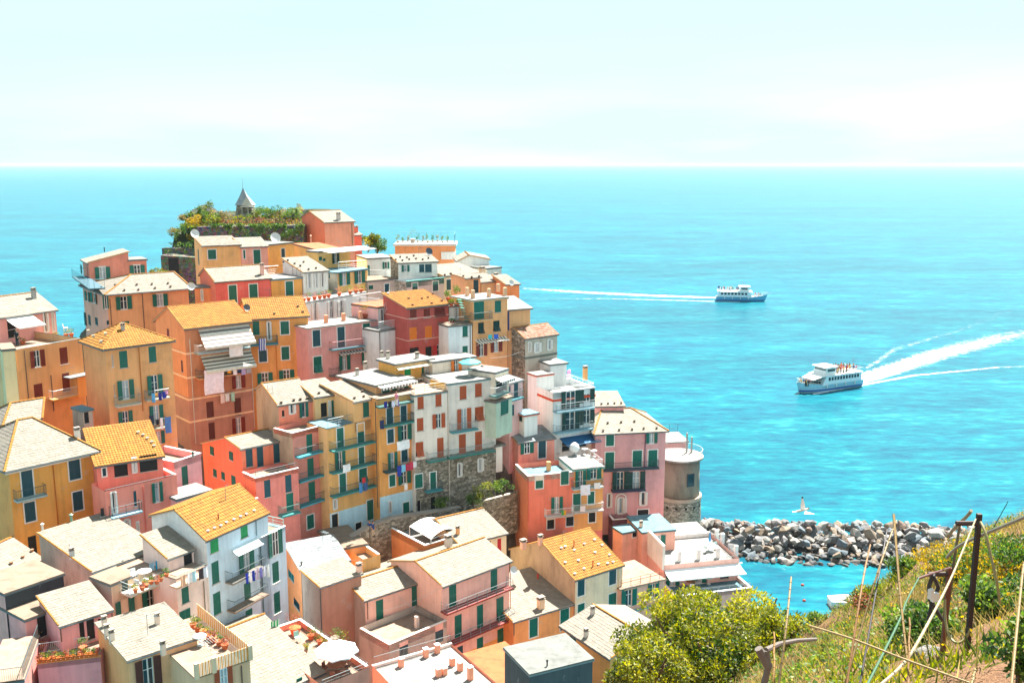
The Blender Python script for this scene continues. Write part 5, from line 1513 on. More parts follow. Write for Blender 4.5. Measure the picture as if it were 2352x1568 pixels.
# ------------------------------------------------------------------ village ground
def vnoise(x, y, s=1.0, seed=0):
    X = np.asarray(x, float) * s; Y = np.asarray(y, float) * s
    xi, yi = np.floor(X).astype(int), np.floor(Y).astype(int); fx, fy = X - xi, Y - yi
    fx = fx * fx * (3 - 2 * fx); fy = fy * fy * (3 - 2 * fy)
    def h(i, j):
        n = (i * 374761393 + j * 668265263 + seed * 1442695041) & 0x7fffffff
        n = ((n ^ (n >> 13)) * 1274126177) & 0x7fffffff
        return (n % 10007) / 10007.0
    return (h(xi, yi) * (1 - fx) * (1 - fy) + h(xi + 1, yi) * fx * (1 - fy) + h(xi, yi + 1) * (1 - fx) * fy + h(xi + 1, yi + 1) * fx * fy)
def fbm(x, y, s=1.0, o=4, seed=0):
    t = 0; a = 0.5
    for k in range(o): t = t + a * vnoise(x, y, s * 2 ** k, seed + k); a *= 0.5
    return t
def rock_ground(nt, b):
    n = noise(nt, 0.5, 7, 0.7)
    r = ramp(nt, n.outputs[0], [(0.3, (0.05, 0.045, 0.035)), (0.5, (0.12, 0.105, 0.085)), (0.72, (0.22, 0.20, 0.165))])
    g = noise(nt, 0.16, 5, 0.65)
    r2 = ramp(nt, g.outputs[0], [(0.5, 0.0), (0.6, 0.75)])
    m = mixc(nt, r2.outputs[0], r.outputs[0], (0.09, 0.13, 0.04))
    nt.links.new(m.outputs[0], b.inputs["Base Color"]); b.inputs["Roughness"].default_value = 0.95
    bump(nt, b, n.outputs[0], 1.0, 0.5)
M['rock'] = mat('headland_rock', rock_ground)
def grid_mesh(name, X, Y, Zs, mt, kind="structure", smooth=True):
    ny, nx = X.shape
    me = bpy.data.meshes.new(name)
    v = np.stack([X.ravel(), Y.ravel(), Zs.ravel()], 1)
    idx = np.arange(nx * ny).reshape(ny, nx)
    f = np.stack([idx[:-1, :-1].ravel(), idx[:-1, 1:].ravel(), idx[1:, 1:].ravel(), idx[1:, :-1].ravel()], 1)
    me.vertices.add(len(v)); me.vertices.foreach_set("co", v.ravel())
    me.loops.add(f.size); me.loops.foreach_set("vertex_index", f.ravel())
    me.polygons.add(len(f)); me.polygons.foreach_set("loop_start", np.arange(0, f.size, 4)); me.polygons.foreach_set("loop_total", np.full(len(f), 4))
    me.polygons.foreach_set("use_smooth", np.full(len(f), smooth))
    me.update(); me.materials.append(mt)
    o = bpy.data.objects.new(name, me); COL.objects.link(o)
    if kind: o["kind"] = kind
    return o
gx, gy = np.meshgrid(np.arange(-100, 62, 1.2), np.arange(56, 190, 1.2))
num = np.zeros_like(gx); den = np.zeros_like(gx); near = np.full_like(gx, 1e9)
for (x, y, z, rad) in BASES:
    d = np.sqrt((gx - x) ** 2 + (gy - y) ** 2)
    w = 1.0 / (np.maximum(d - rad * 0.6, 0.6) ** 3.2); num += w * z; den += w
    near = np.minimum(near, np.maximum(d - rad, 0))
gz = num / den - 0.8
gz = gz + (fbm(gx, gy, 0.25, 4, 3) - 0.5) * 1.4
fall = np.maximum(near - 0.7, 0)
gz = gz - fall * 1.5 - fall ** 2 * 0.15
gz = np.maximum(gz, -4.0)
grid_mesh("village_hillside", gx, gy, gz, M['rock'])

# ------------------------------------------------------------------ garden headland rock behind the village
def cliff_rock(nt, b):
    n = noise(nt, 0.9, 8, 0.75)
    r = ramp(nt, n.outputs[0], [(0.3, (0.015, 0.02, 0.02)), (0.5, (0.055, 0.06, 0.055)), (0.72, (0.15, 0.14, 0.12))])
    g = noise(nt, 0.35, 6, 0.7); r2 = ramp(nt, g.outputs[0], [(0.44, 0.0), (0.52, 0.85)])
    m = mixc(nt, r2.outputs[0], r.outputs[0], (0.035, 0.055, 0.015)); nt.links.new(m.outputs[0], b.inputs["Base Color"]); b.inputs["Roughness"].default_value = .95; bump(nt, b, n.outputs[0], 1.0, .8)
M['cliff'] = mat('cliff_rock', cliff_rock)
def dark_stone(nt, b):
    n = noise(nt, 1.6, 7, 0.75, (1, 1, 2.2)); v = N(nt, "ShaderNodeTexVoronoi"); v.inputs["Scale"].default_value = 2.2; tc = N(nt, "ShaderNodeTexCoord"); nt.links.new(tc.outputs["Object"], v.inputs["Vector"])
    r = ramp(nt, n.outputs[0], [(0.3, (0.03, 0.035, 0.03)), (0.52, (0.13, 0.12, 0.10)), (0.75, (0.27, 0.24, 0.2))]); m = mixc(nt, .6, r.outputs[0], v.outputs["Color"], 'SOFT_LIGHT')
    nt.links.new(m.outputs[0], b.inputs["Base Color"]); b.inputs["Roughness"].default_value = .95; bump(nt, b, v.outputs["Distance"], .9, .2)
M['darkstone'] = mat('dark_dry_stone', dark_stone)
hc = at_d('B', 840, 420, 178); TOPZ = at_d('B', 900, 430, 172).z
gx, gy = np.meshgrid(np.arange(-78, -22, 0.6), np.arange(158, 206, 0.6))
cx_, cy_ = -47.5, 181.0
xl = at_d('B', 120, 820, 172).x; xt = at_d('B', 290, 400, 172).x; xr = at_d('B', 1500, 480, 172).x
edge_l = np.clip((gx - xl) / (xt - xl), 0, 1)
prof_l = np.where(gx < xl, 0, edge_l ** 0.55)
front = np.clip((gy - 166.0) / 3.0, 0, 1) ** 0.7
back = np.clip((205 - gy) / 12.0, 0, 1)
right = np.clip((-31.5 - gx) / 3.0, 0, 1)
n_ = fbm(gx, gy, 0.16, 5, 11) - 0.5
hgt = (TOPZ + 4) * np.clip(prof_l * front * back * right, 0, 1) - 4
top = TOPZ - 1.2 + 2.0 * np.clip((gy - 168) / 8, 0, 1) + 1.9 * np.exp(-((gx - xt - 2.0) / 3.0) ** 2)
gz = np.minimum(hgt + n_ * 7.0, top + n_ * 1.2)
xo = gx + (fbm(gx + 40, gy, 0.3, 4, 23) - 0.5) * 3.0; yo = gy + (fbm(gx, gy + 70, 0.3, 4, 29) - 0.5) * 3.0
grid_mesh("garden_headland", xo, yo, gz, M['cliff'])
def on_head(x, y): 
    i = int(np.clip((x + 78) / 0.6, 0, gx.shape[1] - 1)); j = int(np.clip((y - 158) / 0.6, 0, gx.shape[0] - 1))
    return float(gz[j, i])
# dry stone terrace wall at its foot
r = thing("terrace_wall", "dark dry stone terrace wall under the garden on the headland", "wall", at_d('B', 900, 700, 166))
b = MB(); a, c = at_d('B', 440, 500, 166), at_d('B', 1390, 485, 166)
n_seg = 12
for i in range(n_seg):
    p0 = a.lerp(c, i / n_seg); p1 = a.lerp(c, (i + 1) / n_seg)
    k = 0.5 * math.sin(i * 1.7)
    b.hexa([p0 - Z * 9 + Vector((0, -1.2 + k * .3, 0)), p1 - Z * 9 + Vector((0, -1.2, 0)), p1 - Z * 9 + Vector((0, 3, 0)), p0 - Z * 9 + Vector((0, 3, 0)), p0, p1, p1 + Vector((0, 3, 0)), p0 + Vector((0, 3, 0))])
b.build("wall_section", M['darkstone'], r)
r = thing("lookout_bastion", "low stone bastion with dark arched opening at the foot of the garden rock", "wall", at_d('B', 250, 860, 162))
b = MB(); a, c = at_d('B', 120, 752, 162), at_d('B', 425, 770, 162); b.obox(a - Z * 8, c - a, Vector((0, 5, 0)), Z * 8)
a2, c2 = at_d('B', 130, 690, 166), at_d('B', 425, 690, 166); b.obox(a2 - Z * 5, c2 - a2, Vector((0, 2, 0)), Z * 5); b.build("wall_section", M['darkstone'], r)
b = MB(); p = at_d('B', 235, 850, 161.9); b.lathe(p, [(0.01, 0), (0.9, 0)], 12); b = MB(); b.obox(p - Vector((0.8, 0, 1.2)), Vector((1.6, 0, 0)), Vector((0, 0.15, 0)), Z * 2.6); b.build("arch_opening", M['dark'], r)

# ------------------------------------------------------------------ foliage
def np_mesh(name, v, f, mt, tint, parent=None, loc=(0, 0, 0)):
    """v (n,3) f (m,k) arrays"""
    me = bpy.data.meshes.new(name)
    k = f.shape[1]
    me.vertices.add(len(v)); me.vertices.foreach_set("co", (v - np.array(loc)).astype(np.float32).ravel())
    me.loops.add(f.size); me.loops.foreach_set("vertex_index", f.astype(np.int32).ravel())
    me.polygons.add(len(f)); me.polygons.foreach_set("loop_start", np.arange(0, f.size, k, dtype=np.int32)); me.polygons.foreach_set("loop_total", np.full(len(f), k, dtype=np.int32))
    me.update(); me.materials.append(mt)
    at = me.attributes.new("tint", 'FLOAT', 'FACE'); at.data.foreach_set("value", tint.astype(np.float32))
    o = bpy.data.objects.new(name, me); COL.objects.link(o)
    if parent is not None: o.parent = parent
    else: o.location = loc
    return o
RG = np.random.default_rng(5)
def leaves(P, size, aspect=0.45, up=0.3, rg=RG):
    """diamond leaves at points P"""
    n = len(P)
    d = rg.normal(size=(n, 3)); d[:, 2] += up; d /= np.linalg.norm(d, axis=1)[:, None]
    q = rg.normal(size=(n, 3)); s = np.cross(d, q); s /= np.linalg.norm(s, axis=1)[:, None]
    L = (size * rg.uniform(0.6, 1.3, n))[:, None]
    v = np.stack([P, P + d * L * 0.5 + s * L * aspect * 0.5, P + d * L, P + d * L * 0.5 - s * L * aspect * 0.5], 1).reshape(-1, 3)
    f = np.arange(4 * n).reshape(n, 4)
    return v, f
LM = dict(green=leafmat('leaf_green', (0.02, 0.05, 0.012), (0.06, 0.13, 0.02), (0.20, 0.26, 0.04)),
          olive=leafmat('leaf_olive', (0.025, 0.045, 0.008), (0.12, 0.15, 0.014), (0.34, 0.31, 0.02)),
          yellow=leafmat('broom_flowers', (0.08, 0.10, 0.02), (0.30, 0.20, 0.012), (0.55, 0.34, 0.015)),
          dry=leafmat('dry_grass', (0.08, 0.08, 0.02), (0.20, 0.16, 0.05), (0.38, 0.28, 0.12)),
          red=leafmat('red_flowers', (0.12, 0.03, 0.02), (0.28, 0.07, 0.04), (0.42, 0.2, 0.12)))
def clumpy(c, r, n, nclump=14, squash=0.8, rg=RG, clump=0.42):
    cc = rg.normal(size=(nclump, 3)); cc /= np.linalg.norm(cc, axis=1)[:, None]
    cc *= (rg.uniform(0.35, 0.85, nclump) ** 0.6)[:, None]
    rr = rg.uniform(0.6, 1.2, nclump) * clump
    k = rg.integers(0, nclump, n)
    d = rg.normal(size=(n, 3)); d /= np.linalg.norm(d, axis=1)[:, None]
    p = cc[k] + d * (rr[k] * rg.uniform(0.55, 1.0, n) ** 0.5)[:, None]
    p[:, 2] *= squash
    t = np.clip(0.5 + 0.28 * rg.normal(size=n) + 0.35 * (rg.uniform(-1, 1, nclump)[k]), 0, 1)
    return np.array(c) + p * np.array(r), t
def shrub(name, label, cat, base, r, n=500, leaf=0.25, lm='green', group=None, h=None, nclump=12, stems=4):
    base = Vector(base); h = h or r * 1.2
    t = thing(name, label, cat, base, group)
    c = np.array(base) + np.array([0, 0, h * 0.6])
    P, tint = clumpy(c, (r, r, h * 0.62), n, nclump)
    P[:, 2] = np.maximum(P[:, 2], base.z - 0.05)
    v, f = leaves(P, leaf)
    np_mesh("foliage", v, f, LM[lm], tint, t, base)
    b = MB()
    for i in range(stems):
        a = random.uniform(0, 6.28); b.tube(base - Z * .2, base + Vector((math.cos(a) * r * .5, math.sin(a) * r * .5, h * 0.7)), max(0.015, r * 0.05), 0.01, 5)
    b.build("stem", plain('#5c4a38', 0.9), t)
    return t
# chapel-like pointed stone shrine on the rock
cp = at_d('B', 875, 360, 176)
r = thing("garden_shrine", "pointed stone shrine with spire standing among plants on the headland garden", "shrine", cp - Z * 1.5)
hp = metres(265, 176); wb = metres(150, 176)
b = MB(); q0 = cp - Z * 1.6
b.hexa([q0 + Vector((-wb * .55, -1.2, 0)), q0 + Vector((wb * .6, -1.2, 0)), q0 + Vector((wb * .6, 1.8, 0)), q0 + Vector((-wb * .55, 1.8, 0)),
        q0 + Vector((-wb * .42, -1.1, hp * .5)), q0 + Vector((wb * .42, -1.1, hp * .5)), q0 + Vector((wb * .4, 1.4, hp * .5)), q0 + Vector((-wb * .42, 1.4, hp * .5))])
b.build("wall", M['stone'], r)
b = MB(); top = q0 + Vector((-wb * 0.12, 0.1, hp * 1.05)); z5 = q0 + Z * (hp * .5)
base4 = [z5 + Vector((-wb * .5, -1.3, 0)), z5 + Vector((wb * .52, -1.3, 0)), z5 + Vector((wb * .5, 1.5, 0)), z5 + Vector((-wb * .5, 1.5, 0))]
mid4 = [z5.lerp(top, .55) + Vector((s1 * wb * .2, s2 * .5, 0)) for s1, s2 in ((-1, -1), (1, -1), (1, 1), (-1, 1))]
for i in range(4): b.face([base4[i], base4[(i + 1) % 4], mid4[(i + 1) % 4], mid4[i]]); b.face([mid4[i], mid4[(i + 1) % 4], top + Vector((0.12, 0, 0)), top])
b.build("spire", concrete('shrine_slate', '#8a9498'), r)
b = MB(); b.tube(top - Z * .2, top + Z * 1.9, 0.05, 0.02, 5); b.build("finial", M['metal'], r)
b = MB(); b.face([q0 + Vector((wb * -.1, -1.45, hp * .5)), q0 + Vector((wb * .6, -1.45, hp * .45)), q0 + Vector((wb * .2, -1.45, hp * .78))]); b.obox(q0 + Vector((wb * -.15, -1.9, hp * .44)), Vector((wb * .8, 0, 0)), Vector((0, .8, 0)), Z * 0.12)
for dx in (-.05, .3, .6): b.tube(q0 + Vector((wb * dx, -1.8, 0)), q0 + Vector((wb * dx, -1.8, hp * .44)), 0.09, n=6)
b.build("porch", concrete('shrine_trim', '#b8b4a8'), r)
def head_pt(t, x, y, D):
    P = at_d(t, x, y, D); return P
garden = [(340, 390, 1.4, 'dry', 'wispy tamarisk bush on the cliff edge at the far left of the garden', 'shrub'),
          (450, 440, 2.2, 'yellow', 'yellow flowering broom on the left shoulder of the garden rock', 'shrub'),
          (520, 400, 1.3, 'olive', 'olive bush beside the yellow broom on the garden rock', 'shrub'),
          (640, 430, 1.6, 'green', 'dark green bush left of the shrine, low on the slope', 'shrub'),
          (690, 400, 1.5, 'green', 'bright green leafy bush left of the stone shrine', 'shrub'),
          (780, 395, 1.3, 'green', 'small green bush in front of the stone shrine', 'shrub'),
          (840, 420, 1.2, 'olive', 'sprawling squash plant in front of the shrine', 'plant'),
          (1080, 380, 2.6, 'green', 'largest round green tree right of the stone shrine', 'tree'),
          (1160, 400, 1.6, 'olive', 'yellowish bush between the round tree and the palm', 'shrub'),
          (1290, 410, 2.0, 'green', 'leafy green bush under the palm on the garden rock', 'shrub'),
          (1240, 420, 1.2, 'olive', 'low hedge plant along the garden fence', 'shrub'),
          (960, 330, 0.9, 'olive', 'small round bush right behind the shrine porch', 'shrub'),
          (590, 340, 1.1, 'red', 'reddish brown bush left of the cactus', 'shrub'),
          (900, 400, 0.8, 'red', 'red flowering plants below the shrine', 'plant'),
          (1000, 420, 0.9, 'red', 'orange and red flower bed in the garden terrace', 'plant'),
          (720, 420, 0.8, 'red', 'pink flowering patch at the left of the garden terrace', 'plant'),
          (1440, 360, 0.9, 'olive', 'dusty shrub above the coral tower roof', 'shrub'),
          (250, 590, 1.4, 'dry', 'dry grass tuft on the cliff face', 'shrub'),
          (420, 570, 1.2, 'green', 'ivy covered rock left of the terrace wall', 'shrub'),
          (1080, 530, 1.6, 'olive', 'bush growing on top of the terrace wall', 'shrub'),
          (600, 490, 1.4, 'olive', 'trailing plant over the left part of the terrace wall', 'shrub'),
          (395, 620, 0.9, 'yellow', 'bright yellow green tuft beside the yellow house roof', 'shrub')]
for (x, y, rr, lm, lab, cat) in garden:
    D = 168 if y > 470 else 172 + (440 - y) * 0.06
    rr *= 0.85
    P = at_d('B', x, y, D)
    if y < 470: D = 168 + (470 - y) * 0.07; P = at_d('B', x, y, D); P.z = on_head(P.x, P.y) - .1
    shrub("garden_tree" if cat == 'tree' else "garden_shrub", lab, cat, P, rr, int(420 * rr * rr + 260), 0.26, lm, "plants of the headland garden")
rq = random.Random(8)
for k in range(34):
    x = 330 + k * 32 + rq.uniform(-12, 12); row = k % 3
    if 780 < x < 930 and row: continue
    D = (169.5, 173, 177)[row] + rq.uniform(-.8, .8); P = at_d('B', x, 400, D); P.z = on_head(P.x, P.y) - .15; rr = rq.uniform(.55, 1.15)
    lm = rq.choice(['green', 'green', 'olive', 'olive', 'dry'])
    shrub("garden_shrub", "%s bush, %s row of the headland garden, %s from left" % ({'green': 'dark green', 'olive': 'yellow-green', 'dry': 'dry pale'}[lm], ['front', 'middle', 'back'][row], ['first', 'second', 'third', 'fourth', 'fifth', 'sixth', 'seventh', 'eighth', 'ninth', 'tenth', 'eleventh', 'twelfth'][k // 3]), "shrub", P, rr, int(420 * rr + 200), .26, lm, "plants of the headland garden", h=rr * rq.uniform(1.6, 3.0))
for (x0, x1, y0, y1, n_, th) in ((640, 1390, 486, 640, 5200, .5), (560, 1390, 476, 505, 2600, .38), (120, 440, 640, 860, 1500, .56)):
    Ps = []
    for i in range(n_):
        x, y = rq.uniform(x0, x1), rq.uniform(y0, y1)
        if fbm(x, y, 0.018, 3, 15) > th: Ps.append(at_d('B', x, y, 164.6 + (y0 > 600) * -3.2 + rq.uniform(-.3, .5)))
    P = np.array(Ps); v, f = leaves(P, .33); o = np_mesh("wall_creeper", v, f, LM['green'], RG.uniform(0, .8, len(P)), None, tuple(P[0])); o["kind"] = "stuff"
# many low plants as ground cover
Ps = []
for i in range(5200):
    x = random.uniform(320, 1380); y = random.uniform(370, 500) 
    D = 167 + (500 - y) * 0.07 + random.uniform(-1, 1)
    P = at_d('B', x, y, D); h_ = on_head(P.x, P.y); P.z = h_ + random.uniform(0, .7) if P.y > 168 and h_ > 30 else P.z; Ps.append(P)
P = np.array(Ps); v, f = leaves(P, 0.36); o = np_mesh("garden_plants", v, f, LM['olive'], RG.uniform(0, 1, len(P)), None, tuple(P[0])); o["kind"] = "stuff"
Ps = np.array([at_d('B', random.uniform(640, 1380), random.gauss(455, 18), 167 + random.uniform(-.5, 1.5)) for i in range(900)]); v, f = leaves(Ps, 0.2); o = np_mesh("garden_flowers", v, f, LM['red'], RG.uniform(0, 1, len(Ps)), None, tuple(Ps[0])); o["kind"] = "stuff"
# ivy on the rock face
Ps = []
for i in range(5200):
    x = random.uniform(130, 560); y = random.uniform(430, 800)
    if y < 800 - (x - 120) * 1.9: continue
    if fbm(x, y, 0.02, 3, 5) < 0.56: continue
    Ps.append(at_d('B', x, y, 166.5 + random.uniform(-1.5, 1.0)))
P = np.array(Ps); v, f = leaves(P, 0.35); o = np_mesh("cliff_scrub", v, f, LM['green'], RG.uniform(0, 0.6, len(P)), None, tuple(P[0])); o["kind"] = "stuff"
# cacti
def cactus(P, h, label):
    r = thing("columnar_cactus", label, "cactus", P, "cacti of the headland garden"); b = MB()
    h *= .55; b.tube(P, P + Z * h, 0.24, 0.15, 8); b.tube(P + Z * h * .4, P + Vector((0.35, 0, h * .5)), 0.1, n=6); b.tube(P + Vector((.35, 0, h * .5)), P + Vector((.38, 0, h * .85)), .1, .06, n=6)
    b.build("stem", plain('#4f7a3c', 0.7), r)
for x, y, h, lab in ((665, 290, 3.2, 'tallest cactus left of the shrine'), (692, 290, 3.4, 'cactus with yellow tips beside the tallest one'), (628, 320, 2.2, 'bushy short cactus further left'),
                     (735, 300, 2.0, 'small cactus near the shrine flank'), (1043, 250, 1.4, 'reddish agave flower spike above the round tree'), (455, 350, 1.6, 'dark post-like cactus above the yellow broom')):
    P_ = at_d('B', x, y + 20, 174); P_.z = on_head(P_.x, P_.y); cactus(P_, h * 1.25, lab)
def palm(P, h, R, label, cat="palm tree", group=None, n=16, name="palm_tree"):
    r = thing(name, label, cat, P, group); b = MB(); b.tube(P - Z * .3, P + Z * h, 0.22, 0.14, 8); b.build("trunk", plain('#6a5238', 0.9), r)
    b = MB(); T = P + Z * h
    for i in range(n):
        a = 2 * math.pi * i / n + random.uniform(-.2, .2); el = random.uniform(0.2, 1.2)
        pts = []
        for k in range(6):
            s = k / 5.0; rr = R * s * math.cos(el * (1 - s * .3)); zz = R * (math.sin(el) * s - 0.75 * s * s)
            pts.append(T + Vector((math.cos(a) * rr, math.sin(a) * rr, zz)))
        sd = Vector((-math.sin(a), math.cos(a), 0))
        for k in range(5):
            b.tint = random.random()
            for sg in (-1, 1):
                for m in (0.0, 0.5):
                    p = pts[k].lerp(pts[k + 1], m); q = pts[k].lerp(pts[k + 1], m + .45); w = R * 0.28 * math.sin(math.pi * (0.15 + 0.8 * (k + m) / 5))
                    b.face([p, q, q.lerp(p, .3) + sd * sg * w - Z * w * .5 + (pts[k + 1] - pts[k]) * .4])
    b.build("frond", LM['green'], r); return r
P_ = at_d('B', 1325, 370, 174); P_.z = on_head(P_.x, P_.y); palm(P_, 2.0, 1.7, "palm tree with spiky fronds at the right of the headland garden")
# fence posts
b0 = MB(); P0_ = at_d('B', 1230, 470, 167); P1_ = at_d('B', 1395, 468, 167)
fr = thing("garden_fence", "thin rail fence along the edge of the headland garden", "fence", P0_ - Z * .2)
railing(fr, [P0_, P1_], 1.2, 'rail', 0.4); railing(fr, [at_d('B', 680, 480, 167), at_d('B', 1230, 478, 167)], 1.0, 'rail', 1.5, style='line')
# bushes right of the coral tower
for x, y, rr, lm, lab in ((1960, 640, 2.3, 'olive', 'sunlit yellow-green bush beside the coral tower'), (2040, 660, 2.0, 'green', 'green bush left of the orange block'), (2010, 600, 1.5, 'olive', 'upper pale bush behind the crest near the orange block')):
    shrub("hillside_shrub", lab, "shrub", at_d('B', x, y + 75, 172), rr * .9, 1500, 0.3, lm, "bushes behind the crest", h=2.3)
for x, y, rr, lm, lab in ((90, 920, 1.5, 'olive', 'bright yellow-green bush on the terrace behind the peach house'), (150, 930, 1.2, 'green', 'green bush next to the yellow-green terrace bush'), (1000, 1520, 1.5, 'x', '')):
    if lm != 'x': shrub("terrace_shrub", lab, "shrub", at_d('B', x, y + 20, 152), rr * .7, 700, 0.22, lm, "bushes on the terrace behind the peach house")

# ------------------------------------------------------------------ breakwater rocks
def boulder_mesh(seed):
    rg = np.random.default_rng(seed); import bmesh
    bm = bmesh.new()
    pts = rg.normal(size=(15, 3)); pts /= np.linalg.norm(pts, axis=1)[:, None]; pts *= rg.uniform(0.82, 1.08, (15, 1)); pts *= np.array([1.0, rg.uniform(.65, .95), rg.uniform(.55, .8)])
    vs = [bm.verts.new(p) for p in pts]
    bmesh.ops.convex_hull(bm, input=vs)
    bmesh.ops.delete(bm, geom=[v for v in bm.verts if not v.link_faces], context='VERTS')
    bmesh.ops.bevel(bm, geom=list(bm.edges), offset=0.035, segments=1, affect='EDGES')
    me = bpy.data.meshes.new("boulder"); bm.to_mesh(me); bm.free(); return me
def rockmat(name, c):
    def f(nt, b):
        n = noise(nt, 1.2, 8, 0.72); c2 = lin(c)
        r = ramp(nt, n.outputs[0], [(0.28, tuple(x * .35 for x in c2)), (0.48, c2), (0.75, tuple(min(.9, x * 1.35) for x in c2))])
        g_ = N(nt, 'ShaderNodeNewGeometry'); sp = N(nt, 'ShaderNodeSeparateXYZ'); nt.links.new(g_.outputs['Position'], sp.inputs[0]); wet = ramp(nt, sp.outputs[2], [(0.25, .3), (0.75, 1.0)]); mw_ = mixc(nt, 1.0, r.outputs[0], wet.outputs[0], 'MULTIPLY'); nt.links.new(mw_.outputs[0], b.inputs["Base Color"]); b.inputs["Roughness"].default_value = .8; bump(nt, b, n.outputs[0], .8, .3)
    return mat(name, f)
RM = [rockmat('boulder_pale', '#8e8a84'), rockmat('boulder_grey', '#6c6b6b'), rockmat('boulder_brown', '#6f5c50'), rockmat('boulder_blue_grey', '#5a656c'), rockmat('boulder_tan', '#7f705f')]
BMS = [boulder_mesh(i) for i in range(10)]
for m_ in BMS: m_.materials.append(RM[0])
RLAB = ["pale sun-bleached breakwater boulder", "mid grey breakwater boulder", "brown breakwater boulder", "blue-grey breakwater boulder", "tan breakwater boulder"]
bw_a, bw_b = at_z('d', 1640, 1243, 0), at_z('d', 2290, 1262, 0)
ctr = []
cnt = 0
bw_d = (bw_b - bw_a); bw_len = bw_d.length; bw_d.normalize(); bw_n = Vector((-bw_d.y, bw_d.x, 0))
rnd = random.Random(3)
specs = []
for layer, (hw, z0, num_) in enumerate(((7.8, 0.0, 330), (6.0, .9, 210), (4.2, 1.8, 130), (2.4, 2.6, 60))):
    for i in range(num_):
        s = (i + rnd.random()) / num_ * (bw_len + 3) - 3
        w = rnd.uniform(-hw, hw) if layer else (-rnd.uniform(3.5, hw) if rnd.random() < .6 else rnd.uniform(-3.5, hw))
        sc = rnd.uniform(0.55, 1.2) * (1.35 if rnd.random() < 0.15 else 1)
        P = bw_a + bw_d * s + bw_n * w * (1.0 if s > 8 else 0.75 + 0.03 * s) + Z * (z0 + rnd.uniform(-.25, .25))
        rot = Matrix.Rotation(rnd.uniform(0, 6.28), 3, 'Z') @ Matrix.Rotation(rnd.uniform(-.7, .7), 3, 'X') @ Matrix.Rotation(rnd.uniform(-.6, .6), 3, 'Y')
        specs.append((sc / P.y - (0 if layer else (.002 if w > 3 else 0)), layer, s, P, rot, sc, rnd.choices([0, 1, 2, 3, 4], [34, 26, 10, 16, 14])[0], rnd.randrange(10), rnd.uniform(.75, 1.05)))
specs.sort(key=lambda q: -q[0])
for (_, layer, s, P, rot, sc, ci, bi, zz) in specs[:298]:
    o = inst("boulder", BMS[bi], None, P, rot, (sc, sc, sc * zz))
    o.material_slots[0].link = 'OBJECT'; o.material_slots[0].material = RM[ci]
    tag(o, RLAB[ci] + [" at the waterline", " halfway up", " high on the heap", " on top"][layer] + ", " + ["near the round tower", "left of the middle", "in the middle", "right of the middle", "at the grassy end"][min(4, int(max(0, s) / bw_len * 5))], "boulder", "boulders of the breakwater")
VV, FF, MI = [], [], []
for (_, layer, s, P, rot, sc, ci, bi, zz) in specs[298:]:
    k = len(VV); R_ = rot @ Matrix.Diagonal((sc, sc, sc * zz)); me_ = BMS[bi]
    for v_ in me_.vertices: VV.append(tuple(P + R_ @ v_.co))
    for p_ in me_.polygons: FF.append([k + q for q in p_.vertices]); MI.append(ci)
me = bpy.data.meshes.new("small_boulders"); me.from_pydata(VV, [], FF)
for m_ in RM: me.materials.append(m_)
me.polygons.foreach_set("material_index", MI); o = bpy.data.objects.new("small_boulders", me); COL.objects.link(o); o["kind"] = "stuff"; o["label"] = "smaller breakwater boulders filling in between the large ones"
# rubble core so that no water shows between the stones
xs_ = np.linspace(-3, bw_len + 4, 60); ws_ = np.linspace(-8, 8, 17)
XS, WS = np.meshgrid(xs_, ws_)
hz = 1.8 * (1 - (np.abs(WS) / 8.0) ** 1.5) - 0.6 + (fbm(XS, WS, .7, 3, 9) - .5) * 1.2
GX = bw_a.x + bw_d.x * XS + bw_n.x * WS; GY = bw_a.y + bw_d.y * XS + bw_n.y * WS
grid_mesh("breakwater_core", GX, GY, hz - .5, RM[1], "structure", False)

# ------------------------------------------------------------------ near slope on the right
ctl = [  # sighted ground points: d px, distance
    (2225, 1500, 9.0), (2352, 1500, 7.5), (2200, 1568, 7.5), (2100, 1500, 10.5), (2000, 1500, 12.5), (1900, 1500, 15), (1800, 1540, 17), (1700, 1568, 19),
    (2352, 1232, 19), (2300, 1225, 21), (2250, 1240, 22), (2180, 1268, 23), (2100, 1290, 24), (2050, 1330, 25), (2000, 1385, 25), (1930, 1420, 26), (1860, 1440, 27),
    (2250, 1350, 14.5), (2150, 1400, 14.5), (2050, 1440, 15.5), (2352, 1400, 10.5), (2352, 1320, 14)]
pts_ = np.array([tuple(at_d('d', *c)) for c in ctl])
extra = np.array([(9.0, 2.0, 53.6), (4.0, 3.0, 53.0), (0, 3, 53.4), (-4, 3, 53.2), (2, 7, 51.0), (0, 12, 47.0), (-6, 12, 46), (16, 6, 54.5), (22, 14, 52.5), (26, 24, 49.5), (5, 26, 36), (3.5, 20, 41), (14, 31, 41), (26, 32, 43), (-8, 22, 40), (8, 36, 36), (22, 42, 33), (-4, 34, 34), (34, 34, 36), (40, 20, 54), (-10, 46, 16), (10, 46, 20), (30, 46, 24), (42, 46, 28), (-10, 34, 26), (20, 46, 22), (0, 40, 24), (-10, 20, 37), (-10, 28, 32), (-2, 28, 36), (4, 32, 34), (20, 38, 32), (30, 38, 32)])
pts_ = np.vstack([pts_, extra])
gx2, gy2 = np.meshgrid(np.arange(-10, 42, 0.3), np.arange(1.5, 46, 0.3))
_n = len(pts_)
_A = np.zeros((_n + 3, _n + 3)); _d = np.sqrt(((pts_[:, None, :2] - pts_[None, :, :2]) ** 2).sum(-1))
_A[:_n, :_n] = _d; _A[:_n, _n] = 1; _A[:_n, _n + 1:] = pts_[:, :2]; _A[_n, :_n] = 1; _A[_n + 1:, :_n] = pts_[:, :2].T
_w = np.linalg.solve(_A, np.concatenate([pts_[:, 2], [0, 0, 0]]))
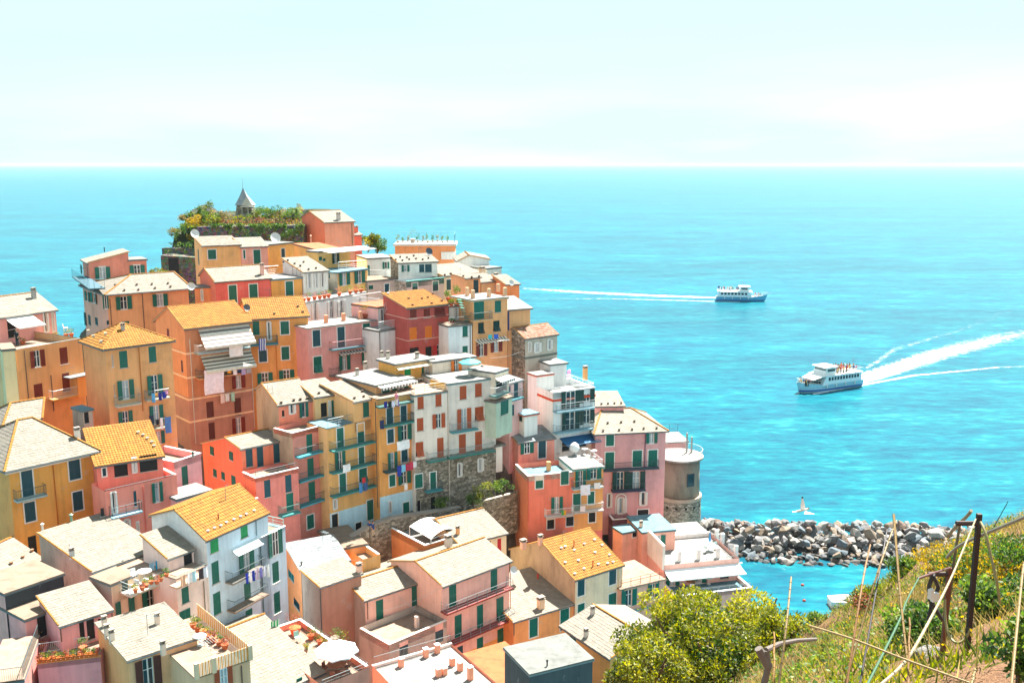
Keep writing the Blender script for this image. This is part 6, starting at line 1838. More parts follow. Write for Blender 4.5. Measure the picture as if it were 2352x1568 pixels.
def slope_z(x, y):
    x = np.asarray(x, float); y = np.asarray(y, float)
    o = _w[_n] + _w[_n + 1] * x + _w[_n + 2] * y
    for i in range(_n): o = o + _w[i] * np.sqrt((x - pts_[i, 0]) ** 2 + (y - pts_[i, 1]) ** 2)
    return o
gz2 = slope_z(gx2, gy2) + (fbm(gx2, gy2, 0.6, 4, 31) - 0.5) * 0.35
def dirt(nt, b):
    n = noise(nt, 2.5, 8, 0.7); g = noise(nt, 40, 4, .6)
    r = ramp(nt, n.outputs[0], [(0.3, (0.10, 0.045, 0.02)), (0.55, (0.20, 0.10, 0.045)), (0.75, (0.30, 0.19, 0.10))])
    m = mixc(nt, 0.5, r.outputs[0], g.outputs[0], 'OVERLAY')
    nt.links.new(m.outputs[0], b.inputs["Base Color"]); b.inputs["Roughness"].default_value = .95; bump(nt, b, g.outputs[0], .9, .05)
grid_mesh("grassy_slope", gx2, gy2, gz2, mat('dirt_path', dirt))
# patch list where the path shows bare
def path_mask(P):
    """true where bare dirt: projected footprint of the path on the slope (world distance to the path's centre line)"""
    a = np.array([[4.7, 6.2], [6.6, 8.2], [8.5, 9.4], [11, 10.5]])
    d = np.full(len(P), 1e9)
    for i in range(3):
        p, q = a[i], a[i + 1]; t = np.clip(((P[:, :2] - p) @ (q - p)) / ((q - p) @ (q - p)), 0, 1)
        d = np.minimum(d, np.linalg.norm(P[:, :2] - (p + t[:, None] * (q - p)), axis=1))
    return d < 1.45
def blades(P, L, w, spread=0.5, rg=RG):
    n = len(P); d = rg.normal(size=(n, 3)) * spread; d[:, 2] = 1; d /= np.linalg.norm(d, axis=1)[:, None]
    s = np.cross(d, rg.normal(size=(n, 3))); s /= np.linalg.norm(s, axis=1)[:, None]
    LL = (L * rg.uniform(.5, 1.4, n))[:, None]
    v = np.stack([P - s * w, P + s * w, P + d * LL * .6 + s * w * .7, P + d * LL], 1).reshape(-1, 3)
    return v, np.arange(4 * n).reshape(n, 4)
N_ = 110000
u = RG.uniform(0, 1, N_); yy = 3.0 + 26 * u ** 0.8; xx = RG.uniform(-2, 24, N_)
keep = (xx / yy < 0.62) & (xx / yy > 0.02); xx, yy = xx[keep], yy[keep]
zz = slope_z(xx, yy); P = np.stack([xx, yy, zz], 1)
P = P[~path_mask(P)]
pat = fbm(P[:, 0], P[:, 1], 0.8, 3, 77)
gmask = pat > 0.5
for nm, msk, lm, L, w, k in (("dry_grass", ~gmask, 'dry', 0.30, 0.007, 1), ("green_grass", gmask, 'olive', 0.24, 0.011, 1)):
    Q = P[msk]; v, f = blades(Q, L, w, 0.7)
    o = np_mesh(nm, v, f, LM[lm], RG.uniform(0, 1, len(Q)), None, (5, 12, 48)); o["kind"] = "stuff"
Q = P[(fbm(P[:, 0], P[:, 1], 0.5, 3, 55) > 0.48)]
Q = Q[RG.uniform(0, 1, len(Q)) < 0.75] + np.array([0, 0, .08]); Q[:, 2] += RG.uniform(0, .2, len(Q)); v, f = leaves(Q, 0.075, 0.5)
o = np_mesh("ground_leaves", v, f, LM['green'], RG.uniform(0.1, 1, len(Q)), None, (5, 12, 48)); o["kind"] = "stuff"
Q = P[(fbm(P[:, 0], P[:, 1], 0.9, 3, 99) > 0.55)]; Q = Q[RG.uniform(0, 1, len(Q)) < 0.15] + np.array([0, 0, .25]); v, f = leaves(Q, 0.045, 0.8)
o = np_mesh("wildflowers", v, f, LM['yellow'], RG.uniform(0.4, 1, len(Q)), None, (5, 12, 48)); o["kind"] = "stuff"

def bush(name, label, cat, t, x, y, D, r, n, leaf, lm, mix=None, h=None, group=None, up=0.3, nclump=26):
    base = at_d(t, x, y, D)
    h = h or r * 1.5
    T = thing(name, label, cat, base, group)
    P, tint = clumpy(np.array(base) + np.array([0, 0, h * .55]), (r, r * .9, h * .55), n, nclump, clump=.36)
    v, f = leaves(P, leaf, .42, up)
    np_mesh("foliage", v, f, LM[lm], tint, T, base)
    if mix:
        P2, t2 = clumpy(np.array(base) + np.array([0, 0, h * .68]), (r, r * .9, h * .55), int(n * .35), nclump, clump=.36)
        v, f = leaves(P2, leaf * .8, .5, up); np_mesh("blossom", v, f, LM[mix], t2, T, base)
    b = MB()
    for i in range(7):
        a = random.uniform(0, 6.28); q = base + Vector((math.cos(a) * r * .6, math.sin(a) * r * .5, h * .7)); b.path([base - Z * .6, base.lerp(q, .4) + Z * h * .1, q], r * .045, 6, .4)
    b.build("trunk", plain('#5a4636', 0.9), T)
    return T
tree_c = at_d('d', 1650, 1475, 36)
T = thing("pittosporum_tree", "large rounded tree with yellow-green glossy leaves in the bottom foreground", "tree", tree_c - Z * 5.5)
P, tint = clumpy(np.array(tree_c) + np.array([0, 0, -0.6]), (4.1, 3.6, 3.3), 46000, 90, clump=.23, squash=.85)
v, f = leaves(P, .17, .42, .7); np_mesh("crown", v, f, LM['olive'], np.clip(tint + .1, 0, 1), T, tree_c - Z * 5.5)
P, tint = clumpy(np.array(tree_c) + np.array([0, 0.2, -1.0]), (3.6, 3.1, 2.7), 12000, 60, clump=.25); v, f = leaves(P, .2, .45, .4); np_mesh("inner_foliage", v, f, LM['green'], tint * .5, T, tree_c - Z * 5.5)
b = MB(); b0_ = tree_c - Z * 6
for i in range(16):
    a = i * 2.4; q = tree_c + Vector((math.cos(a) * 2.6, math.sin(a) * 2.2, random.uniform(-.8, 1.6))); b.path([b0_, b0_.lerp(q, .45) + Vector((random.uniform(-.4, .4), 0, .8)), q], .13, 6, .25)
b.build("trunk", plain('#6a5642', 0.9), T)
bush("shrub", "smaller yellow-green bush at the left foot of the big tree, bottom edge", "shrub", 'd', 1490, 1610, 33, 1.6, 5500, .16, 'olive', None, 2.6)
bush("shrub", "low bush standing between the big tree and the bay", "shrub", 'd', 1800, 1500, 30, 1.1, 5000, .13, 'olive', None, 1.5)
bush("shrub", "green bush at the water's edge of the slope, in the middle", "shrub", 'd', 1905, 1462, 27, .7, 3600, .1, 'green', None, .7)
bush("shrub", "dark green rounded bush on the slope edge before the breakwater", "shrub", 'd', 2085, 1345, 24, .55, 3000, .09, 'green', None, .8)
bush("shrub", "green bush on the slope edge just above the moored white boat", "shrub", 'd', 1990, 1400, 24, .5, 2200, .09, 'olive', None, .6)
bush("broom_shrub", "big yellow flowering broom behind the black post", "shrub", 'd', 2290, 1390, 15, 1.05, 12000, .06, 'green', 'yellow', 1.0, "yellow broom bushes on the slope", 1.2)
bush("broom_shrub", "yellow broom bush at the right edge of the picture", "shrub", 'd', 2375, 1400, 13, .8, 9000, .06, 'green', 'yellow', .9, "yellow broom bushes on the slope", 1.2)
bush("broom_shrub", "paler broom bush left of the black post on the skyline", "shrub", 'd', 2190, 1330, 18, .8, 7000, .06, 'dry', 'yellow', .5, "yellow broom bushes on the slope", 1.2)
bush("shrub", "dense green weed bush beside the dirt path under the black post", "shrub", 'd', 2300, 1440, 10.9, .5, 5000, .07, 'green', None, .7)
bush("shrub", "green weeds around the foot of the rusty post", "shrub", 'd', 2120, 1500, 10.8, .45, 4200, .07, 'green', None, .6)
bush("shrub", "leafy vine plant at the right picture edge by the path", "shrub", 'd', 2350, 1570, 6.2, .24, 1500, .06, 'green', None, .5)
bush("shrub", "pink flowered wild plant on the slope edge near the white boat", "shrub", 'd', 1975, 1412, 22, .3, 260, .05, 'red', None, .6)

# ------------------------------------------------------------------ canes, posts and hoses in front
def cane(name, label, cat, pts, r, ck, group=None, n=7, taper=.75, knots=True):
    P = [at_d('L', x, y, D) if len(q) == 3 else None for q in pts for (x, y, D) in [q]]
    o_ = thing(name, label, cat, P[0], group)
    # smooth
    S_ = []
    if len(P) > 2:
        for i in range(len(P) - 1):
            p0, p1, p2, p3 = P[max(0, i - 1)], P[i], P[i + 1], P[min(len(P) - 1, i + 2)]
            for k in range(6):
                t = k / 6; S_.append(0.5 * ((2 * p1) + (p2 - p0) * t + (2 * p0 - 5 * p1 + 4 * p2 - p3) * t * t + (3 * p1 - p0 - 3 * p2 + p3) * t ** 3))
        S_.append(P[-1])
    else: S_ = [P[0].lerp(P[1], k / 8) + Vector((math.sin(k * 2.1) * r * .4, 0, math.cos(k * 1.7) * r * .4)) for k in range(9)]
    b = MB(); b.path(S_, r, n, taper)
    if knots:
        for i in range(1, len(S_) - 1):
            d = (S_[i + 1] - S_[i]).normalized(); b.tube(S_[i] - d * r * .35, S_[i] + d * r * .25, r * 1.1, n=n)
    me = b.build("stem" if name == "bamboo_cane" else "tube", plain(ck, .6, 0.0, .42), o_)
    return o_
g_ = "bamboo canes of the plant frame"
cane("bamboo_cane", "leaning orange-brown cane, leftmost of the tall bamboo canes", "cane", [(440, 1600, 4.1), (560, 820, 4.5), (622, 515, 4.9)], 0.0055, '#b07a38', g_)
cane("bamboo_cane", "tan cane leaning right that crosses behind the dark rod and meets the apex", "cane", [(425, 1590, 4.2), (560, 1130, 4.4), (700, 660, 4.6), (822, 330, 4.9)], 0.0055, '#b59452', g_)
cane("bamboo_cane", "straight cane falling from the apex to the crossing joint at right", "cane", [(800, 285, 4.8), (850, 900, 4.4), (905, 1400, 4.1)], 0.0066, '#b08a3a', g_)
cane("bamboo_cane", "short upright stub of cane rising at the crossing joint", "cane", [(910, 1600, 3.9), (922, 1070, 4.2)], 0.0055, '#b0803a', g_)
cane("bamboo_cane", "long pale horizontal cane running down to the right across the grass", "cane", [(160, 1132, 4.6), (480, 1230, 4.3), (895, 1390, 4.0), (1350, 1555, 3.7), (1500, 1610, 3.6)], 0.0055, '#d2b478', g_)
cane("bamboo_cane", "long pale diagonal cane rising right to the top of the black post", "cane", [(690, 1590, 3.9), (905, 1380, 4.2), (1100, 1040, 5.0), (1250, 740, 6.0), (1350, 500, 7.0), (1425, 320, 7.8)], 0.0075, '#d9c79a', g_)
cane("bamboo_cane", "cane stub at the lower right edge of the frame", "cane", [(1390, 1600, 3.6), (1420, 1460, 3.7)], 0.0066, '#b59a50', g_)
cane("bamboo_cane", "thin cane at the right picture edge leaning right", "cane", [(1695, 1590, 3.6), (1780, 740, 4.2), (1800, 650, 4.3)], 0.0066, '#a88a4a', g_)
cane("bamboo_cane", "single orange cane standing before the big tree", "cane", [(175 - 140, 1560, 4.6), (20, 1200, 4.7)], 0.0055, '#b98a30', g_) if False else None
cane("bamboo_cane", "orange upright cane standing alone before the big tree", "cane", [(-110, 1620, 4.6), (-110, 1180, 4.9)], 0.0060, '#c08c2c', g_)
cane("bamboo_cane", "tan cane before the tree leaning right, left of the bay", "cane", [(-80, 1620, 4.5), (-20, 1150, 4.7), (20, 760, 5.0)], 0.0066, '#b09458', g_)
cane("metal_rod", "thin dark metal rod leaning right between the tall canes", "rod", [(540, 1600, 4.1), (660, 900, 4.5), (750, 400, 4.9)], 0.0050, '#4a4448', None, knots=False)
cane("garden_stake", "green plastic coated stake curving up to the rusty post", "stake", [(600, 1580, 5.6), (840, 1100, 7.0), (900, 940, 7.6), (990, 770, 8.3)], 0.0088, '#3f7a52', None, knots=False)
def post(label, a, c, D, r, ck, name="post"):
    P, Q = at_d('L', *a, D), at_d('L', *c, D + .15); o_ = thing(name, label, "post", P)
    b = MB(); w = (Q - P); x_ = Vector((1, 0, 0)) * r; y_ = Vector((0, 1, 0)) * r
    b.hexa([P - x_ - y_, P + x_ - y_, P + x_ + y_, P - x_ + y_, Q - x_ - y_, Q + x_ - y_, Q + x_ + y_, Q - x_ + y_]); b.build("shaft", plain(ck, .7), o_)
    b = MB(); b.tube(P.lerp(Q, .93) - Vector((.22, 0, 0)), P.lerp(Q, .93), .025, n=6); b.build("bracket", plain('#3a2824', .7), o_)
    return o_
post("tall near-black square post standing by the dirt path", (1360, 1300), (1452, 280), 9.0, .022, '#2a1c1c')
post("rusty brown iron post left of the black post", (1170, 1380), (1225, 690), 9.6, .022, '#6a3a28')
cane("wooden_pole", "weathered grey wooden pole leaning behind the rusty post", "pole", [(1205, 1060, 9.8), (1265, 600, 9.8), (1305, 360, 9.8)], 0.0168, '#8a8468', None, knots=False)
cane("wooden_rail", "pale cylindrical rail sloping up to the right over the grey pole", "rail", [(1205, 450, 9.6), (1395, 258, 9.2)], 0.0168, '#cfc6a8', None, knots=False, taper=1)
cane("wooden_rail", "long grey-white rail rising to the right picture edge behind the black post", "rail", [(1205, 612, 9.9), (1290, 530, 9.6), (1440, 455, 9.2), (1810, 300, 8.4)], 0.0163, '#c4c0b0', None, knots=False, taper=1)
cane("rusty_pipe", "rusty wire wrapped pipe arching left from the rusty post", "pipe", [(985, 772, 9.0), (1090, 735, 9.2), (1230, 690, 9.6)], 0.0134, '#7a4a48', None, knots=False)
cane("hose", "pale yellow hose hanging in a loop between rusty post and black post", "hose", [(1190, 930, 9.3), (1195, 1100, 9.2), (1230, 1220, 9.1), (1290, 1262, 9.0), (1350, 1220, 9.0), (1385, 1150, 9.0)], 0.0132, '#c9bb7c', None, knots=False, taper=1)
cane("hose", "pale yellow hose arching down to the right of the black post", "hose", [(1460, 340, 8.9), (1500, 430, 8.8), (1540, 600, 8.7), (1585, 800, 8.6), (1608, 960, 8.6)], 0.0126, '#c9bb7c', None, knots=False, taper=1)
cane("thin_rod", "thin black rod slanting against the sea near the top right", "rod", [(1560, 385, 9.0), (1672, 185, 9.0)], 0.0044, '#203038', None, knots=False)
# straps and bundle hanging on the pipe
P = at_d('L', 1095, 890, 9.3); o_ = thing("strap_bundle", "black and white strap bundle hanging from the rusty pipe", "strap", P)
b = MB(); b.path([at_d('L', 1100, 740, 9.2), at_d('L', 1070, 830, 9.3), at_d('L', 1075, 930, 9.3), at_d('L', 1165, 1080, 9.4)], .022, 6); b.path([at_d('L', 1105, 760, 9.2), at_d('L', 1140, 840, 9.3), at_d('L', 1090, 960, 9.3), at_d('L', 1065, 1090, 9.3)], .02, 6); b.build("strap", plain('#2c2c30', .7), o_)
b = MB(); b.cbox(at_d('L', 1110, 945, 9.25), .07, .04, .09, .3); b.cbox(at_d('L', 1080, 925, 9.2), .05, .04, .1, .6); b.build("cloth", plain('#d8d8d4', .8), o_)
# driftwood
P = [at_d('d', 1735, 1500, 7.2), at_d('d', 1760, 1492, 7.0), at_d('d', 1790, 1478, 7.1), at_d('d', 1830, 1470, 7.2), at_d('d', 1875, 1467, 7.3)]
o_ = thing("driftwood", "twisted grey driftwood branch lying over a forked stump", "branch", P[0])
b = MB(); b.path([at_d('d', 1752, 1580, 7.0), at_d('d', 1765, 1530, 7.0), P[1], P[2], P[3], P[4]], .028, 8, .5); b.path([at_d('d', 1765, 1530, 7.0), at_d('d', 1742, 1488, 7.0)], .036, 8, .9); b.build("branch", plain('#6a625c', .9), o_)
P = at_d('L', 1085, 1345, 9.7); o_ = thing("white_rock", "flat pale stone lying at the foot of the rusty post", "stone", P); o_ = inst("stone", BMS[3], o_, P, None, (.26, .2, .12))
for k in range(26):
    P = np.array([[random.uniform(5.2, 9.5), random.uniform(6.2, 9.8), 0]]); P[0, 2] = slope_z(P[:, 0], P[:, 1])[0]
    if path_mask(P)[0]:
        o = inst("pebble", BMS[k % 10], None, Vector(P[0]), None, (.03, .035, .02)); tag(o, "small stone lying on the dirt path", "pebble", "pebbles on the dirt path")

# ------------------------------------------------------------------ sea haze
def haze_mat(nt, b):
    v = N(nt, "ShaderNodeVolumePrincipled"); v.inputs["Color"].default_value = (0.62, 0.88, 0.95, 1); v.inputs["Density"].default_value = 0.00004; v.inputs["Anisotropy"].default_value = 0.0
    out = nt.nodes["Material Output"]; nt.nodes.remove(b); nt.links.new(v.outputs[0], out.inputs["Volume"])
b = MB(); b.obox((-41000, -450, -6), (82000, 0, 0), (0, 60500, 0), (0, 0, 66)); hz_ = b.build("haze", mat('sea_haze', haze_mat)); hz_["kind"] = "stuff"
# ------------------------------------------------------------------ boats
def person_mesh(shirt, trousers, key, cache={}):
    if key in cache: return cache[key]
    b = MB(); skin, sh, tr, hair = 0, 1, 2, 3
    def seg(a, c, r1, r2, m): b.mi = m; b.tube(a, c, r1, r2, 8)
    for s in (-1, 1):
        seg((s * .1, 0.0, 0.0), (s * .1, .02, .45), .05, .065, tr); seg((s * .1, .02, .45), (s * .09, 0, .88), .07, .09, tr)
        seg((s * .2, 0, 1.42), (s * .25, .02, 1.12), .05, .04, sh); seg((s * .25, .02, 1.12), (s * .22, .16, .92), .04, .03, skin)
        b.mi = skin; b.obox((s * .22 - .03, .14, .84), (.06, 0, 0), (0, .05, 0), (0, 0, .1))
        b.mi = hair; b.obox((s * .1 - .05, -.08, 0), (.1, 0, 0), (0, .25, 0), (0, 0, .07))
    b.mi = sh; b.lathe((0, 0, .85), [(.15, 0), (.14, .15), (.17, .42), (.19, .55), (.08, .62)], 10)
    seg((0, 0, 1.44), (0, 0, 1.55), .05, .05, skin)
    b.mi = skin; b.lathe((0, 0.01, 1.52), [(.03, 0), (.085, .06), (.1, .13), (.09, .2), (.03, .25)], 10)
    b.mi = hair; b.lathe((0, -.02, 1.62), [(.1, 0), (.108, .08), (.08, .15), (.02, .17)], 10)
    me = bpy.data.meshes.new("person"); me.from_pydata(b.v, [], b.f)
    for m in (plain('#c98f6e', .7), plain(shirt, .8), plain(trousers, .8), plain('#3a2a20', .9)): me.materials.append(m)
    me.polygons.foreach_set("material_index", b.m); cache[key] = me; return me
PCOL = [('#e8e4dc', '#3a4a6a', 'white shirt and blue trousers'), ('#b8342c', '#3a3a40', 'red shirt and dark trousers'), ('#2c4a8a', '#c8b89a', 'blue shirt and beige trousers'), ('#24282c', '#24282c', 'black clothes'), ('#d88aa0', '#d8d4cc', 'pink top and white trousers'), ('#d8b060', '#4a4a4a', 'yellow shirt and grey trousers')]
def person(P, i, rz, label, group=None, sc=1.0):
    me = person_mesh(PCOL[i][0], PCOL[i][1], i)
    o = inst("person", me, None, P, Matrix.Rotation(rz, 3, 'Z'), (sc, sc, sc)); return tag(o, label, "person", group)
def ferry(C, ang, L, label, style, stripe='#2a9ac8'):
    r = thing("ferry", label, "boat", C); ca, sa = math.cos(ang), math.sin(ang)
    def T(x, y, z): return Vector((C.x + ca * x - sa * y, C.y + sa * x + ca * y, C.z + z))
    Wd = L * .13
    # hull: stations from stern (-L/2) to bow (+L/2)
    st = []
    NS = 16
    for i in range(NS + 1):
        s = i / NS; x = -L / 2 + L * s
        w = Wd * (1.0 if s < .55 else max(0.02, math.cos((s - .55) / .45 * math.pi / 2) ** .75))
        zt = L * (.075 + .05 * max(0, (s - .5) / .5) ** 2)
        rake = L * .07 * max(0, (s - .7) / .3) ** 2
        st.append([(x - rake, 0, -.5), (x - rake, w * .75, -.4), (x - rake * .6, w * .88, .35), (x, w, zt), (x, w * .97, zt + .0)])
    b = MB()
    for i in range(NS):
        for sg in (1, -1):
            for k in range(3):
                q = [st[i][k], st[i + 1][k], st[i + 1][k + 1], st[i][k + 1]]; b.mi = 1 if k == 1 and False else 0
                b.face([T(p[0], p[1] * sg, p[2]) for p in q])
    b.face([T(p[0], p[1], p[2]) for p in st[0][:4]] + [T(p[0], -p[1], p[2]) for p in reversed(st[0][:4])])
    b.build("hull", plain('#9cccde' if style == 2 else '#4fa8cc', .35), r)  # hull blue is the tint of the shadow side, put into the colour
    b = MB()
    for i in range(NS): b.face([T(st[i][3][0], st[i][3][1] * .97, st[i][3][2] - .25), T(st[i + 1][3][0], st[i + 1][3][1] * .97, st[i + 1][3][2] - .25), T(st[i + 1][3][0], -st[i + 1][3][1] * .97, st[i + 1][3][2] - .25), T(st[i][3][0], -st[i][3][1] * .97, st[i][3][2] - .25)])
    b.build("deck", plain('#cfc8b8', .7), r)
    b = MB()
    for i in range(NS):
        for sg in (1, -1): b.hexa([T(st[i][2][0], (st[i][2][1] + .0) * sg, .0), T(st[i + 1][2][0], (st[i + 1][2][1]) * sg, .0), T(st[i + 1][2][0], (st[i + 1][2][1] - .2) * sg, .0), T(st[i][2][0], (st[i][2][1] - .2) * sg, 0), T(st[i][2][0], (st[i][2][1] + .05) * sg, .4), T(st[i + 1][2][0], (st[i + 1][2][1] + .05) * sg, .4), T(st[i + 1][2][0], (st[i + 1][2][1] - .2) * sg, .4), T(st[i][2][0], (st[i][2][1] - .2) * sg, .4)])
    b.build("waterline_stripe", plain('#1c5aa8', .4), r)
    zd = L * .07; x0, x1 = -L * .46, L * .2; cw = Wd * .97; ch = 2.3
    def cabin(name, xa, xb, w, z0, h, mt, slope=0.6):
        b = MB(); b.hexa([T(xa, -w, z0), T(xb, -w, z0), T(xb, w, z0), T(xa, w, z0), T(xa + .1, -w * .97, z0 + h), T(xb - slope, -w * .97, z0 + h), T(xb - slope, w * .97, z0 + h), T(xa + .1, w * .97, z0 + h)])
        return b.build(name, mt, r)
    cabin("lower_cabin", x0, x1, cw, zd - .1, ch, plain('#d4e4ea', .4), 1.4)
    nw = 11 if style == 2 else 8
    for i in range(nw):
        xa = x0 + 1.0 + (x1 - x0 - 2.8) * i / nw; ww = (x1 - x0 - 2.8) / nw * .7
        for sg in (1, -1):
            b = MB(); b.obox(T(xa, (cw * .985 - .02) * sg, zd + 1.0), Vector((ca, sa, 0)) * ww, Vector((-sa, ca, 0)) * sg * .05, Z * .85); b.build("window", M['glass'], r)
    zu = zd + ch - .1
    b = MB(); b.obox(T(x0 - .3, -cw - .1, zu), Vector((ca, sa, 0)) * (x1 - x0 + .2), Vector((-sa, ca, 0)) * (2 * cw + .2), Z * .12); b.build("upper_deck", M['white'], r)
    if style == 2:
        b = MB(); b.hexa([T(x1 - 1.6, -cw, zu + .15), T(x1 + L * .12, -cw * .8, zu - .75), T(x1 + L * .12, cw * .8, zu - .75), T(x1 - 1.6, cw, zu + .15), T(x1 - 1.6, -cw, zu + .35), T(x1 + L * .12, -cw * .8, zu - .6), T(x1 + L * .12, cw * .8, zu - .6), T(x1 - 1.6, cw, zu + .35)]); b.build("foredeck_canopy", M['white'], r)
        b = MB(); b.obox(T(x1 + .2, -cw * .85, zd + .3), Vector((ca, sa, 0)) * .1, Vector((-sa, ca, 0)) * (cw * 1.7), Z * 1.3); b.build("windscreen", M['glass'], r)
    wx0, wx1 = (x1 - 5.0, x1 - 1.2)
    cabin("wheelhouse", wx0, wx1, cw * .8, zu + .12, 1.9, plain('#e6e8e6', .4), .7)
    b = MB(); b.obox(T(wx1 - .62, -cw * .74, zu + .95), Vector((ca, sa, 0)) * .2, Vector((-sa, ca, 0)) * cw * 1.48, Z * .6)
    for sg in (1, -1): b.obox(T(wx0 + .4, sg * (cw * .79), zu + 1.0), Vector((ca, sa, 0)) * (wx1 - wx0 - 1.3), Vector((-sa, ca, 0)) * sg * .05, Z * .6)
    b.build("wheelhouse_window", M['glass'], r)
    b = MB(); b.obox(T(wx0 - .5, -cw * .9, zu + 2.03), Vector((ca, sa, 0)) * (wx1 - wx0 + .7), Vector((-sa, ca, 0)) * cw * 1.8, Z * .14); b.build("wheelhouse_roof", M['white'], r)
    P = [T(x0 - .2, -cw, zu + .12), T(wx0, -cw, zu + .12)]; Q = [T(x0 - .2, cw, zu + .12), T(wx0, cw, zu + .12)]
    railing(r, [P[1], P[0], Q[0], Q[1]], 1.0, 'railwhite', .35)
    zb = [T(st[i][3][0], st[i][3][1] * .97, st[i][3][2]) for i in range(11, NS + 1)] + [T(st[i][3][0], -st[i][3][1] * .97, st[i][3][2]) for i in range(NS, 10, -1)]
    railing(r, zb, .9, 'railwhite', .6)
    b = MB(); mx = x0 + .6; b.tube(T(mx, 0, zu), T(mx, 0, zu + 3.6), .06, .03, 6); b.tube(T(mx - .0, -.8, zu + 2.6), T(mx, .8, zu + 2.6), .03, n=5); b.tube(T(wx0 + 1, 0, zu + 2.2), T(wx0 + 1, 0, zu + 4.2), .04, n=5); b.build("mast", M['metal'], r)
    if style == 1:
        b = MB(); b.path([T(L / 2 - .3, 0, L * .125), T(L / 2 + 1.6, 0, L * .125 + .7)], .1, 6); b.build("bowsprit", M['white'], r)
        b = MB(); b.obox(T(mx, 0, zu + 1.2), Vector((ca, sa, 0)) * -.9, Vector((-sa, ca, 0)) * .03, Z * .8); b.build("flag", plain('#2a5aa8', .7), r)
    for k in range(4):
        for sg in (1, -1):
            p = T(x0 + 2.5 + k * 3.2, sg * (Wd * 1.0 + .12), zd * .55); b = MB(); b.tube(p, p + Z * .7, .16, n=8); b.build("fender", M['white'], r)
    return r, T, zu, zd, wx0, x0, x1, cw
c1 = at_z('d', 1703, 691, 0); f1 = ferry(Vector((c1.x, c1.y, .35)), math.radians(-8), 21, "white and blue passenger ferry heading right in profile, farther from the village", 1)
c2 = at_z('d', 1898, 893, 0); f2 = ferry(Vector((c2.x, c2.y, .35)), math.radians(208), 20.5, "large white tour ferry crowded with passengers coming towards the village", 2)
rnd = random.Random(12)
def crowd(f, n, xr, yr, z, where, grp):
    r, T = f[0], f[1]
    for k in range(n):
        i = rnd.randrange(6); P = T(rnd.uniform(*xr), rnd.uniform(*yr), z)
        person(P, i, rnd.uniform(0, 6.28), "passenger in %s %s" % (PCOL[i][2], where), grp)
crowd(f1, 16, (f1[5] + .5, f1[4] - .4), (-1.8, 1.8), f1[2] + .12, "on the upper deck of the far ferry", "passengers on the far ferry")
crowd(f1, 7, (f1[6] + .6, f1[6] + 4.5), (-1.0, 1.0), f1[3] - .1 + .2, "on the bow of the far ferry", "passengers on the far ferry")
crowd(f2, 46, (f2[5] + .4, f2[4] - .4), (-2.4, 2.4), f2[2] + .12, "on the upper deck of the near ferry", "passengers on the near ferry")
crowd(f2, 16, (f2[6] + 2.2, f2[6] + 4.6), (-1.5, 1.5), f2[3] + .1, "on the bow of the near ferry", "passengers on the near ferry")
# wakes
def wake(name, pts, widths, dens, zoff=.03, seedv=0):
    """foam sheet lying on the water: centre line pts and half widths, dens = foam cover along it"""
    def f(nt, b):
        a = N(nt, "ShaderNodeAttribute", attribute_name="foam")
        n = noise(nt, .55, 7, .7, (1, 1, 1)); n2 = noise(nt, 3.4, 7, .8)
        s = N(nt, "ShaderNodeMath", operation='ADD'); nt.links.new(n.outputs[0], s.inputs[0]); nt.links.new(n2.outputs[0], s.inputs[1])
        s2 = N(nt, "ShaderNodeMath", operation='MULTIPLY_ADD'); s2.inputs[1].default_value = .5; nt.links.new(s.outputs[0], s2.inputs[0]); nt.links.new(a.outputs["Fac"], s2.inputs[2])
        r = ramp(nt, s2.outputs[0], [(.93, 0.0), (1.0, .0)]); r.color_ramp.elements[0].position = .80; r.color_ramp.elements[1].color = (1, 1, 1, 1); r.color_ramp.elements[1].position = 1.06
        b.inputs["Base Color"].default_value = (.86, .9, .9, 1); b.inputs["Roughness"].default_value = .8
        nt.links.new(r.outputs[0], b.inputs["Alpha"])
    m_ = mat('sea_foam', f)
    n = len(pts); W_ = 9; v = []; fo = []
    for i, p in enumerate(pts):
        q = pts[min(n - 1, i + 1)] - pts[max(0, i - 1)]; q.normalize(); s = Vector((-q.y, q.x, 0))
        for k in range(W_):
            t = k / (W_ - 1) * 2 - 1; v.append(tuple(p + s * (t * widths[i]) + Z * zoff)); fo.append(dens[i] * (1 - abs(t) ** 1.6) )
    f_ = [(i * W_ + k, i * W_ + k + 1, (i + 1) * W_ + k + 1, (i + 1) * W_ + k) for i in range(n - 1) for k in range(W_ - 1)]
    me = bpy.data.meshes.new(name); me.from_pydata([tuple(Vector(q) - pts[0]) for q in v], [], f_); me.materials.append(m_)
    at = me.attributes.new("foam", 'FLOAT', 'POINT'); at.data.foreach_set("value", fo)
    o = bpy.data.objects.new(name, me); o.location = pts[0]; COL.objects.link(o); o["kind"] = "stuff"; o["label"] = "white foam wake trailing behind a ferry"
def line(pl, n=40):
    out = []; tot = len(pl) - 1
    for i in range(n + 1):
        s = i / n * tot; k = min(tot - 1, int(s)); out.append(pl[k].lerp(pl[k + 1], s - k))
    return out
w1 = line([at_z('d', 1655, 684, 0), at_z('d', 1500, 679, 0), at_z('d', 1350, 672, 0), at_z('d', 1200, 662, 0)]); n_ = len(w1)
wake("ferry_wake", w1, [2.4 + 9 * i / n_ for i in range(n_)], [.6 - .3 * i / n_ for i in range(n_)])
w1b = line([at_z('d', 1700, 694, 0), at_z('d', 1560, 690, 0), at_z('d', 1400, 686, 0), at_z('d', 1210, 686, 0)]); wake("ferry_wake", w1b, [.6 + 1.0 * i / n_ for i in range(n_)], [.6 - .32 * i / n_ for i in range(n_)], .035)
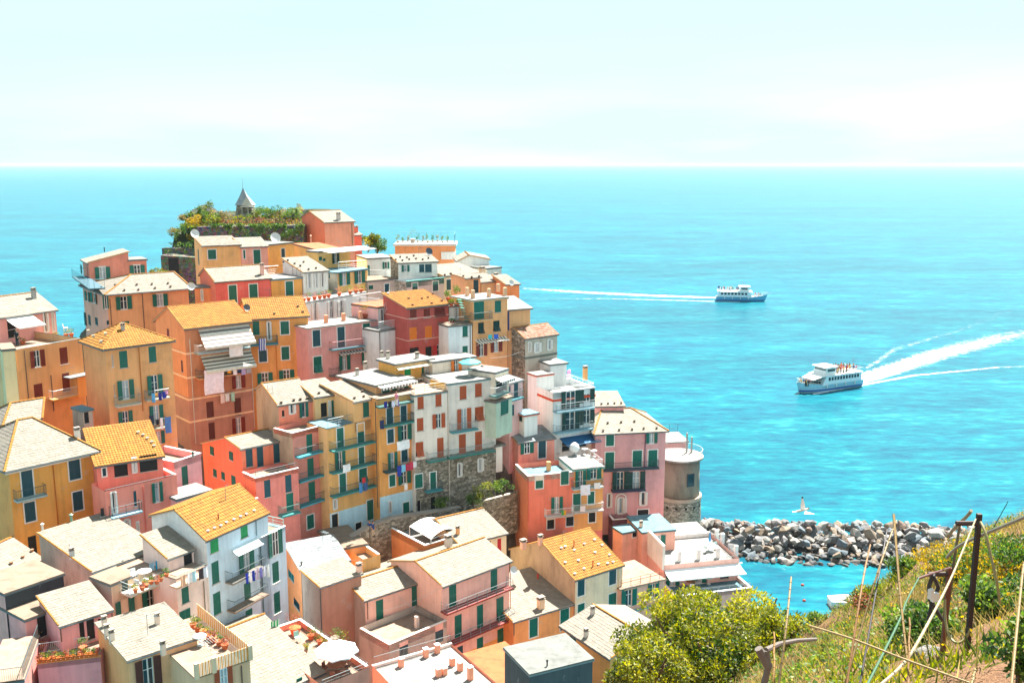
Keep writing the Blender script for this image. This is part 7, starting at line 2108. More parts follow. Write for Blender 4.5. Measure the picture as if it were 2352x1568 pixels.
w1c = line([at_z('d', 1640, 673, 0), at_z('d', 1450, 660, 0), at_z('d', 1200, 648, 0)]); wake("ferry_wake", w1c, [1.2 + 2.5 * i / n_ for i in range(n_)], [.30 - .05 * i / n_ for i in range(n_)], .032)
w2 = line([at_z('d', 1905, 895, 0), at_z('d', 1990, 868, 0), at_z('d', 2150, 815, 0), at_z('d', 2300, 775, 0), at_z('d', 2480, 745, 0)]); wake("ferry_wake", w2, [2.8 + 15 * i / n_ for i in range(n_)], [.56 - .30 * i / n_ for i in range(n_)], .028)
w2b = line([at_z('d', 1868, 905, 0), at_z('d', 1960, 888, 0), at_z('d', 2100, 862, 0), at_z('d', 2300, 843, 0), at_z('d', 2500, 838, 0)]); wake("ferry_wake", w2b, [.8 + 1.8 * i / n_ for i in range(n_)], [.55 - .28 * i / n_ for i in range(n_)], .036)
w2c = line([at_z('d', 1990, 846, 0), at_z('d', 2060, 800, 0), at_z('d', 2200, 760, 0), at_z('d', 2352, 700, 0)]); wake("ferry_wake", w2c, [2 + 5 * i / n_ for i in range(n_)], [.34 - .1 * i / n_ for i in range(n_)], .031)
# rocks meet the water: foam line
w3 = line([at_z('d', 1660, 1288, 0), at_z('d', 1800, 1300, 0), at_z('d', 1960, 1304, 0), at_z('d', 2090, 1310, 0)]); w3 = [p_ + Vector((0, 1.1 * math.sin(i * 1.3) + .8 * math.sin(i * .47), 0)) for i, p_ in enumerate(w3)]; wake("shore_foam", w3, [.8] * (n_ + 1), [.22 + .12 * math.sin(i * 2.1) for i in range(n_ + 1)], .04)
# moored white boat, buoys
P = at_z('d', 1968, 1388, 0.1); r = thing("moored_boat", "small white open boat moored below the slope beside the bay", "boat", P)
b = MB()
sec = [(-3.6, .9), (-2, 1.15), (0, 1.2), (2, 1.0), (3.2, .5), (3.9, .05)]
for i in range(5):
    (xa, wa), (xb, wb2) = sec[i], sec[i + 1]
    for sg in (1, -1): b.face([P + Vector((xa, wa * sg * .7, -.2)), P + Vector((xb, wb2 * sg * .7, -.2)), P + Vector((xb, wb2 * sg, .75)), P + Vector((xa, wa * sg, .75))]); b.hexa([P + Vector((xa, wa * sg, .75)), P + Vector((xb, wb2 * sg, .75)), P + Vector((xb, wb2 * sg * .85, .75)), P + Vector((xa, wa * sg * .85, .75)), P + Vector((xa, wa * sg, .85)), P + Vector((xb, wb2 * sg, .85)), P + Vector((xb, wb2 * sg * .85, .85)), P + Vector((xa, wa * sg * .85, .85))])
    b.face([P + Vector((xa, wa * .8, .2)), P + Vector((xb, wb2 * .8, .2)), P + Vector((xb, -wb2 * .8, .2)), P + Vector((xa, -wa * .8, .2))])
b.face([P + Vector((-3.6, .9, .75)), P + Vector((-3.6, -.9, .75)), P + Vector((-3.6, -.6, -.2)), P + Vector((-3.6, .6, -.2))]); b.build("hull", M['white'], r)
b = MB(); b.obox(P + Vector((-1, -1, .5)), Vector((.4, 0, 0)), Vector((0, 2, 0)), Z * .08); b.obox(P + Vector((1, -.9, .5)), Vector((.4, 0, 0)), Vector((0, 1.8, 0)), Z * .08); b.build("seat", plain('#c8b090', .7), r)
for (x, y, lab) in ((106, 825, "red buoy floating in the bay, the farther one"), (118, 943, "red buoy floating in the bay, the nearer one by the tree")):
    P = at_z('L', x, y, 0); o = MB(); o.lathe(P - Z * .15, [(.05, 0), (.2, .1), (.23, .22), (.15, .36), (.04, .42)], 12); tag(o.build("buoy", plain('#a83828', .5), None, P, smooth=True), lab, "buoy", "red buoys in the bay")
# seagull
P = at_d('d', 1845, 1172, 60); r = thing("seagull", "white seagull flying over the breakwater with one wing raised", "bird", P)
b = MB(); sc = 1.0
b.path([P + Vector((-.42, 0, -.05)), P + Vector((-.15, 0, .0)), P + Vector((.1, 0, .07)), P + Vector((.28, 0, .12))], .075, 8, .8); b.lathe(P + Vector((.3, 0, .06)), [(.02, 0), (.065, .04), (.07, .1), (.02, .15)], 8); b.build("body", plain('#d8c8b8', .7), r)
b = MB()
wing = [(-.18, .0, 0), (.12, .0, 0), (.08, .35, 0), (-.0, .62, 0), (-.14, .98, 0), (-.17, .6, 0), (-.2, .3, 0)]
b.face([P + Vector((x, -.05, y + .03)) for x, y, _ in wing]); b.face([P + Vector((x, -.02, y + .03)) for x, y, _ in reversed(wing)]); 
b.face([P + Vector((.1, -.1, .0)), P + Vector((.5, -.55, .0)), P + Vector((.55, -.6, -.02)), P + Vector((-.1, -.5, -.03))]); b.face([P + Vector((-.42, -.06, -.05)), P + Vector((-.42, .06, -.05)), P + Vector((-.68, .09, -.08)), P + Vector((-.68, -.09, -.08))]); b.build("wing", M['white'], r)
b = MB(); b.face([P + Vector((-.13, -.055, .98)), P + Vector((-.03, -.055, .86)), P + Vector((-.14, -.055, .82)), P + Vector((-.19, -.055, .93))]); b.tube(P + Vector((.33, 0, .13)), P + Vector((.46, 0, .12)), .02, .005, 5); b.lathe(P + Vector((.31, 0, .15)), [(.06, 0), (.05, .05), (.01, .07)], 7); b.build("wing_tip", plain('#3a3a3c', .7), r)

# ------------------------------------------------------------------ terrace furniture, pots and washing
def chair(P, rz, ck='#e4e6e4', label="", group=None):
    r = thing("chair", label, "chair", P, group); ca, sa = math.cos(rz), math.sin(rz)
    X = Vector((ca, sa, 0)); Y = Vector((-sa, ca, 0))
    b = MB(); b.obox(P - X * .24 - Y * .24 + Z * .43, X * .48, Y * .48, Z * .035); b.build("seat", plain(ck, .5), r)
    b = MB(); b.obox(P - X * .24 + Y * .21 + Z * .5, X * .48, Y * .035 , Z * .4 + Y * .06); b.build("backrest", plain(ck, .5), r)
    for s1 in (-1, 1):
        for s2 in (-1, 1): b = MB(); b.tube(P + X * .2 * s1 + Y * .2 * s2, P + X * .2 * s1 + Y * .2 * s2 + Z * .43, .02, n=5); b.build("leg", plain(ck, .5), r)
def table(P, rad, ck='#e4e6e4', label="", group=None, h=.74):
    r = thing("table", label, "table", P, group); b = MB(); b.lathe(P + Z * h, [(rad, 0), (rad, .04)], 16); b.build("tabletop", plain(ck, .5), r)
    b = MB(); b.tube(P, P + Z * h, .035, n=6); b.build("pedestal", plain(ck, .5), r); b = MB()
    b.lathe(P, [(rad * .5, 0), (rad * .5, .03)], 12); b.build("foot", plain(ck, .5), r)
def sunshade(P, R, h, ck, label, ribs=8, closed=False):
    r = thing("sunshade", label, "parasol", P); b = MB(); b.tube(P, P + Z * (h + .25), .025, n=6); b.build("pole", M['railwhite'], r)
    b = MB(); b.cbox(P, .45, .45, .08); b.build("base", M['concrete'], r)
    b = MB(); T = P + Z * (h + .1)
    if closed:
        b.lathe(P + Z * h * .45, [(.12, 0), (.16, h * .1), (.1, h * .4), (.02, h * .6)], 8); b.build("canopy", plain(ck, .7), r); return
    for i in range(ribs):
        a0, a1 = 2 * math.pi * i / ribs, 2 * math.pi * (i + 1) / ribs
        p0 = T + Vector((math.cos(a0) * R, math.sin(a0) * R, -R * .32)); p1 = T + Vector((math.cos(a1) * R, math.sin(a1) * R, -R * .32))
        m_ = (p0 + p1) / 2 + (T - (p0 + p1) / 2) * .04
        b.face([T, p0, m_]); b.face([T, m_, p1]); b.face([p0, m_, m_ - Z * .12, p0 - Z * .14]); b.face([m_, p1, p1 - Z * .14, m_ - Z * .12])
    b.build("canopy", plain(ck, .7), r)
def pot(P, r_=.22, lm='green', label="", group=None, ck='#b8623a', ph=None, n=140, leaf=.13):
    t = thing("potted_plant", label, "plant", P, group); b = MB(); b.lathe(P, [(r_ * .65, 0), (r_, r_ * 1.3), (r_ * 1.1, r_ * 1.32), (r_ * 1.1, r_ * 1.5), (r_ * .9, r_ * 1.5)], 10); b.build("pot", plain(ck, .8), t)
    hh = ph or r_ * 2.2
    Pn, tint = clumpy(np.array(P) + np.array([0, 0, r_ * 1.5 + hh * .5]), (r_ * 1.5, r_ * 1.5, hh * .6), n, 7, clump=.5); v, f = leaves(Pn, leaf, .4, .5); np_mesh("foliage", v, f, LM[lm], tint, t, P)
def cloth(name, label, t, v, x0, y0, x1, y1, ck, off=1.0, side='F', group="washing hung from the balconies", stripes=None):
    u0, h0 = on_face(v, side, t, x0, y0, off); u1, h1 = on_face(v, side, t, x1, y1, off)
    b = MB(); nx, nz_ = 6, 5; u0, u1 = min(u0, u1), max(u0, u1); ph_ = random.uniform(0, 6)
    def g(i, j, d):
        a, c = i / nx, j / nz_
        return pos(v, side, u0 + (u1 - u0) * (a + .03 * math.sin(c * 5 + ph_)), h0 + (h1 - h0) * c - .05 * math.sin(a * math.pi) * (1 - c), off + .05 * math.sin(a * 7 + ph_) * (.3 + c) + d)
    for d in (0, .012):
        for i in range(nx):
            for j in range(nz_): b.mi = (i % 2) if stripes else 0; b.face([g(i, j, d), g(i + 1, j, d), g(i + 1, j + 1, d), g(i, j + 1, d)])
    o = b.build(name, [plain(ck, .85), plain(stripes or ck, .85)], None, g(0, 0, 0)); tag(o, label, "laundry", group); return o
v = G_['brown']
cloth("sheet", "large white sheet hanging below the second striped awning of the brown house", 'E', v, 240, 285, 425, 475, '#e6e4f0', 1.35)
cloth("sheet", "white tablecloth draped over the upper balcony rail of the brown house", 'E', v, 465, 45, 592, 150, '#ecebe8', 1.35)
for k, (x, ck, nm) in enumerate(((450, '#e0a030', 'orange-yellow cloth'), (500, '#e8e6ea', 'white pillowcase'), (540, '#26365c', 'navy shorts'), (575, '#b8a8d0', 'lilac shirt'), (620, '#a8acb4', 'grey towel'))):
    cloth("garment", nm + " on the washing line beside the big white sheet", 'E', v, x, 262, x + 40, 305 + (k % 2) * 14, ck, 1.35)
for x, ck, nm in ((390, '#e8d8d0', 'white towel with red mark'), (432, '#dfe8e8', 'pale towel'), (480, '#9fd0bc', 'mint green towel')):
    cloth("towel", nm + " on the low line of the brown house", 'E', v, x, 490 if x < 470 else 480, x + 38, 570 if x < 430 else 555, ck, .5)
cloth("towel", "blue and white striped towel hanging from the golden house balcony", 'E', G_['golden'], 728, 0, 795, 105, '#3a4fa0', 1.15, stripes='#c8ccd8')
v = G_['apricot']
for x, y, x2, y2, ck, nm in ((1345, 1400, 1380, 1480, '#5aa8d8', 'sky blue towel'), (1405, 1395, 1440, 1460, '#1c2a8a', 'dark blue shirt'), (1440, 1385, 1480, 1440, '#2a3aa0', 'royal blue garment'), (1460, 1375, 1495, 1405, '#d89ac0', 'pink garment'), (1375, 1395, 1400, 1420, '#e8b060', 'orange cloth')):
    cloth("garment", nm + " on the upper right balcony of the apricot house", 'A', v, x, y, x2, y2, ck, 1.0)
for x, y, x2, y2, ck, nm in ((1325, 160, 1370, 230, '#24344c', 'dark garment'), (1420, 180, 1450, 280, '#e6e6ea', 'white shirt'), (1460, 175, 1525, 310, '#4a7ab8', 'long blue striped cloth'), (1385, 195, 1415, 240, '#1c2430', 'black garment')):
    cloth("garment", nm + " on the lower balcony line of the apricot house", 'D', v, x, y, x2, y2, ck, 1.1)
v = G_['narrow']
for k, (x, ck, nm) in enumerate(((1600, '#d8b090', 'beige shirt'), (1660, '#e8e4e4', 'white shirt'), (1700, '#a8d0dc', 'pale blue shirt'), (1760, '#3a3038', 'dark garment'), (1800, '#d0dcea', 'white towel'))):
    cloth("garment", nm + " on the washing line of the narrow pale pink house", 'H', v, x, 620 - (x - 1600) * .38, x + 48, 695 - (x - 1600) * .36, ck, 1.0)
v = G_['blue']
for k, (x, ck, nm) in enumerate(((612, '#2438b0', 'blue trousers'), (640, '#e4e4ea', 'white cloth'), (668, '#1c2c9a', 'deep blue shirt'), (700, '#b8a8c0', 'mauve shirt'), (735, '#7a7ac0', 'violet shirt'), (768, '#c8d0dc', 'pale shirt'), (800, '#d0dcdc', 'long white towel'))):
    cloth("garment", nm + " on the upper balcony line of the pale blue house", 'I', v, x, 595 - (x - 612) * .42, x + 28, (680 if k != 6 else 700) - (x - 612) * .42, ck, 1.1)
v = G_['mustard']
for x, y, x2, y2, ck, nm in ((142, 560, 172, 615, '#2a2c8a', 'navy shirt'), (178, 558, 208, 612, '#1c2430', 'black shirt'), (212, 552, 240, 605, '#d8d8ee', 'white shirt'), (244, 545, 275, 600, '#8a6ac0', 'purple shirt')):
    cloth("garment", nm + " on the top balcony line of the mustard house", 'F', v, x, y, x2, y2, ck, 1.0)
for x, y, x2, y2, ck, nm in ((260, 915, 372, 975, '#eceef0', 'white sheet with blue print'), (105, 725, 145, 800, '#24345a', 'dark blue jacket'), (262, 1130, 300, 1215, '#2a3a9a', 'blue trousers'), (300, 1120, 335, 1180, '#7ac0e0', 'light blue towel'), (335, 1110, 372, 1170, '#b02c48', 'crimson shirt'), (375, 1095, 405, 1160, '#c83c58', 'pink-red shirt'), (405, 1090, 435, 1140, '#e6e4e8', 'white shirt'), (325, 1285, 355, 1340, '#f0e6e0', 'small white towel')):
    cloth("garment", nm + " on the lower lines of the mustard house", 'F', v, x, y, x2, y2, ck, 1.0)
v = G_['yellow']
for x, y, x2, y2, ck, nm in ((1478, 1122, 1545, 1178, '#e8eaea', 'white towel on the middle balcony'), (1622, 1285, 1655, 1365, '#4a8ac0', 'blue shirt on the lowest balcony'), (1660, 1280, 1700, 1345, '#3a5a8a', 'dark blue trousers on the lowest balcony'), (1650, 1235, 1680, 1275, '#c83038', 'red cloth by the lowest balcony shutter')):
    cloth("garment", nm + " of the tall pale yellow house", 'E', v, x, y, x2, y2, ck, .95)
v = G_['egg']
for x, y, x2, y2, ck, nm in ((845, 1170, 930, 1255, '#e4e4ee', 'white shirt'), (965, 1150, 1020, 1200, '#e8e4e4', 'white cloth'), (840, 1355, 885, 1405, '#e8d8d8', 'pale pink cloth')):
    cloth("garment", nm + " on the balcony of the amber part of the coral terrace house", 'G', v, x, y, x2, y2, ck, .95)
for x, ck, nm in ((675, '#4aa860', 'green cloth'), (695, '#e0a838', 'yellow cloth')): cloth("garment", nm + " on the long balcony of the coral terrace house", 'G', G_['coralt'], x, 1395, x + 20, 1435, ck, .95)
cloth("towel", "green and white striped towel hanging beside the broad roof terrace", 'I', G_['umbt'], 838, 1020, 915, 1080, '#1ca060', -9, stripes='#c8e4d0')
for x, y, x2, y2, ck, nm in ((1460, 985, 1495, 1020, '#38b8c0', 'turquoise towel'), (1512, 980, 1550, 1020, '#2a5ac0', 'blue towel')): cloth("towel", nm + " on the awning of the peach yellow house", 'C', G_['peachy'], x, y, x2, y2, ck, 1.1)
v = G_['cream_t']
cloth("towel", "turquoise towel on the cream house balcony line", 'H', v, 1378, 485, 1442, 540, '#1fa8d8', .2); cloth("towel", "pale blue towel beside the turquoise towel", 'H', v, 1322, 505, 1370, 560, '#9fc8e0', .2)

# umbrella terrace
v = G_['umbt']
def fl(v, t, x, y): return v.hit(t, x, y)
sunshade(fl(v, 'I', 1425, 1440), 1.9, 2.2, '#e8e6ea', "large white sunshade over a wooden table on the coral roof terrace", 8)
table(fl(v, 'I', 1425, 1470), .8, '#7a4a30', "round brown wooden table under the white sunshade")
for x, y, rz, nm in ((1330, 1470, 1.2, 'left of'), (1520, 1460, -1.4, 'right of'), (1400, 1540, 2.8, 'in front of'), (1480, 1530, 3.4, 'at the near right of')): chair(fl(v, 'I', x, y), rz, '#6a4434', "brown wooden chair %s the table under the white sunshade" % nm, "wooden chairs on the coral terrace")
for x, y, rr, lm, ck, nm in ((1055, 1140, .5, 'red', '#d8602c', 'large orange pot with red flowers at the back corner'), (1195, 1180, .32, 'green', '#c8623a', 'tall green plant in a terracotta pot by the parapet'), (1278, 1225, .3, 'olive', '#c8623a', 'middle terracotta pot along the coral parapet'), (1320, 1265, .22, 'olive', '#c8623a', 'small terracotta pot nearest the parapet gap'), (1410, 1215, .4, 'green', '#8a7a6a', 'sprawling plant over the parapet'), (1480, 1250, .35, 'olive', '#8a7a6a', 'climbing flowers at the parapet end'), (1150, 1290, .2, 'olive', '#8a7a6a', 'small grey-green plant on the terrace floor')):
    pot(fl(v, 'I', x, y), rr, lm, nm + " of the sunshade terrace", "pots on the sunshade terrace", ck, ph=rr * 2.6, n=260)
chair(fl(v, 'I', 1075, 1200), .6, '#8fc0b8', "pale green folding chair at the back of the sunshade terrace")
o = sunshade(fl(G_['beige'], 'F', 908, 330), 1.35, 2.0, '#3fc4c8', "turquoise sunshade open on the white roof terrace of the beige house", 8)
chair(fl(G_['beige'], 'F', 1030, 300), 2.2, '#5a5048', "dark folding chair on the beige house roof terrace"); table(fl(G_['beige'], 'F', 900, 335), .4, '#d8d4cc', "small white table under the turquoise sunshade")
for x, y, nm in ((415, 400, 'left'), (460, 385, 'right')):
    P = fl(G_['beigel'], 'F', x, y); r = thing("sun_lounger", "white sun lounger, %s one of the pair on the lower beige roof" % nm, "sun lounger", P, "pair of loungers"); X = v.f; Y = v.l
    b = MB(); b.obox(P + Z * .3, X * .55, Y * 1.2, Z * .06); b.build("seat", M['white'], r); b = MB(); b.obox(P + Z * .33 + Y * 1.2, X * .55, Y * .45 + Z * .5, Z * .06); b.build("backrest", M['white'], r)
    for s1 in (.05, .5):
        for s2 in (.1, 1.1): b = MB(); b.tube(P + X * s1 + Y * s2, P + X * s1 + Y * s2 + Z * .3, .02, n=4); b.build("leg", M['railwhite'], r)
v = G_['quay']
sunshade(fl(v, 'K', 1335, 560), .9, 2.2, '#2a8ac0', "closed blue sunshade on the white quay terrace", closed=True); table(fl(v, 'K', 1350, 575), .5, '#e4e6e4', "white round table by the closed blue sunshade")
chair(fl(v, 'K', 1395, 565), .3, '#b8d0cc', "pale chair right of the table by the closed blue sunshade"); chair(fl(v, 'K', 1310, 590), 2.3, '#b8d0cc', "pale chair left of the table by the closed blue sunshade")
v = G_['quayt']
table(fl(v, 'K', 1165, 900), .55, '#b87a4a', "brown table under the long white awning"); table(fl(v, 'K', 1330, 870), .5, '#e4e6e4', "white table at the right under the long white awning")
for x, y, rz, nm in ((1095, 890, 1.2, 'left of the brown table'), (1180, 925, 2.9, 'in front of the brown table'), (1230, 880, -1.2, 'right of the brown table'), (1525, 830, 0.2, 'by the right wall'), (1050, 850, .8, 'nearest the left door'), (1135, 850, .1, 'behind the brown table')): chair(fl(v, 'K', x, y), rz, '#e4e6e4', "white chair %s on the awning terrace" % nm, "white chairs on the awning terrace")
v = G_['egg']
P = fl(v, 'G', 790, 905); r = thing("egg_chair", "white wicker egg chair on the railed coral terrace", "chair", P); b = MB()
b.lathe(P + Z * .35, [(.2, 0), (.5, .2), (.62, .55), (.5, 1.0), (.2, 1.25)], 14); b.build("shell", M['railwhite'], r, smooth=True); b = MB(); b.lathe(P, [(.35, 0), (.1, .1), (.08, .4)], 10); b.build("base", M['metal'], r)
for x, y, rz, nm in ((880, 900, .2, 'middle'), (965, 915, 1.0, 'right')): table(fl(v, 'G', x, y), .35, '#e4e6e4', "%s small white table on the railed coral terrace" % nm)
v = G_['coralt']
for x, y, rz, nm in ((590, 900, .2, 'left'), (640, 915, 1.2, 'right')): chair(fl(v, 'G', x, y), rz, '#c8d0d4', "%s folding chair on the blue floored terrace" % nm)
table(fl(v, 'G', 575, 880), .5, '#2a3a4a', "dark table on the blue floored terrace")
b = fl(v, 'G', 715, 990); r = thing("bench", "white bench on the edge of the blue floored terrace", "bench", b); m_ = MB(); m_.obox(b + Z * .4, G_['coralt'].l * 1.3, G_['coralt'].f * .45, Z * .06); m_.build("seat", M['white'], r)
for q in (.1, 1.2): m_ = MB(); m_.obox(b + G_['coralt'].l * q, G_['coralt'].l * .06, G_['coralt'].f * .4, Z * .4); m_.build("leg", M['white'], r)
v = G_['pinkter']
chair(fl(v, 'H', 545, 1240), .4, '#cfdcee', "white plastic chair left of the table on the flower terrace"); chair(fl(v, 'H', 725, 1200), -.6, '#cfdcee', "white plastic chair right of the table on the flower terrace"); table(fl(v, 'H', 640, 1220), .6, '#dfe4ee', "white plastic table on the flower terrace")
for k in range(13):
    x = 365 + k * 38; y = 1375 - k * 7.5; lm = ['red', 'olive', 'green'][k % 3]
    pot(pos(v, 'F', v.W * (k + .5) / 13.5, .06, -.1), .2, lm, "window-box plant number %s from the left on the pink terrace ledge" % ['one', 'two', 'three', 'four', 'five', 'six', 'seven', 'eight', 'nine', 'ten', 'eleven', 'twelve', 'thirteen'][k], "flower pots along the pink terrace ledge", '#d8702c', n=130)
pot(fl(v, 'H', 335, 1180), .25, 'yellow', "yellow flowers on the wall corner of the flower terrace", None, '#d8d0c0'); pot(fl(v, 'H', 375, 1265), .3, 'red', "red flower pot at the left end of the flower terrace rail", None); pot(fl(v, 'H', 740, 1290), .3, 'green', "green agave in a pot at the right end of the flower terrace", None)
v = G_['cream_t']
table(fl(v, 'H', 1285, 650), .6, '#e4e6e4', "round white table on the cluttered corner balcony"); chair(fl(v, 'H', 1195, 650), .8, '#e4e6e4', "white garden chair left of the round white table"); chair(fl(v, 'H', 1240, 730), 2.8, '#e4e6e4', "white folding chair in front of the round white table")
for k, (x, y, lm) in enumerate(((1345, 690, 'green'), (1300, 720, 'olive'), (1265, 745, 'red'), (1205, 765, 'olive'), (1395, 690, 'red'), (1430, 665, 'green'), (1480, 625, 'green'))):
    pot(fl(v, 'H', x, y), .2, lm, ["tall green plant beside the round table", "olive potted plant right of the folding chair", "red flowers in a pot on the balcony edge", "yellowish pot plant nearest the corner", "red flower box on the balcony", "green flower box on the balcony", "dark bushy plant at the far end"][k] + " of the cream corner balcony", "pots on the cream corner balcony", n=130)
v = G_['penter']
table(fl(v, 'A', 395, 890), .9, '#d8c4a4', "large oval table on the penthouse terrace"); chair(fl(v, 'A', 470, 870), -.5, '#e4dcd0', "white chair right of the oval table"); chair(fl(v, 'A', 585, 850), 2.2, '#e8e6e4', "white lounge chair by the pink parapet")
for x, y, nm in ((490, 935, 'round brown urn'), (590, 905, 'brown pot with plants'), (635, 900, 'large terracotta pot'), (205, 970, 'red flower pot')): pot(fl(v, 'A', x, y), .28, 'olive', nm + " on the penthouse terrace", "pots on the penthouse terrace", '#a85a34')
v = G_['coral_t']
chair(fl(v, 'D', 1190, 660), .7, '#dce0e4', "white chair on the coral loggia terrace"); chair(fl(v, 'D', 1290, 620), 1.0, '#2436a0', "royal blue chair in the coral loggia"); table(fl(v, 'D', 1335, 620), .5, '#d8a040', "yellow table in the coral loggia")
v = G_['slat']
for k, (x, y) in enumerate(((150, 1080), (190, 1110), (240, 1140), (290, 1180), (330, 1205), (380, 1235), (430, 1265))): pot(fl(v, 'I', x, y), .28, ['green', 'olive', 'green', 'olive', 'red', 'green', 'red'][k], "plant %s along the slatted terrace rail" % ["farthest back", "second from the back", "third from the back", "in the middle", "with reddish leaves past the middle", "second from the front", "with dark red leaves at the front"][k], "pots along the slatted rail", n=200)
P = fl(v, 'I', 260, 1330); r = thing("drying_rack", "folded white drying rack on the slatted terrace", "rack", P); b = MB()
for k in range(6): b.tube(P + v.f * .2 * k + Z * .9, P + v.f * .2 * k + v.l * 1.2 + Z * .9, .012, n=4)
for s1 in (0, 1.0):
    for s2 in (0, 1.2): b.tube(P + v.f * s1 + v.l * s2 + Z * .9, P + v.f * (1 - s1) * .9 + v.l * s2, .015, n=4)
b.build("frame", M['railwhite'], r); table(fl(v, 'I', 210, 1230), .5, '#cfe4e4', "pale glass table on the slatted terrace")
v = G_['pots']
for k, x in enumerate((1340, 1385, 1440, 1490, 1535, 1575, 1680, 1790, 1850, 1905)):
    P = pos(v, 'F', v.W * (x - 1340) / 600 * .98 + .2, .06, -.25); pot(P, .3, ['red', 'olive', 'red', 'green'][k % 4], "%s pot from the left on the arched glass house roof edge" % ['first', 'second', 'third', 'fourth', 'fifth', 'sixth', 'seventh', 'eighth', 'ninth', 'tenth'][k], "pots on the arched glass house roof", '#c8623a', n=120)
v = G_['dusty']; P = fl(v, 'B', 1940, 1310); pot(P, .4, 'yellow', "large terracotta pot with yellow-tipped plant on the dusty pink house terrace", None, '#a85438', ph=1.2, n=260); pot(fl(v, 'B', 1835, 1280), .3, 'green', "wreath-like plant against the glass house wall", None)
v = G_['garden']
for k in range(11):
    x = 660 + k * 44; P = v.hit('C', x, 168 - (k % 3) * 6); rr = [.45, .3, .35, .9, .4, .35, .5, .4, .4, .4, .35][k]; pot(P, rr * .5, ['olive', 'green', 'dry'][k % 3], "%s pot plant from the left on the blank orange block" % ['first', 'second', 'third', 'fourth', 'fifth', 'sixth', 'seventh', 'eighth', 'ninth', 'tenth', 'eleventh'][k], "pots on the orange block roof garden", '#c8b8a4', ph=rr * 2.4, n=220)
v = G_['wplant2']
for x, y, rr, lm, nm in ((1110, 640, .8, 'green', 'large dark bush'), (1170, 620, .9, 'green', 'tallest dark bush'), (1135, 685, .5, 'olive', 'spiky agave left'), (1200, 680, .5, 'olive', 'spiky agave right')): pot(v.hit('C', x, y + 50), rr * .45, lm, nm + " on the roof of the slender white house", "roof plants of the slender white house", '#b8502c', ph=rr * 1.3, n=320, leaf=.2)
v = G_['wplant']
for x, y, rr, nm in ((1265, 850, .5, 'bushy green plant'), (1130, 880, .25, 'small pot plant left'), (1150, 880, .25, 'small pot plant right')): pot(fl(v, 'C', x, y), rr * .6, 'green', nm + " on the slender white house terrace", None, '#a8482c', n=200)
v = G_['wspiral']; pot(fl(v, 'C', 735, 890), .35, 'green', "dark green plant at the right corner of the spiral stair terrace", None)
v = G_['teal']
for x, y, nm in ((730, 440, 'left'), (790, 440, 'middle'), (980, 430, 'right')): chair(fl(v, 'C', x, y), random.uniform(0, 3), '#3a9aa8' if x < 900 else '#c8442c', "%s chair on the teal balcony" % nm, "chairs on the teal balcony")
v = G_['tower']
for x, y, nm in ((655, 230, 'left'), (740, 240, 'right')):
    P = fl(v, 'G', x, y); r = thing("pink_bougainvillea", "%s pink flowered pot plant on the white tower roof" % nm, "plant", P); Pn, tt = clumpy(np.array(P) + np.array([0, 0, .8]), (.4, .4, .8), 160, 7); vv, ff = leaves(Pn, .16); np_mesh("foliage", vv, ff, leafmat('pink_flowers', (.4, .05, .15), (.8, .2, .4), (.9, .5, .6)), tt, r, P); b = MB(); b.lathe(P, [(.18, 0), (.25, .35), (.27, .4)], 10); b.build("pot", plain('#e0e0dc', .7), r)
# people at the tall yellow house door and bench
for k, (x, y) in enumerate(((1715, 165), (1745, 172))): person(at_d('I', x, y, 101.5) - Z * 1.2, 2, 3.1 + k, "%s person in blue standing by the green door of the pale yellow house" % ['left', 'right'][k], None, .95)
person(at_d('E', 1955, 530, 105.5) - Z * .9, 4, 2.6, "sunbather with pink top on the mustard house balcony", None, .95); person(at_d('A', 150, 905, 92) - Z * .8, 3, 2.9, "person in black sitting by the penthouse door", None, .9)
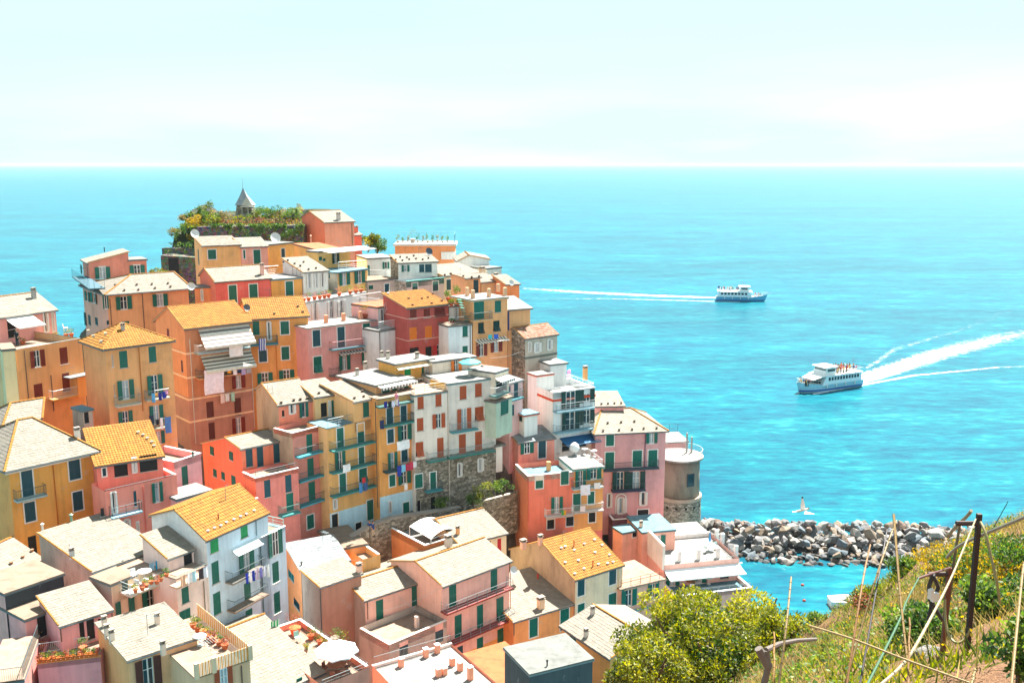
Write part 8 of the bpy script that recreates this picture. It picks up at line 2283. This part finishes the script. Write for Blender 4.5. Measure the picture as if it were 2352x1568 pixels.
# climbing flowers in the gap
for x, y, rr, lm, nm in ((1030, 1370, 1.3, 'olive', 'flowering climber spreading over the garden wall, upper part'), (940, 1450, 1.2, 'green', 'green plants with white flowers on the garden wall, lower part'), (660, 1480, 1.0, 'green', 'dark rounded bush against the stone base'), (1200, 1340, 1.2, 'green', 'shaded shrubs in the dark gap right of the stone house')):
    shrub("garden_shrub", nm, "shrub", at_d('F', x, y + 40, 107.5), rr, 900, .2, lm, "plants in the alley garden")
for x, y, rr, lm, nm in ((1840, 430, 1.5, 'green', 'green bush at the end of the ramp wall'), (1700, 300, 1.2, 'green', 'ivy clump on the ramp retaining wall')): shrub("garden_shrub", nm, "shrub", at_d('I', x, y + 30, 104), rr, 900, .2, lm, "plants in the alley garden")
# aerials on some of the roofs
for k, v in enumerate(VOLS):
    if v.flat or k % 4 != 1: continue
    u_, w_ = v.W * random.uniform(.25, .75), v.L * random.uniform(.35, .7)
    q = [h0 + (h1 - h0) * (s_ - a0) / (a1 - a0) for (a0, h0), (a1, h1) in zip(v.prof, v.prof[1:]) for s_ in ((w_ if v.ax == 'f' else u_),) if a0 <= s_ <= a1]
    P = v.K + v.f * u_ + v.l * w_ + Z * ((q[0] if q else .5) + .05); h_ = random.uniform(1.2, 1.9); b = MB()
    b.tube(P, P + Z * h_, .022, n=5); T_ = P + Z * h_ * .94; d_ = Vector((math.cos(k), math.sin(k), 0)); e_ = Vector((-d_.y, d_.x, 0))
    b.tube(T_ - d_ * .1, T_ + d_ * .9, .012, n=4)
    for j in range(6): b.tube(T_ + d_ * .16 * j - e_ * .2, T_ + d_ * .16 * j + e_ * .2, .008, n=3)
    b.build("aerial", M['zinc'], v.root)
# overhead washing lines
def wire(t, a, c, D0, D1, label):
    A, B = at_d(t, *a, D0), at_d(t, *c, D1); b = MB(); pts = [A.lerp(B, k / 10) - Z * (.25 * math.sin(math.pi * k / 10)) for k in range(11)]; b.path(pts, .012, 4); o = b.build("clothes_line", M['metal'], None, A); tag(o, label, "line")
wire('J', (0, 930), (520, 720), 88, 90, "thin clothes line crossing the pink terrace from left to the house")
wire('J', (100, 750), (340, 940), 89, 88, "thin clothes line crossing the other way above the pink terrace")
wire('G', (40, 40), (330, -20), 117, 119, "thin cable near the weathered grey house")
